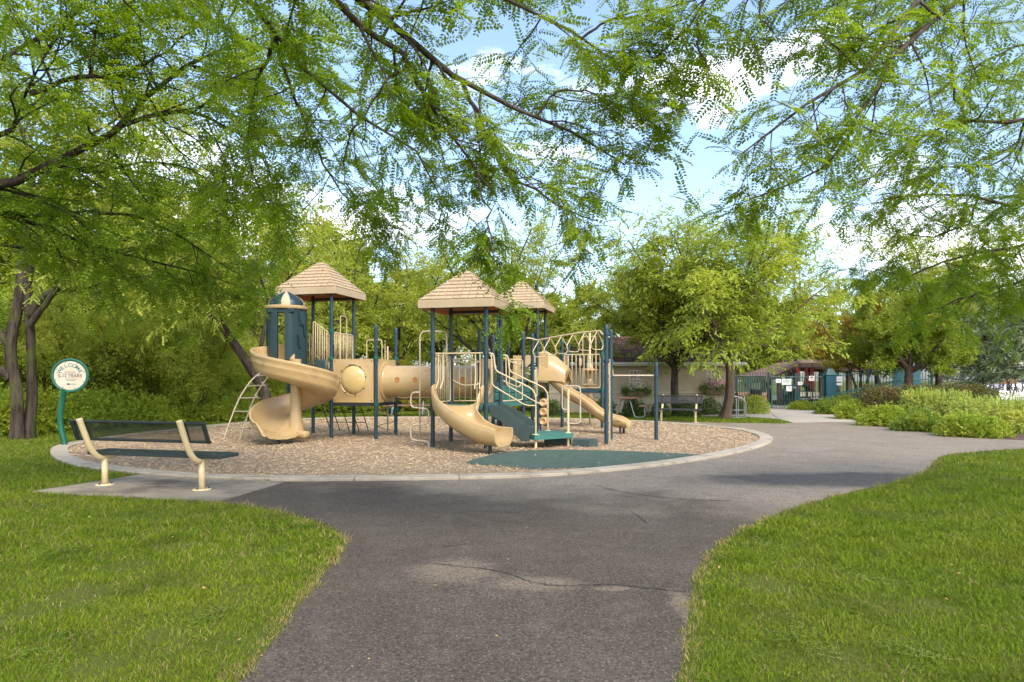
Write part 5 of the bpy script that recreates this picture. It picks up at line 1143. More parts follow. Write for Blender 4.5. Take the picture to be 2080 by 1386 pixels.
def sign():
    bx, by = G(133, 908); t = thing('welcome_sign', 'round white welcome sign on a bowed green post by the kerb', 'sign', (bx, by, 0)); s = F / by
    c = W(143, 763, by); fy = np.array((.22, -.975)); fx = np.array((.975, .22))
    smooth_angle(MB().tube(catmull([(bx, by, -.1), (bx - .03, by, .12), (bx - .10, by, .42), (bx - .105, by, .75), (bx - .06, by, 1.05), (bx - .01, by - .02, 1.24)], 6), .056, 14).build('post', 'sign_green', t, True), 60)
    MB().lathe((bx, by, 0), [(.09, 0.0), (.09, .012), (.06, .014)], 16).build('base_flange', 'sign_green', t)
    ax = (fy[0], fy[1], 0.0)
    d = smooth_angle(MB().lathe(c, [(.001, -.03), (.34, -.03), (.365, -.015), (.37, .01), (.36, .03), (.335, .038), (.318, .03), (.312, .016), (.001, .016)], 40, ax).build('sign_disc', 'sign_green', t, True), 45)
    fo = c + np.array((fy[0], fy[1], 0)) * .0185
    MB().lathe(fo, [(.306, 0), (.306, .002), (.001, .002)], 40, ax).build('sign_face', 'sign_face', d)
    def place(v, u0, w0, rot, k=.0045):
        cr, sr = math.cos(rot), math.sin(rot); o_ = []
        for x, y, z in v:
            a, b_ = u0 + x * cr - y * sr, w0 + x * sr + y * cr; o_.append((fo[0] + fx[0] * a + fy[0] * k, fo[1] + fx[1] * a + fy[1] * k, fo[2] + b_))
        return np.array(o_)
    m = MB()
    for i, chx in enumerate('WELCOME'):
        v, q = text_mb(chx, .105, .02); a = R(90 - (i - 3) * 21.5); m.add(place(v * (1.12, 1, 1), .215 * math.cos(a), .00 + .215 * math.sin(a), a - math.pi / 2), (), q)
    m.build('lettering', 'sign_ink', d)
    m = MB(); v, q = text_mb('5-12 YEARS', .094, .018); v = v * (1.0, 1.05, 1); m.add(place(v, 0, -.01, 0), (), q); m.build('lettering', 'sign_text', d)
    def line(w, u0, w0, h=.010): MB().add(place([(-w / 2, -h / 2, 0), (w / 2, -h / 2, 0), (w / 2, h / 2, 0), (-w / 2, h / 2, 0)], u0, w0, 0), [(0, 1, 2, 3)]).build('printed_line', 'sign_text', d)
    line(.22, 0, .075); line(.36, 0, .047, .006); line(.24, .02, -.075); line(.17, .02, -.105); line(.09, .06, -.185, .014); 
    MB().add(place([(-.03, -.02, 0), (.02, -.028, 0), (.035, .005, 0), (-.015, .022, 0)], -.03, -.18, 0), [(0, 1, 2, 3)]).build('logo', 'sign_text', d)
    for k in range(8):
        a = k * math.pi / 4 + .3; q = fo + np.array((fx[0] * .285 * math.cos(a), fx[1] * .285 * math.cos(a), .285 * math.sin(a))); MB().lathe(q, [(.010, 0), (.010, .006), (.001, .008)], 8, ax).build('rivet', 'bench_black', d)
sign()

# ================================================================== POOL HOUSE
def house():
    y0, x0, x1 = 29.6, 1.6, 9.55; ez = 2.06; yb = 34.6
    t = thing('pool_house', 'low tan stucco pool house with maroon shingle roof behind the trees', 'house', ((x0 + x1) / 2, (y0 + yb) / 2, 0)); C = 'stucco'
    k = F / y0; wx = lambda px: (px - CX) / k; wz = lambda py: CAMH + (HY - py) / k
    win = [(wx(1278), wx(1304), wz(788), wz(752)), (wx(1436), wx(1463), wz(784), wz(750))]
    w = MB(); th = .2; xs = x0
    for a, b_, z0, z1 in win:
        w.box(((xs + a) / 2, y0 + th / 2, ez / 2), (a - xs, th, ez)); w.box(((a + b_) / 2, y0 + th / 2, z0 / 2), (b_ - a, th, z0)); w.box(((a + b_) / 2, y0 + th / 2, (z1 + ez) / 2), (b_ - a, th, ez - z1)); xs = b_
    w.box(((xs + x1) / 2, y0 + th / 2, ez / 2), (x1 - xs, th, ez))
    w.build('front_wall', C, t)
    MB().box((x1 - .1, (y0 + yb) / 2 + .1, ez / 2), (.2, yb - y0 - .2, ez)).build('side_wall', C, t); MB().box((x0 + .1, (y0 + yb) / 2 + .1, ez / 2), (.2, yb - y0 - .2, ez)).build('side_wall', C, t); MB().box(((x0 + x1) / 2, yb - .1, ez / 2), (x1 - x0 - .4, .2, ez)).build('rear_wall', C, t)
    zt = wz(797); MB().box(((x0 + x1) / 2, y0 - .02, zt), (x1 - x0 + .06, .05, .05)).build('string_course', 'cream_trim', t)
    for i, (a, b_, z0, z1) in enumerate(win):
        fr = MB(); c = (a + b_) / 2; d = .05
        for q in ((c, z1 - d / 2, b_ - a, d), (c, z0 + d / 2, b_ - a, d)): fr.box((q[0], y0 + .09, q[1]), (q[2], .08, q[3]))
        for x in (a + d / 2, b_ - d / 2): fr.box((x, y0 + .09, (z0 + z1) / 2), (d, .078, z1 - z0 - 2 * d))
        f_ = fr.build('window', 'white_trim', t); nx, nz = 3, 4
        for ix in range(nx):
            for iz in range(nz):
                pw, ph = (b_ - a - 2 * d) / nx, (z1 - z0 - 2 * d) / nz; MB().box((a + d + (ix + .5) * pw, y0 + .115, z0 + d + (iz + .5) * ph), (pw - .02, .012, ph - .02)).build('pane', 'window_glass', f_)
        for ix in range(1, nx): MB().box((a + d + ix * (b_ - a - 2 * d) / nx, y0 + .105, (z0 + z1) / 2), (.028, .03, z1 - z0 - 2 * d)).build('muntin', 'white_trim', f_)
        for iz in range(1, nz): MB().box((c, y0 + .105, z0 + d + iz * (z1 - z0 - 2 * d) / nz), (b_ - a - 2 * d, .026, .028)).build('muntin', 'white_trim', f_)
        MB().box((c, y0 + .0, z0 - .03), (b_ - a + .12, .16, .06), 0, .006).build('sill', 'white_trim', f_)
        # window box with flowers: hangs on the wall, a thing of its own
        bx = thing('window_box', ['window box of white flowers and trailing greenery on the pool house wall', 'window box of pink and purple flowers on the pool house wall'][i], 'window box', (c, y0 - .16, z0 - .32), 'window boxes on the pool house')
        r_ = np.random.default_rng(40 + i); MB().box((c, y0 - .16, z0 - .26), (b_ - a + .22, .24, .20), 0, .01).build('trough', 'timber', bx)
        for s in (-.25, .25): MB().tube([(c + s, y0 - .03, z0 - .55), (c + s, y0 - .10, z0 - .36)], .015, 6).build('bracket', 'cream_trim', bx)
        n = 700; p = np.stack([c + r_.uniform(-.62, .62, n), y0 - .18 + r_.normal(0, .09, n), z0 - .20 + np.abs(r_.normal(0, .15, n)) - (r_.random(n) < .35) * .14], 1); V, T = scatter(BROAD, p, r_.normal(0, 1, (n, 3)) + (0, -.5, .2), r_.normal(0, 1, (n, 3)) + (0, -.6, .6), np.full(n, .055), r_); obj_np('foliage', V, None, T, 'window_box_leaf', bx)
        n = (70, 220)[i]; p = np.stack([c + r_.normal(0, .24, n), y0 - .30 + r_.normal(0, .06, n), z0 + .06 + r_.normal(0, (.08, .13)[i], n) + (0, .10)[i]], 1); V, T = scatter(BROAD, p, r_.normal(0, 1, (n, 3)), r_.normal(0, 1, (n, 3)) + (0, -1, .3), np.full(n, .06), r_); o = obj_np('blossom', V, None, T, ('white_petal', 'mauve_petal')[i], bx); o['kind'] = 'stuff'
    # hipped roof, fascia, shingles laid one by one on the slope that faces the playground
    ov = .42; ex0, ex1, ey0, ey1 = x0 - ov, x1 + ov - .02, y0 - ov, yb + ov; rz = 3.35; ry = (ey0 + ey1) / 2; rx0, rx1 = ex0 + 2.6, ex1 - 2.6
    V = [(ex0, ey0, ez + .08), (ex1, ey0, ez + .08), (ex1, ey1, ez + .08), (ex0, ey1, ez + .08), (rx0, ry, rz), (rx1, ry, rz), (ex0, ey0, ez), (ex1, ey0, ez), (ex1, ey1, ez), (ex0, ey1, ez)]
    ro = MB().add(V, [(0, 1, 5, 4), (2, 3, 4, 5), (6, 9, 8, 7), (0, 6, 7, 1), (1, 7, 8, 2), (2, 8, 9, 3), (3, 9, 6, 0)], [(1, 2, 5), (3, 0, 4)]).build('roof', 'roof_deck', t)
    MB().box(((ex0 + ex1) / 2, ey0 - .03, ez + .02), (ex1 - ex0, .04, .15)).build('fascia', 'white_trim', ro)
    sl = Vector((0, ry - ey0, rz - ez - .08)); Ls = sl.length; sl.normalize(); nr = Vector((1, 0, 0)).cross(sl); M = Matrix((Vector((1, 0, 0)), sl, nr)).transposed().to_euler(); nrow = 13; cw = .40
    me = mesh_np('shingle', [(0, 0, .004), (cw - .015, 0, .004), (cw - .015, Ls / nrow * 1.1, .0), (0, Ls / nrow * 1.1, .0), (0, .004, .028), (cw - .015, .004, .028), (cw - .015, Ls / nrow * 1.1, .008), (0, Ls / nrow * 1.1, .008)], [(4, 5, 6, 7), (0, 1, 5, 4), (1, 2, 6, 5), (3, 0, 4, 7)], None, 'shingle')
    cnt = 0
    for j in range(nrow):
        f_ = j / nrow; xa = ex0 + (rx0 - ex0) * f_; xb = ex1 + (rx1 - ex1) * f_; x = xa + (.2 if j % 2 else .02)
        while x + cw < xb + .02 and cnt < 300:
            o = bpy.data.objects.new('shingle', me); COL.objects.link(o); o.parent = ro; o.location = Vector((x, ey0, ez + .083)) + sl * (Ls * f_) - world_loc(ro) + nr * float(rng.uniform(0, .008)); o.rotation_euler = M; x += cw; cnt += 1
    sd_ = Vector((rx1 - ex1, ry - ey0, rz - ez - .08))
    for q in (0, 1):
        a, b_ = ((ex0, ey0, ez + .09), (rx0, ry, rz + .01)) if q == 0 else ((ex1, ey0, ez + .09), (rx1, ry, rz + .01)); MB().tube([a, b_], .06, 6).build('hip_cap', 'shingle', ro)
    MB().tube([(rx0, ry, rz + .01), (rx1, ry, rz + .01)], .06, 6).build('hip_cap', 'shingle', ro)
    smooth_angle(MB().tube([(ex0, ey0 - .10, ez + .04), (ex1, ey0 - .10, ez + .03)], .055, 8).build('gutter', 'white_trim', ro, True), 60); MB().tube(rounded([(x1 - .12, ey0 - .10, ez), (x1 - .12, y0 - .05, ez - .25), (x1 - .12, y0 - .05, .1)], .08), .035, 8).build('downpipe', 'white_trim', t, True)
    v0 = W(1405, 712, 31.2); vt = MB().box(tuple(v0), (.24, .2, .16), 0, .02).build('roof_vent', 'white_trim', ro)
    # taller gable behind
    g0 = W(1422, 700, 34.0); gx = g0[0]; G_ = MB()
    G_.add([(gx - 1.3, 33.2, 2.9), (gx + 1.1, 33.2, 2.9), (gx - .1, 33.2, 4.15), (gx - 1.3, 36.5, 2.9), (gx + 1.1, 36.5, 2.9), (gx - .1, 36.5, 4.15)], [(0, 3, 4, 1)], [(0, 1, 2), (3, 5, 4)]); G_.build('gable', 'stucco', t)
    gr = MB()
    for s in (-1, 1):
        e = (gx - .1 + s * 1.45, 2.72); gr.add([(gx - .1, 33.0, 4.22), (e[0], 33.0, e[1]), (e[0], 36.7, e[1]), (gx - .1, 36.7, 4.22), (gx - .1, 33.0, 4.32), (e[0], 33.0, e[1] + .1), (e[0], 36.7, e[1] + .1), (gx - .1, 36.7, 4.32)], [(0, 1, 2, 3), (4, 7, 6, 5), (0, 4, 5, 1), (1, 5, 6, 2), (2, 6, 7, 3)])
    gr.build('gable_roof', 'roof_deck', t)
    return t
house()

# ================================================================== BACK LAWN: TABLES, RACK, GREEN PIECE
def picnic_table(label, loc, rz, L_=1.5):
    t = thing('picnic_table', label, 'picnic table', loc); f = xf(loc, rz)
    tmb(MB().box((0, 0, .74), (L_, .72, .05), 0, .012), f).build('table_top', 'table_wood', t)
    for s in (-1, 1):
        tmb(MB().box((0, s * .66, .45), (L_, .26, .045), 0, .012), f).build('seat', 'table_wood', t)
    for x in (-L_ * .3, L_ * .3):
        smooth_angle(tmb(MB().tube(rounded([(x, -.70, .42), (x, -.72, .05), (x, -.35, .025), (x, -.15, .70), (x, .15, .70), (x, .35, .025), (x, .72, .05), (x, .70, .42)], .10), .025, 10), f).build('leg_frame', 'galvanised', t, True), 60)
    tmb(MB().tube([(-L_ * .3, 0, .66), (L_ * .3, 0, .66)], .02, 8), f).build('brace', 'galvanised', t)
q = G(1275, 848); picnic_table('brown topped picnic table with grey tube legs by the pool house', (q[0], q[1], 0), R(70), 1.5)
q = G(830, 846); picnic_table('brown topped picnic table seen under the tan tunnel', (q[0], q[1], 0), R(4), 1.9)
def green_piece():
    x, y = G(775, 847); t = thing('green_slide', 'small glossy green plastic slide beyond the tunnel', 'slide', (x, y, 0)); st = []
    for a in np.linspace(0, 1, 14):
        an = R(200 - 230 * a); st.append((x + .55 * math.cos(an), y + .5 * math.sin(an), .75 - .55 * a, math.sin(an), -math.cos(an), .42, .22, .26))
    global ps; keep = ps; ps = t; trough(st, 'chute', 'green_clamp'); ps = keep
    MB().cyl(x + .25, y + .1, 0, 1.0, .07).build('column', 'green_clamp', t, True); MB().box((x + .45, y + .3, .72), (.5, .5, .06), 0, .02).build('platform', 'green_clamp', t)
green_piece()
def bike_rack():
    x, y = G(1490, 849); t = thing('bike_rack', 'galvanised hoop bike rack beside the right tree trunk', 'bike rack', (x, y, 0))
    for k in range(3): smooth_angle(MB().tube(rounded([(x - .3 + k * .3, y - .3, 0), (x - .3 + k * .3, y - .3, .82), (x - .3 + k * .3, y + .4, .82), (x - .3 + k * .3, y + .4, 0)], .15, 6), .022, 8).build('hoop', 'galvanised', t, True), 60)
    for z in (.03, .3): MB().tube([(x - .3, y - .3, z), (x + .3, y - .3, z)], .018, 8).build('cross_bar', 'galvanised', t, True)
    smooth_angle(MB().tube(rounded([(x - .3, y - .34, .8), (x + .1, y - .34, .8), (x + .34, y - .34, .6), (x + .34, y - .34, 0)], .15, 6), .022, 8).build('end_hoop', 'galvanised', t, True), 60)
bike_rack()

# ================================================================== FENCE, GATE, POOL COURT
def mesh_of(m): return np.concatenate(m.V), np.concatenate(m.Q) if m.Q else None, np.concatenate(m.T) if m.T else None
BAL = {}
def balusters(parent, a, b_, za, zb, h, gap, mat, tip=True):
    a, b_ = np.asarray(a, float), np.asarray(b_, float); L_ = np.linalg.norm(b_ - a); n = int(L_ / gap)
    key = (round(h, 2), mat)
    if key not in BAL:
        m = MB().box((0, 0, h / 2), (.022, .022, h)); m.add([(-.011, -.011, h), (.011, -.011, h), (.011, .011, h), (-.011, .011, h), (0, 0, h + .06)], (), [(0, 1, 4), (1, 2, 4), (2, 3, 4), (3, 0, 4)]); BAL[key] = mesh_np('baluster', *mesh_of(m), mat)
    for k in range(1, n):
        t = k / n; p = a + (b_ - a) * t; o = bpy.data.objects.new('baluster', BAL[key]); COL.objects.link(o); o.parent = parent; o.location = Vector((p[0], p[1], za + (zb - za) * t + .06)) - world_loc(parent)
def fence(name, label, a, b_, za, zb, mat, posts=2, h=1.62, cat='fence', gap=.125, railmat=None):
    a, b_ = np.asarray(a, float), np.asarray(b_, float); t = thing(name, label, cat, ((a[0] + b_[0]) / 2, (a[1] + b_[1]) / 2, 0))
    for z in (.14, h - .12): MB().tube([(a[0], a[1], za + z), (b_[0], b_[1], zb + z)], .024, 6).build('rail', railmat or mat, t)
    for k in range(posts):
        s = k / (posts - 1); p = a + (b_ - a) * s; z = za + (zb - za) * s; MB().box((p[0], p[1], z + (h + .06) / 2 - .02), (.07, .07, h + .10)).build('post', railmat or mat, t)
    balusters(t, a, b_, za, zb, h - .02, gap, mat); return t
GY = 33.5; gx = lambda px, y=GY: (px - CX) * y / F
fence('iron_fence', 'black iron picket fence between the pool house corner and the gate', (gx(1492), GY), (gx(1561), GY), 0, 0, 'fence_black', 2, 1.72)
gt = fence('pool_gate', 'closed double iron gate with white notices at the end of the walk', (gx(1567), GY - .02), (gx(1672), GY - .02), 0, 0, 'fence_green', 2, 1.66, 'gate')
for px in (1616, 1621): MB().box((gx(px), GY - .02, .86), (.07, .06, 1.70)).build('gate_stile', 'fence_green', gt)
MB().box((gx(1612), GY - .09, 1.02), (.16, .06, .08), 0, .01).build('latch', 'galvanised', gt)
def notice(label, px0, px1, py0, py1, mat, y, parent_off=-.07, lines=(), big=None):
    c0, c1 = W(px0, py1, y + parent_off), W(px1, py0, y + parent_off); c = (c0 + c1) / 2; w, h = c1[0] - c0[0], c1[2] - c0[2]
    t = thing('notice', label, 'sign', tuple(c), 'notices on the pool gate and fence'); b_ = MB().box(tuple(c), (w, .012, h)).build('board', mat, t)
    for fz, fw, fh, m in lines: MB().box((c[0], c[1] - .008, c[2] + h * fz), (w * fw, .004, h * fh)).build('printed_line', m, b_)
    if big:
        for txt, fz, sz in big:
            v, q = text_mb(txt, h * sz); MB().add(np.stack([v[:, 0] + c[0], np.full(len(v), c[1] - .009), v[:, 1] + c[2] + h * fz], 1), (), q).build('lettering', 'sign_text', b_)
notice('large white notice with blue print on the left gate leaf', 1588, 1607, 770, 782, 'notice_white', GY, lines=((.25, .75, .07, 'teal_rail'), (.08, .8, .05, 'teal_rail'), (-.08, .7, .05, 'galvanised'), (-.22, .75, .05, 'galvanised')))
notice('white notice hung below the large one on the left gate leaf', 1597, 1608, 784, 795, 'notice_white', GY, lines=((.3, .7, .06, 'sign_text'), (.1, .7, .05, 'galvanised'), (-.12, .7, .05, 'galvanised')))
notice('small pale notice left of the large one on the gate', 1576.5, 1586.5, 770, 778, 'notice_white', GY, lines=((.0, .5, .25, 'galvanised'),))
notice('small cream notice on the right gate leaf', 1620.5, 1630, 776, 782.5, 'notice_white', GY, lines=((.05, .4, .25, 'galvanised'),))
notice('pink edged notice with black print high on the right gate leaf', 1643, 1654, 764, 774, 'notice_pink', GY, lines=((.2, .55, .22, 'sign_text'), (-.12, .6, .06, 'lamp_red')))
notice('white sign with black print on the fence right of the pilaster', 1697, 1711, 765, 783, 'notice_white', GY - .1, lines=((-.16, .75, .14, 'sign_text'),), big=(('NO', .18, .22),))
pil = thing('fence_pilaster', 'wide teal painted square pilaster ending the gate', 'pilaster', (gx(1685), GY, 0))
MB().box((gx(1685), GY, .82), (.50, .42, 1.64), 0, .015).build('shaft', 'teal_paint', pil); MB().box((gx(1685), GY, 1.65), (.56, .48, .06), 0, .015).build('cap', 'teal_rail', pil)
MB().add([(gx(1685) - .25, GY - .21, 1.68), (gx(1685) + .25, GY - .21, 1.68), (gx(1685) + .25, GY + .21, 1.68), (gx(1685) - .25, GY + .21, 1.68), (gx(1685) - .12, GY - .1, 1.95), (gx(1685) + .12, GY - .1, 1.95), (gx(1685) + .12, GY + .1, 1.95), (gx(1685) - .12, GY + .1, 1.95)], [(0, 1, 5, 4), (1, 2, 6, 5), (2, 3, 7, 6), (3, 0, 4, 7), (4, 5, 6, 7)]).build('finial', 'fence_green', pil)
fA, fB = (gx(1699), GY - .1), (19.6, 32.2); fence('iron_fence', 'green iron picket fence climbing the rise right of the pilaster', fA, fB, 0, .45, 'fence_green', 4, 1.72)
tp_ = thing('teal_screen', 'solid teal fence panel behind the brown trunk', 'fence panel', (18.0, 31.4, .4)); 
for k in range(8): MB().box((17.45 + k * .155, 31.4, 1.24), (.15, .03, 1.5)).build('board', 'teal_paint', tp_)
for i, dy in enumerate((0, .55)):
    t = thing('handrail', ['near pale teal tube handrail climbing past the low hedge', 'rear pale teal tube handrail climbing past the low hedge'][i], 'handrail', (15.6, 30.5 + dy, 0)); y = 30.5 + dy
    P = [(14.6, y, .02), (14.6, y, .80), (17.3, y, 1.38), (18.5, y, 1.45), (18.5, y, .3)]; smooth_angle(MB().tube(rounded(P, .15, 6), .022, 8).build('tube', 'teal_rail', t, True), 60); MB().tube([(14.6, y, .45), (17.2, y, 1.02)], .018, 8).build('mid_rail', 'teal_rail', t, True)
    for x in (15.5, 16.6): MB().tube([(x, y, 0), (x, y, .80 + (x - 14.6) * .215)], .018, 8).build('post', 'teal_rail', t, True)
court = MB().sheet([(gx(1500), GY + .05), (gx(1690), GY + .05), (24, 44), (24, 60), (8, 60), (9.6, 40)], .010).build('pool_deck', 'walk_concrete'); tag(court, kind='structure')
def pergola():
    y = 38.5; t = thing('pergola', 'brown timber pergola with a low shingled roof beyond the gate', 'pergola', (16, y, 0)); x = lambda px: (px - CX) * y / F; z = lambda py: CAMH + (HY - py) * y / F
    for px in (1583, 1616, 1668, 1724): MB().box((x(px), y, z(748) / 2), (.20, .20, z(748)), 0, .01).build('post', 'timber', t)
    for px in (1590, 1640, 1690): MB().box((x(px), y + 3, z(752) / 2), (.20, .20, z(752)), 0, .01).build('post', 'timber', t)
    xa, xb, xc = x(1545), x(1615), x(1770)
    MB().add([(xa, y - .6, z(772)), (xb, y - .6, z(742)), (xb, y + 5, z(742)), (xa, y + 5, z(772)), (xa, y - .6, z(764)), (xb, y - .6, z(734)), (xb, y + 5, z(734)), (xa, y + 5, z(764))], [(0, 1, 2, 3), (4, 7, 6, 5), (0, 4, 5, 1), (1, 5, 6, 2), (3, 2, 6, 7), (0, 3, 7, 4)]).build('roof_slope', 'brown_roof', t)
    MB().add([(xb + .03, y - .6, z(748)), (xc, y - .6, z(756)), (xc, y + 5, z(756)), (xb + .03, y + 5, z(748)), (xb + .03, y - .2, z(730)), (xc, y - .2, z(736)), (xc, y + 5, z(736)), (xb + .03, y + 5, z(730))], [(0, 1, 2, 3), (4, 7, 6, 5), (0, 4, 5, 1), (1, 5, 6, 2), (3, 2, 6, 7), (0, 3, 7, 4)]).build('roof_slope', 'brown_roof', t)
    for k in range(7): MB().box((xa + .3 + k * (xb - xa - .4) / 6, y - .75, z(774) + (z(744) - z(774)) * (k * .155 + .04)), (.07, .5, .14)).build('rafter_tail', 'timber', t)
    MB().box(((xb + xc) / 2, y - .66, z(742)), (xc - xb, .10, .22)).build('beam', 'timber', t)
pergola()
def umbrella(px, y, lab):
    x = (px - CX) * y / F; t = thing('patio_umbrella', lab, 'umbrella', (x, y, 0), 'closed red umbrellas by the pool')
    MB().cyl(x, y, .02, 2.2, .025).build('pole', 'timber', t, True); MB().cyl(x, y, 0, .07, .25).build('base', 'bench_black', t, True)
    rows = []
    for z, r in ((.75, .06), (1.0, .11), (1.5, .095), (1.9, .07), (2.12, .02)): rows.append([(x + r * (1 + .25 * math.cos(6 * a)) * math.cos(a), y + r * (1 + .25 * math.cos(6 * a)) * math.sin(a), z) for a in np.arange(24) * 2 * math.pi / 24])
    MB().grid(rows, True, True).build('furled_canopy', 'red_canvas', t, True)
umbrella(1621, 36.5, 'closed red umbrella just right of the gate post'); umbrella(1638, 37.2, 'closed red umbrella between two others beyond the gate'); umbrella(1650, 36.3, 'closed red umbrella behind the pink edged notice')
def pool_bits():
    y = 37; x = lambda px: (px - CX) * y / F
    t = thing('green_awning', 'dark green domed canvas awning seen through the gate', 'awning', (x(1605), y, 0)); rows = []; k_ = .72
    cx_ = x(1622)
    for a in np.linspace(0, math.pi, 14): rows.append([(cx_ + r_ * math.cos(a), y + d_, .55 + .62 * r_ / .8 * math.sin(a)) for r_, d_ in ((.80, -.4), (.80, .5), (.75, .5), (.75, -.4))])
    MB().grid(rows, True, True).build('canvas', 'green_canvas', t, True); MB().box((cx_, y + .4, .55), (1.4, .04, .5)).build('back_panel', 'green_canvas', t)
    for s in (-.78, .78): MB().cyl(cx_ + s, y, 0, .6, .03).build('foot', 'fence_black', t)
    y = 35.2; t = thing('brick_planter', 'low tan brick planter behind the iron fence', 'planter', (x(1515), y, 0)); x2 = lambda px: (px - CX) * y / F
    xa, xb = x2(1497), x2(1556); nb = 12
    for j in range(4):
        for k in range(nb + (j % 2)):
            L_ = (xb - xa) / nb; a = xa + (k - (.5 if j % 2 else 0)) * L_; b_ = a + L_; a, b_ = max(a, xa), min(b_, xb)
            if b_ - a > .05: MB().box(((a + b_) / 2, y, .10 + j * .19), (b_ - a - .02, .3, .172), 0, .008).build('block', 'brick_wall', t)
    MB().box(((xa + xb) / 2, y + .03, .38), (xb - xa - .02, .26, .74)).build('core', 'pad_concrete', t)
    t = thing('privacy_screen', 'dark green slatted privacy screen behind the black fence', 'screen', (x2(1530), 36.2, 0)); x3 = lambda px: (px - CX) * 36.2 / F
    n = 14; xa, xb = x3(1495), x3(1562)
    for k in range(n): MB().box((xa + (k + .5) * (xb - xa) / n, 36.2, 1.1), ((xb - xa) / n * .62, .03, .95)).build('slat', 'boxwood_slat', t)
    for px in (1495, 1562): MB().box((x3(px), 36.25, .8), (.08, .08, 1.6)).build('post', 'fence_black', t)
    t = thing('litter_bin', 'dark round litter bin beside the brick planter', 'bin', (x2(1527), 34.6, 0)); MB().lathe((x2(1527), 34.6, 0), [(.001, 0), (.24, 0), (.27, .05), (.29, .85), (.31, .88), (.25, .95), (.001, .97)], 18).build('body', 'grey_mesh', t, True); MB().lathe((x2(1527), 34.6, .88), [(.31, 0), (.32, .03), (.31, .05)], 18).build('rim', 'fence_black', t)
    for i, px in enumerate((1640, 1652, 1664)):
        xx = x2(px); lab = ['white chair seen through the right gate leaf, nearest the gate post', 'white chair between two others behind the right gate leaf', 'white chair nearest the teal pilaster behind the gate'][i]; t = thing('patio_chair', lab, 'chair', (xx, 35.4, 0), 'white chairs by the pool'); MB().box((xx, 35.4, .42), (.5, .5, .04), 0, .01).build('seat', 'cream_trim', t)
        bk = MB().box((xx, 35.64, .66), (.40, .03, .24), 0, .01).build('backrest', 'cream_trim', t)
        for sx in (-.22, .22):
            for sy in (-.22, .22): MB().cyl(xx + sx, 35.4 + sy, 0, .41, .018, 8).build('leg', 'fence_black', t)
pool_bits()

# white car parked beyond the flower bed
def car():
    x0, y, z = 18.85, 27.5, 0.0; t = thing('parked_car', 'white car parked beyond the flower bed at the right edge', 'car', (x0 + 2.2, y, z))
    pr = [(0, .35), (.03, .85), (.14, 1.10), (.45, 1.22), (1.75, 1.26), (2.25, 1.66), (3.4, 1.70), (4.25, 1.25), (4.45, 1.0), (4.45, .55), (4.4, .30), (.1, .28)]
    rows = []
    for k, s in ((-.86, .93), (-.80, 1), (.80, 1), (.86, .93)): rows.append([(x0 + 2.2 + (px_ - 2.2) * s, y + k * (1 if pz < .95 else .84), z + .3 + (pz - .3) * s) for px_, pz in pr])
    smooth_angle(MB().grid(rows, True, True).build('body', 'car_white', t), 35)
    for s in (-1, 1):
        MB().add([(x0 + 1.90, y + s * .815, 1.27), (x0 + 2.75, y + s * .815, 1.28), (x0 + 2.75, y + s * .735, 1.58), (x0 + 2.28, y + s * .735, 1.57)], [(0, 1, 2, 3)]).build('side_window', 'window_glass', t)
        MB().add([(x0 + 2.82, y + s * .815, 1.28), (x0 + 4.0, y + s * .815, 1.28), (x0 + 3.45, y + s * .735, 1.59), (x0 + 2.82, y + s * .735, 1.59)], [(0, 1, 2, 3)]).build('side_window', 'window_glass', t)
        MB().box((x0 + .04, y + s * .6, .92), (.08, .35, .13), 0, .02).build('headlight', 'chrome', t)
        for x in (.85, 3.55):
            w = MB().lathe((x0 + x, y + s * .78, .31), [(.001, -.10), (.2, -.10), (.3, -.09), (.31, 0), (.3, .09), (.2, .10), (.001, .10)], 20, (0, 1, 0)).build('wheel', 'tyre', t, True); MB().lathe((x0 + x, y + s * .885, .31), [(.19, 0), (.18, .012), (.001, .02)], 16, (0, s, 0)).build('rim', 'chrome', w, True)
    MB().add([(x0 + 1.80, y - .64, 1.32), (x0 + 1.80, y + .64, 1.32), (x0 + 2.20, y + .58, 1.64), (x0 + 2.20, y - .58, 1.64)], [(0, 1, 2, 3)]).build('windscreen', 'window_glass', t)
car()
road = MB().sheet([(17.8, 25.9), (60, 24.6), (60, 30.2), (18.3, 30.2)], .012).build('car_park', 'asphalt'); tag(road, kind='structure')

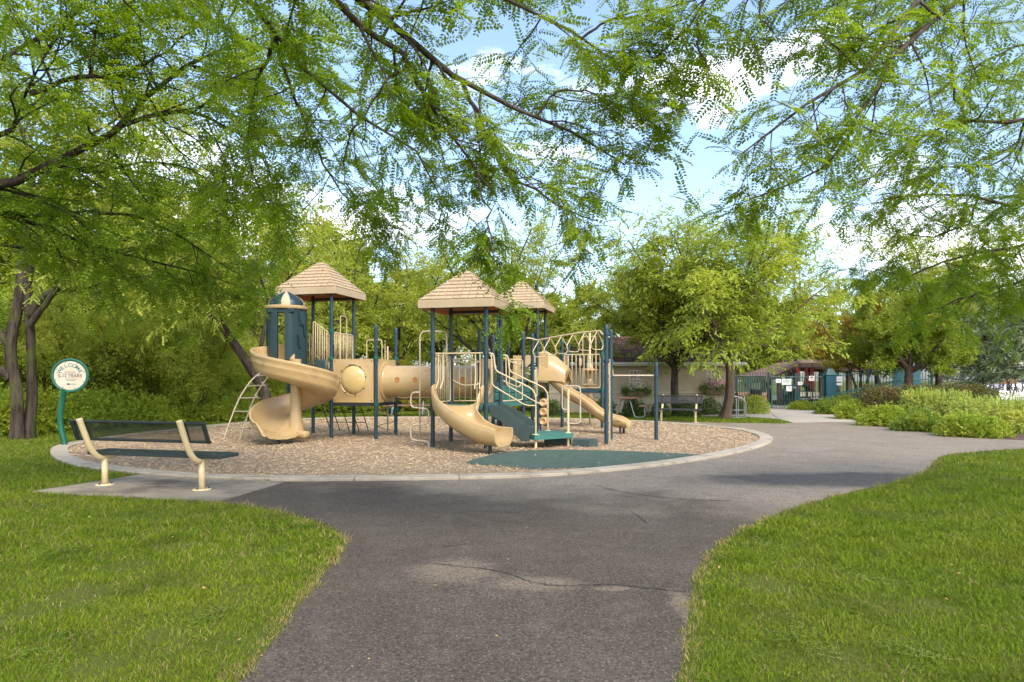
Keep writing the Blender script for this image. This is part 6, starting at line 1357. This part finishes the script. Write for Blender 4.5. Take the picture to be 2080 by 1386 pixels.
# ================================================================== TREES OVERHEAD (trunks just outside the picture)
def L_(*pts): return [W(*p) if len(p) == 3 and p[0] is not None else p for p in pts]
def raw(x, y, z): return np.array((x, y, z), float)
tA = raw(-3.7, 1.3, 2.7)
j1 = W(560, -120, 4.3); j2 = W(940, 170, 5.4); j3 = W(560, 80, 6.0); j4 = W(970, 350, 5.4)
limbs = [([tA, raw(-2.9, 2.6, 3.6), j1, W(713, 0, 4.8), W(816, 60, 5.1), j2, W(1000, 195, 5.5), W(1090, 235, 5.7), W(1190, 285, 5.9), W(1270, 335, 6.0)], .075, .006, .42),
         ([j1, W(690, 12, 4.7), W(790, 90, 5.0), W(830, 130, 5.1), W(870, 210, 5.2), W(925, 290, 5.3), j4, W(1010, 400, 5.5)], .03, .006, .1),
         ([j2, W(985, 260, 5.5), W(1020, 340, 5.6), W(1090, 390, 5.8), W(1140, 420, 5.9), W(1215, 450, 6.0)], .018, .004, .1),
         ([tA, raw(-3.6, 3.2, 3.9), W(400, -100, 5.4), j3, W(640, 160, 6.2), W(730, 230, 6.4), W(810, 280, 6.6), W(880, 340, 6.8), W(905, 420, 6.9)], .06, .006, .40),
         ([tA, raw(-2.2, 2.4, 4.2), W(700, -190, 4.6), W(860, -60, 5.0), W(1000, -15, 5.2), W(1080, 30, 5.4), W(1180, 80, 5.6), W(1270, 140, 5.8)], .06, .006, .45),
         ([j4, W(990, 430, 5.4), W(1000, 490, 5.4), W(1012, 545, 5.4), W(1036, 596, 5.4)], .008, .003, .25, .42),
         ([j3, W(600, 200, 6.5), W(640, 300, 6.8), W(700, 400, 7.0), W(770, 450, 7.1)], .02, .004, .2),
         ([j3, W(520, 180, 6.6), W(500, 280, 6.9), W(520, 370, 7.1), W(560, 440, 7.2)], .02, .004, .15),
         ([W(730, 230, 6.4), W(700, 320, 6.6), W(720, 400, 6.7), W(800, 430, 6.8)], .01, .003, .1),
         ([W(830, 130, 5.1), W(760, 200, 5.2), W(740, 290, 5.3), W(770, 350, 5.4)], .01, .003, .15),
         ([W(1180, 80, 5.6), W(1240, 40, 5.7), W(1330, 40, 5.8), W(1400, 90, 5.9)], .012, .003, .1),
         ([W(1090, 235, 5.7), W(1130, 190, 5.7), W(1200, 190, 5.8), W(1260, 230, 5.9), W(1310, 270, 5.9)], .010, .003, .1)]
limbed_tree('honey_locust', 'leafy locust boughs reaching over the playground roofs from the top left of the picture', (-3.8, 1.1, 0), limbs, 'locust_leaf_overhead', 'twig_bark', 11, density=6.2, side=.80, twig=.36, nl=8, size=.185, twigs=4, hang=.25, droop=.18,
            trunk=[([(-3.8, 1.1, -.1), (-3.85, 1.15, 1.3), tuple(tA)], .17, .11)])

tB = raw(8.4, 4.4, 3.0); k1 = W(2050, -190, 6.2)
limbs = [([tB, raw(7.6, 5.2, 4.2), k1, W(1900, -20, 5.9), W(1800, 60, 5.7), W(1745, 150, 5.6), W(1690, 172, 5.5), W(1620, 230, 5.4), W(1560, 280, 5.3), W(1510, 310, 5.3)], .08, .006, .40),
         ([k1, W(1940, 0, 6.0), W(1810, 120, 5.8), W(1750, 230, 5.7), W(1700, 310, 5.6), W(1620, 365, 5.5), W(1540, 400, 5.5)], .03, .005, .2),
         ([tB, W(2300, 350, 8.0), W(2080, 415, 7.6), W(1990, 400, 7.4), W(1900, 390, 7.2), W(1790, 405, 7.0)], .06, .005, .3),
         ([tB, W(2350, 180, 7.0), W(2080, 250, 6.8), W(1960, 240, 6.7), W(1850, 290, 6.6), W(1780, 350, 6.5)], .06, .005, .3),
         ([raw(8.6, 5.5, 2.9), W(2250, 460, 9.0), W(2080, 500, 8.8), W(1960, 520, 8.6), W(1860, 560, 8.4), W(1770, 545, 8.2)], .05, .005, .3),
         ([W(2250, 460, 9.0), W(2100, 560, 9.0), W(2000, 590, 8.9), W(1920, 620, 8.7), W(1860, 650, 8.6)], .03, .004, .2, .7),
         ([k1, W(1800, -150, 5.5), W(1560, -70, 5.3), W(1440, -10, 5.3), W(1415, 40, 5.3), W(1370, 90, 5.4), W(1300, 150, 5.5), W(1285, 200, 5.5)], .035, .004, .35, .8),
         ([W(1560, -70, 5.3), W(1545, 30, 5.3), W(1570, 80, 5.3), W(1510, 130, 5.3)], .01, .003, .2),
         ([W(1415, 40, 5.3), W(1430, 120, 5.35), W(1440, 180, 5.4), W(1410, 230, 5.4)], .01, .003, .15, .6),
         ([W(1900, -20, 5.9), W(1760, -10, 5.8), W(1660, 30, 5.7), W(1600, 120, 5.6)], .015, .003, .2),
         ([W(1960, 240, 6.7), W(1930, 150, 6.6), W(1960, 60, 6.6), W(2020, -20, 6.6)], .012, .003, .1),
         ([W(2080, 250, 6.8), W(2050, 320, 7.0), W(1960, 340, 7.0), W(1880, 340, 7.0)], .012, .003, .1),
         ([W(1990, 400, 7.4), W(1960, 460, 7.8), W(1880, 480, 7.8), W(1800, 470, 7.7)], .012, .003, .1),
         ([W(2200, 60, 7.5), W(2080, 90, 7.4), W(1990, 130, 7.3), W(1900, 190, 7.2), W(1840, 220, 7.2)], .02, .003, .1),
         ([W(2200, 600, 9.8), W(2080, 580, 9.6), W(2000, 600, 9.4)], .02, .003, .1)]
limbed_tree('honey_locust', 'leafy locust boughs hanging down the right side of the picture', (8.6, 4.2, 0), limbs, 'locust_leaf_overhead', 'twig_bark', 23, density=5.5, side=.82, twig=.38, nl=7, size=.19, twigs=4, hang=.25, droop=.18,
            trunk=[([(8.6, 4.2, -.1), (8.55, 4.3, 1.5), tuple(tB)], .18, .12), ([(8.6, 4.25, 1.6), (8.7, 4.9, 2.4), (8.6, 5.5, 2.9)], .09, .06)])

tC = raw(-9.6, 7.8, 2.4)
limbs = [([tC, W(-250, 420, 7.8), W(0, 375, 7.8), W(100, 335, 7.8), W(230, 265, 7.9), W(300, 195, 8.0), W(380, 130, 8.1), W(460, 92, 8.2), W(570, 50, 8.3)], .10, .008, .28),
         ([W(240, 258, 7.9), W(370, 225, 8.2), W(460, 258, 8.4), W(530, 310, 8.6), W(570, 390, 8.8)], .03, .005, .1),
         ([tC, W(-170, 330, 7.6), W(0, 290, 7.5), W(40, 220, 7.5), W(80, 120, 7.5), W(150, 30, 7.6), W(210, -50, 7.7)], .07, .008, .25),
         ([tC, W(-150, 410, 8.3), W(0, 430, 8.5), W(130, 480, 9.0), W(300, 530, 9.6), W(400, 550, 10.0), W(480, 580, 10.4)], .06, .006, .2),
         ([W(0, 430, 8.5), W(110, 440, 9.0), W(230, 430, 9.3), W(330, 460, 9.6), W(420, 515, 9.8), W(490, 560, 10.0)], .03, .005, .1),
         ([W(60, 190, 7.5), W(150, 160, 7.7), W(250, 150, 7.9), W(330, 110, 8.0), W(430, 30, 8.2)], .03, .005, .1),
         ([W(100, 335, 7.8), W(200, 350, 8.2), W(300, 330, 8.5), W(400, 350, 8.8), W(470, 420, 9.0)], .02, .004, .1),
         ([W(-100, 200, 7.6), W(0, 130, 7.6), W(100, 60, 7.6), W(220, 40, 7.7), W(330, -10, 7.8)], .03, .005, .1),
         ([W(300, 195, 8.0), W(340, 250, 8.2), W(420, 300, 8.4), W(440, 380, 8.6)], .012, .004, .1),
         ([W(380, 130, 8.1), W(470, 160, 8.3), W(560, 150, 8.5), W(640, 110, 8.6)], .012, .004, .1),
         ([W(-120, 520, 9.0), W(0, 500, 9.4), W(120, 520, 9.8), W(240, 560, 10.2), W(320, 590, 10.5)], .025, .004, .15)]
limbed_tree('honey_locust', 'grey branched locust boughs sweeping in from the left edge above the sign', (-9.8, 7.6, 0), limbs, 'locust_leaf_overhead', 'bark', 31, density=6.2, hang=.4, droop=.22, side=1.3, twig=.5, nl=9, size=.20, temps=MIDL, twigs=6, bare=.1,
            trunk=[([(-9.8, 7.6, -.1), (-9.75, 7.65, 1.2), tuple(tC)], .24, .17)])

# the double stemmed tree left of the sign
y = 16.5; base = (*G(45, 893), 0)
tr = [([W(38, 900, y), W(35, 800, y), W(22, 705, y), W(40, 600, y), W(50, 500, y), W(66, 420, y)], .135, .09), ([W(58, 900, y + .15), W(64, 800, y + .15), W(62, 720, y + .15), W(60, 640, y + .1), W(62, 560, y), W(80, 480, y)], .115, .07)]
limbs = [([W(66, 420, y), W(100, 330, y), W(130, 230, y), W(170, 140, y)], .11, .02, .1), ([W(60, 640, y), W(78, 612, y), W(120, 587, y), W(210, 580, y), W(290, 570, y), W(370, 545, y)], .10, .012, .25),
         ([W(24, 770, y), W(-10, 745, y), W(-80, 720, y)], .12, .05, .5), ([W(22, 705, y), W(-20, 650, y), W(-90, 560, y), W(-140, 480, y)], .11, .03, .3), ([W(48, 520, y), W(20, 420, y + .3), W(-15, 330, y + .5), W(-20, 240, y + .6)], .08, .015, .2),
         ([W(80, 480, y), W(130, 420, y), W(200, 360, y), W(270, 290, y)], .08, .012, .15), ([W(62, 660, y), W(105, 600, y - .2), W(160, 530, y - .4), W(240, 490, y - .5), W(350, 470, y - .6)], .08, .01, .2),
         ([W(66, 420, y), W(60, 320, y - .3), W(30, 220, y - .5), W(20, 120, y - .6)], .07, .012, .1), ([W(200, 360, y), W(290, 350, y), W(380, 380, y), W(440, 420, y)], .03, .008, .1), ([W(100, 330, y), W(190, 270, y), W(290, 220, y), W(380, 220, y)], .04, .008, .1)]
limbed_tree('honey_locust', 'mossy double stemmed tree standing just left of the welcome sign', base, limbs, 'locust_leaf', 'mossy_bark', 41, density=5.6, hang=.4, side=1.8, twig=.75, nl=12, size=.25, temps=MIDF, twigs=7, trunk=tr, bare=.1)
# the leaning tree behind the arch ladder
y = 22.0; base = (*G(538, 862), 0)
tr = [([W(540, 864, y), W(538, 800, y), W(515, 755, y), W(480, 705, y), W(450, 660, y), W(405, 628, y)], .19, .09)]
limbs = [([W(405, 628, y), W(350, 600, y), W(290, 560, y), W(240, 500, y)], .07, .01, .1), ([W(450, 660, y), W(440, 590, y), W(410, 510, y), W(400, 430, y)], .06, .01, .15), ([W(525, 775, y), W(530, 700, y), W(545, 620, y), W(520, 540, y), W(510, 460, y)], .08, .01, .3),
         ([W(545, 620, y), W(590, 560, y), W(640, 500, y)], .04, .01, .1), ([W(480, 705, y), W(430, 640, y - .5), W(440, 560, y - .9), W(480, 500, y - 1)], .05, .01, .2), ([W(510, 560, y), W(450, 500, y), W(380, 470, y), W(320, 420, y)], .04, .01, .1), ([W(520, 540, y), W(560, 470, y), W(600, 420, y)], .04, .01, .1)]
limbed_tree('honey_locust', 'dark trunked tree leaning left behind the looped arch ladder', base, limbs, 'locust_leaf', 'bark', 43, density=4.8, hang=.4, side=1.8, twig=.85, nl=13, size=.27, temps=MIDF, twigs=6, trunk=tr)

# ================================================================== TREES BEHIND
def at(px, y, z=0.0): return ((px - CX) * y / F, y, z)
auto_tree('honey_locust', 'broad pale green tree rising behind the spiral slide roof', at(650, 31), 10.2, 4.8, 2.2, 'locust_leaf', 'bark', 51, .2, 8, dens=1.15, size=.235, bushy=1.15)
auto_tree('honey_locust', 'pale green tree filling the gap between the two front roofs', at(800, 34), 9.4, 4.0, 2.2, 'locust_leaf', 'bark', 52, .2, 7, dens=1.15, size=.235, bushy=1.1)
auto_tree('honey_locust', 'dark trunked green tree directly behind the rear roof', at(1024, 29), 8.4, 4.4, 1.7, 'locust_leaf', 'bark', 53, .2, 8, dens=1.25, size=.22, bushy=1.15)
auto_tree('honey_locust', 'forked green tree in front of the pool house behind the far bench', at(1376, 26.9), 7.2, 3.4, 1.9, 'locust_leaf', 'mossy_bark', 54, .17, 11, lean=(-.1, 0), dens=1.2, size=.20, bushy=1.15, elev=(36, 74))
auto_tree('honey_locust', 'tall sunlit yellow green tree beside the bike rack', at(1474, 25.4), 8.3, 4.5, 2.2, 'locust_leaf_sunny', 'reddish_bark', 55, .18, 13, lean=(.12, 0), dens=1.1, size=.22, bushy=1.25, elev=(30, 70))
auto_tree('small_tree', 'small many stemmed tree turning orange behind the fence', at(1748, 34.8), 5.6, 2.3, 1.9, 'autumn_leaf', 'bark', 56, .13, 7, dens=.9, temps=BROAD, size=.12, stems=4)
auto_tree('maple_tree', 'dense dark green maple with a short brown trunk above the teal screen', at(1846, 29.0, .3), 5.8, 2.3, 1.7, 'maple_leaf', 'reddish_bark', 57, .20, 8, dens=1.3, temps=BROAD, size=.12, bushy=1.1)
auto_tree('street_tree', 'straight dark trunked tree on the rise right of the maple', at(1908, 32.0, .75), 8.5, 3.4, 3.2, 'locust_leaf', 'bark', 58, .16, 8, dens=1.2, size=.22, bushy=1.05)
far = auto_tree('background_tree', 'tree in the far row of leafy trees behind the playground', at(900, 44), 10.0, 4.8, 2.4, 'locust_leaf', 'bark', 61, .22, 9, dens=1.2, size=.36, bushy=1.1, group='far row of leafy trees')
far2 = auto_tree('background_tree', 'tree in the far row of leafy trees behind the playground', at(1120, 47), 9.4, 4.4, 1.6, 'maple_leaf', 'bark', 62, .22, 9, dens=1.3, temps=BROAD, size=.20, bushy=1.1, group='far row of leafy trees')
FAR_LABELS = ['far tree rising behind the left end of the pool house', 'far tree rising behind the right end of the pool house', 'far tree behind the pergola roof', 'low far tree between pool house and pergola', 'tall far tree behind the teal pilaster', 'tall far tree behind the maple crown',
              'far tree directly behind the striped slide turret', 'far tree behind the gap left of the middle roof', 'far tree above the left thicket, behind the bench', 'far tree above the thicket, right of the double stemmed trunk', 'far tree at the left edge behind the double stemmed trunk', 'far tree behind the leaning trunk',
              'far tree behind the grey spruce at right', 'farthest tree above the middle of the left thicket', 'farthest tree above the welcome sign', 'farthest tree above the iron fence on the rise', 'farthest tree at the right edge behind the blue spruce', 'farthest tree above the pool house ridge', 'farthest tree behind the rear shingled roof', 'farthest tree behind the tan tunnel']
for i, (px, y, s, rz) in enumerate(((1260, 44, .95, 1), (1430, 46, 1.0, 2), (1600, 50, .82, 3), (1560, 43, .62, 1.3), (1700, 52, 1.0, 4), (1850, 54, 1.0, 5), (560, 42, 1.3, 1.5), (700, 48, 1.2, 2.6), (330, 40, 1.4, 3.3), (120, 38, 1.5, 4.2), (-80, 36, 1.5, .6), (440, 50, 1.2, 5.2), (1990, 58, 1.0, .4), (220, 50, 1.3, 1.9), (20, 48, 1.3, 2.9), (1780, 62, 1.2, 1.0), (2120, 60, 1.2, 2.0), (1340, 56, 1.15, .9), (1000, 58, 1.2, 3.0), (800, 60, 1.2, 4.0))):
    copy_tree((far, far2)[i % 2], at(px, y), rz, s, FAR_LABELS[i])
far['label'] = 'far green tree glimpsed between the two front shingled roofs'; far2['label'] = 'far leafy tree behind the overhead loop ladder'
conifer('spruce', 'tall grey green spruce left of the edge one in the far right background', at(2000, 44, .6), 7.0, 2.6, 'spruce_needle', 71)
conifer('spruce', 'blue grey spruce cut by the right edge of the picture', at(2085, 40, .7), 6.0, 2.4, 'spruce_needle', 72)
auto_tree('background_tree', 'bright green round tree between the two spruces', at(2045, 49, .5), 7.0, 2.9, 1.2, 'maple_leaf', 'bark', 63, .15, 8, dens=1.3, temps=BROAD, size=.16)

# thicket of saplings at the left
s1 = auto_tree('sapling', 'slender leafy sapling in the thicket on the left', at(150, 20.5), 5.0, 1.5, 1.0, 'thicket_leaf', 'bark', 81, .05, 8, dens=.75, temps=BROAD, size=.085, stems=3, group='saplings in the left thicket', flat=.8, elev=(50, 80), jit=.14)
s2 = auto_tree('sapling', 'slender leafy sapling in the thicket on the left', at(300, 23), 4.4, 1.4, .6, 'undergrowth_leaf', 'bark', 82, .045, 9, dens=.75, temps=BROAD, size=.085, stems=4, group='saplings in the left thicket', flat=.8, elev=(50, 82), jit=.14)
s3 = auto_tree('sapling', 'slender leafy sapling in the thicket on the left', at(420, 24), 4.8, 1.3, .8, 'thicket_leaf', 'twig_bark', 83, .04, 9, dens=.5, temps=SLIM, size=.085, stems=5, group='saplings in the left thicket', flat=.9, elev=(55, 85), jit=.14)
for i, (px, y, sc) in enumerate(((20, 21, 1.0), (-60, 19.5, 1.1), (95, 24, .9), (215, 22, .85), (250, 26, 1.0), (340, 25, .8), (385, 22.5, .75), (455, 27, .9), (500, 29, .85), (180, 28, 1.1), (60, 29, 1.1), (310, 29, 1.0), (410, 31, 1.0), (-20, 26, 1.1), (130, 33, 1.2), (240, 34, 1.2), (350, 35, 1.1), (470, 34, .95), (560, 33, .8), (-130, 23, 1.2), (600, 36, .8), (540, 30, .7))):
    copy_tree((s1, s2, s3)[i % 3], at(px, y), i * 1.7, sc)
u1 = shrub('undergrowth_shrub', 'low leafy shrub along the foot of the left thicket', at(90, 18.6), .95, .8, 1.15, 'undergrowth_leaf', 91, 1300, .085, group='shrubs at the foot of the thicket', lump=.3)
for i, (px, y, sc) in enumerate(((5, 17.6, 1.0), (170, 19.6, .9), (235, 20.6, .95), (300, 21.2, .8), (365, 22.4, .9), (430, 23.6, .9), (480, 25.0, .8), (-60, 17.4, 1.2), (60, 20.6, 1.2), (130, 22, 1.2), (270, 23.5, 1.2), (400, 25.5, 1.1), (340, 27, 1.3), (200, 25.5, 1.3), (520, 28.5, 1.1), (590, 30, 1.0))):
    copy_tree(u1, at(px, y), i * 2.1, sc)
# shrubs between the back lawn and the trees
b1 = shrub('background_shrub', 'loose green shrub in the border behind the back lawn', at(700, 31), 1.5, 1.0, 1.7, 'undergrowth_leaf', 93, 1500, .11, group='border shrubs behind the back lawn', lump=.3)
for i, (px, y, sc) in enumerate(((640, 33, 1.2), (760, 33, .9), (880, 34, 1.1), (940, 33, .9), (1000, 35, 1.2), (1080, 34, 1.1), (1140, 33, .9))): copy_tree(b1, at(px, y), i * 1.3, sc)
shrub('background_shrub', 'yellow leaved feathery shrub behind the tan tunnel', at(806, 31), .95, .8, 2.6, 'yellow_bush_leaf', 94, 1200, .12, SLIM, lump=.3)
shrub('background_shrub', 'dull yellow grey shrub just right of the yellow one', at(850, 31.5), .7, .7, 2.2, 'thicket_leaf', 95, 900, .11, SLIM, lump=.3)
shrub('background_shrub', 'bright yellow shrub glimpsed right of the rear tower posts', at(1060, 31), .7, .6, 2.4, 'yellow_bush_leaf', 96, 700, .11, BROAD, lump=.3)

# clipped shrubs along the pool house
bx0 = None
for i, (px, py, w, h, lab) in enumerate(((1228, 848, 46, 40, 'boxwood nearest the play tower along the pool house wall'), (1292, 848, 44, 36, 'boxwood behind the picnic table seat'), (1345, 849, 36, 30, 'boxwood under the left end of the far bench'), (1398, 847, 50, 32, 'boxwood under the right end of the far bench'), (1440, 844, 54, 36, 'dark boxwood between the two tree trunks'), (1492, 843, 44, 34, 'boxwood behind the bike rack'), (1537, 842, 62, 38, 'bright round boxwood at the corner of the walk'), (1120, 846, 40, 34, 'boxwood seen under the wave slide hood'))):
    x, y = G(px, py); k = F / y; shrub('boxwood', 'clipped ' + lab, (x, y + .3, 0), w / k / 2, w / k / 2.2, h / k, 'spirea_leaf' if i == 6 else 'boxwood_leaf', 100 + i, 1500, .045, cat='shrub', group='boxwoods along the pool house', lump=.06, boxy=2.6)
# planting bed
for i, (px, py, w, h, lab) in enumerate(((1640, 833, 66, 20, 'flattest lime shrub, nearest the gate'), (1692, 842, 76, 38, 'lime shrub second from the gate'), (1745, 852, 92, 46, 'lime shrub third from the gate'), (1722, 838, 60, 40, 'lime shrub standing behind the third from the gate'), (1808, 866, 110, 52, 'lime shrub in the middle of the front row'), (1884, 877, 108, 56, 'darker lime shrub left of the largest'), (1990, 889, 128, 66, 'largest lime shrub at the right of the front row'))):
    x, y = G(px, py); k = F / y; shrub('spirea', lab + ' in the planting bed', (x, y + .25, 0), w / k / 2 * .88, w / k / 2.3 * .88, h / k * .74, ('spirea_leaf', 'spirea_dark_leaf', 'spirea_leaf', 'spirea_leaf', 'spirea_leaf', 'spirea_dark_leaf', 'spirea_leaf')[i], 120 + i, int(1900 + h * 28), .06, group='lime green shrubs edging the planting bed', lump=.28)
for i, (px, py, w, h, lab) in enumerate(((1885, 858, 90, 60, 'leftmost tall yellow green perennial clump behind the front shrubs'), (1940, 862, 96, 62, 'tall perennial clump behind the gap of the front shrubs'), (2005, 868, 110, 54, 'tall perennial clump behind the largest front shrub'), (2072, 880, 120, 62, 'tall perennial clump at the right edge of the picture'))):
    x, y = G(px, py); k = F / y; shrub('perennial_clump', lab, (x, y + .3, 0), w / k / 2, w / k / 2.2, h / k, 'perennial_leaf', 140 + i, 2600, .085, SLIM, cat='perennial', group='tall perennials in the planting bed', lump=.12, spikes=110, spike_mat='perennial_leaf', boxy=2.6)
x, y = G(2045, 852); shrub('seed_head_clump', 'clump of dark seed heads in front of the white car', (x, y, 0), 1.3, .6, 1.10, 'perennial_leaf', 150, 1200, .06, SLIM, cat='perennial', lump=.15, spikes=170, spike_mat='dark_seed_head')
for i, (px, w, top, lab) in enumerate(((1792, 84, 778, 'dark brown green clipped hedge block left of the others'), (1862, 76, 776, 'dark brown green hedge block below the maple'), (1930, 76, 777, 'dark brown green hedge block below the straight trunk'), (1985, 52, 779, 'reddish brown hedge block left of the white car'))):
    yy = 24.6; k = F / yy; shrub('hedge', lab, at(px, yy), w / k / 2 * .95, .8, (CAMH + (HY - top) / k) * .93, 'dark_hedge_leaf', 160 + i, 3000, .06, cat='hedge', group='brown green hedge blocks on the slope', lump=.06, boxy=5.0)
shrub('background_shrub', 'rust red shrub low in the far right background', at(2062, 38, .55), 1.3, .7, .75, 'russet_leaf', 170, 1200, .08, lump=.15); shrub('background_shrub', 'yellow green shrub left of the rust red one', at(2030, 38, .5), .55, .5, .65, 'spirea_leaf', 171, 600, .07, lump=.15)
# pale house glimpsed through the thicket
hx, hy = -17.0, 46.0
hs = thing('far_house', 'pale house glimpsed through the left thicket', 'house', (hx, hy, 0)); MB().box((hx, hy + 3, 2.0), (9, 6, 4)).build('wall', 'house_siding', hs)
MB().add([(hx - 4.9, hy - .4, 3.9), (hx + 4.9, hy - .4, 3.9), (hx + 4.9, hy + 6.4, 3.9), (hx - 4.9, hy + 6.4, 3.9), (hx - 4.9, hy + 3, 6.4), (hx + 4.9, hy + 3, 6.4)], [(0, 1, 5, 4), (2, 3, 4, 5), (0, 3, 2, 1)], [(0, 4, 3), (1, 2, 5)]).build('roof', 'brown_roof', hs)
for dx in (-2.6, 0, 2.6):
    w_ = MB().box((hx + dx, hy - .03, 2.2), (1.1, .08, 1.4)).build('window', 'white_trim', hs); MB().box((hx + dx, hy - .06, 2.2), (.9, .06, 1.2)).build('pane', 'window_glass', w_)
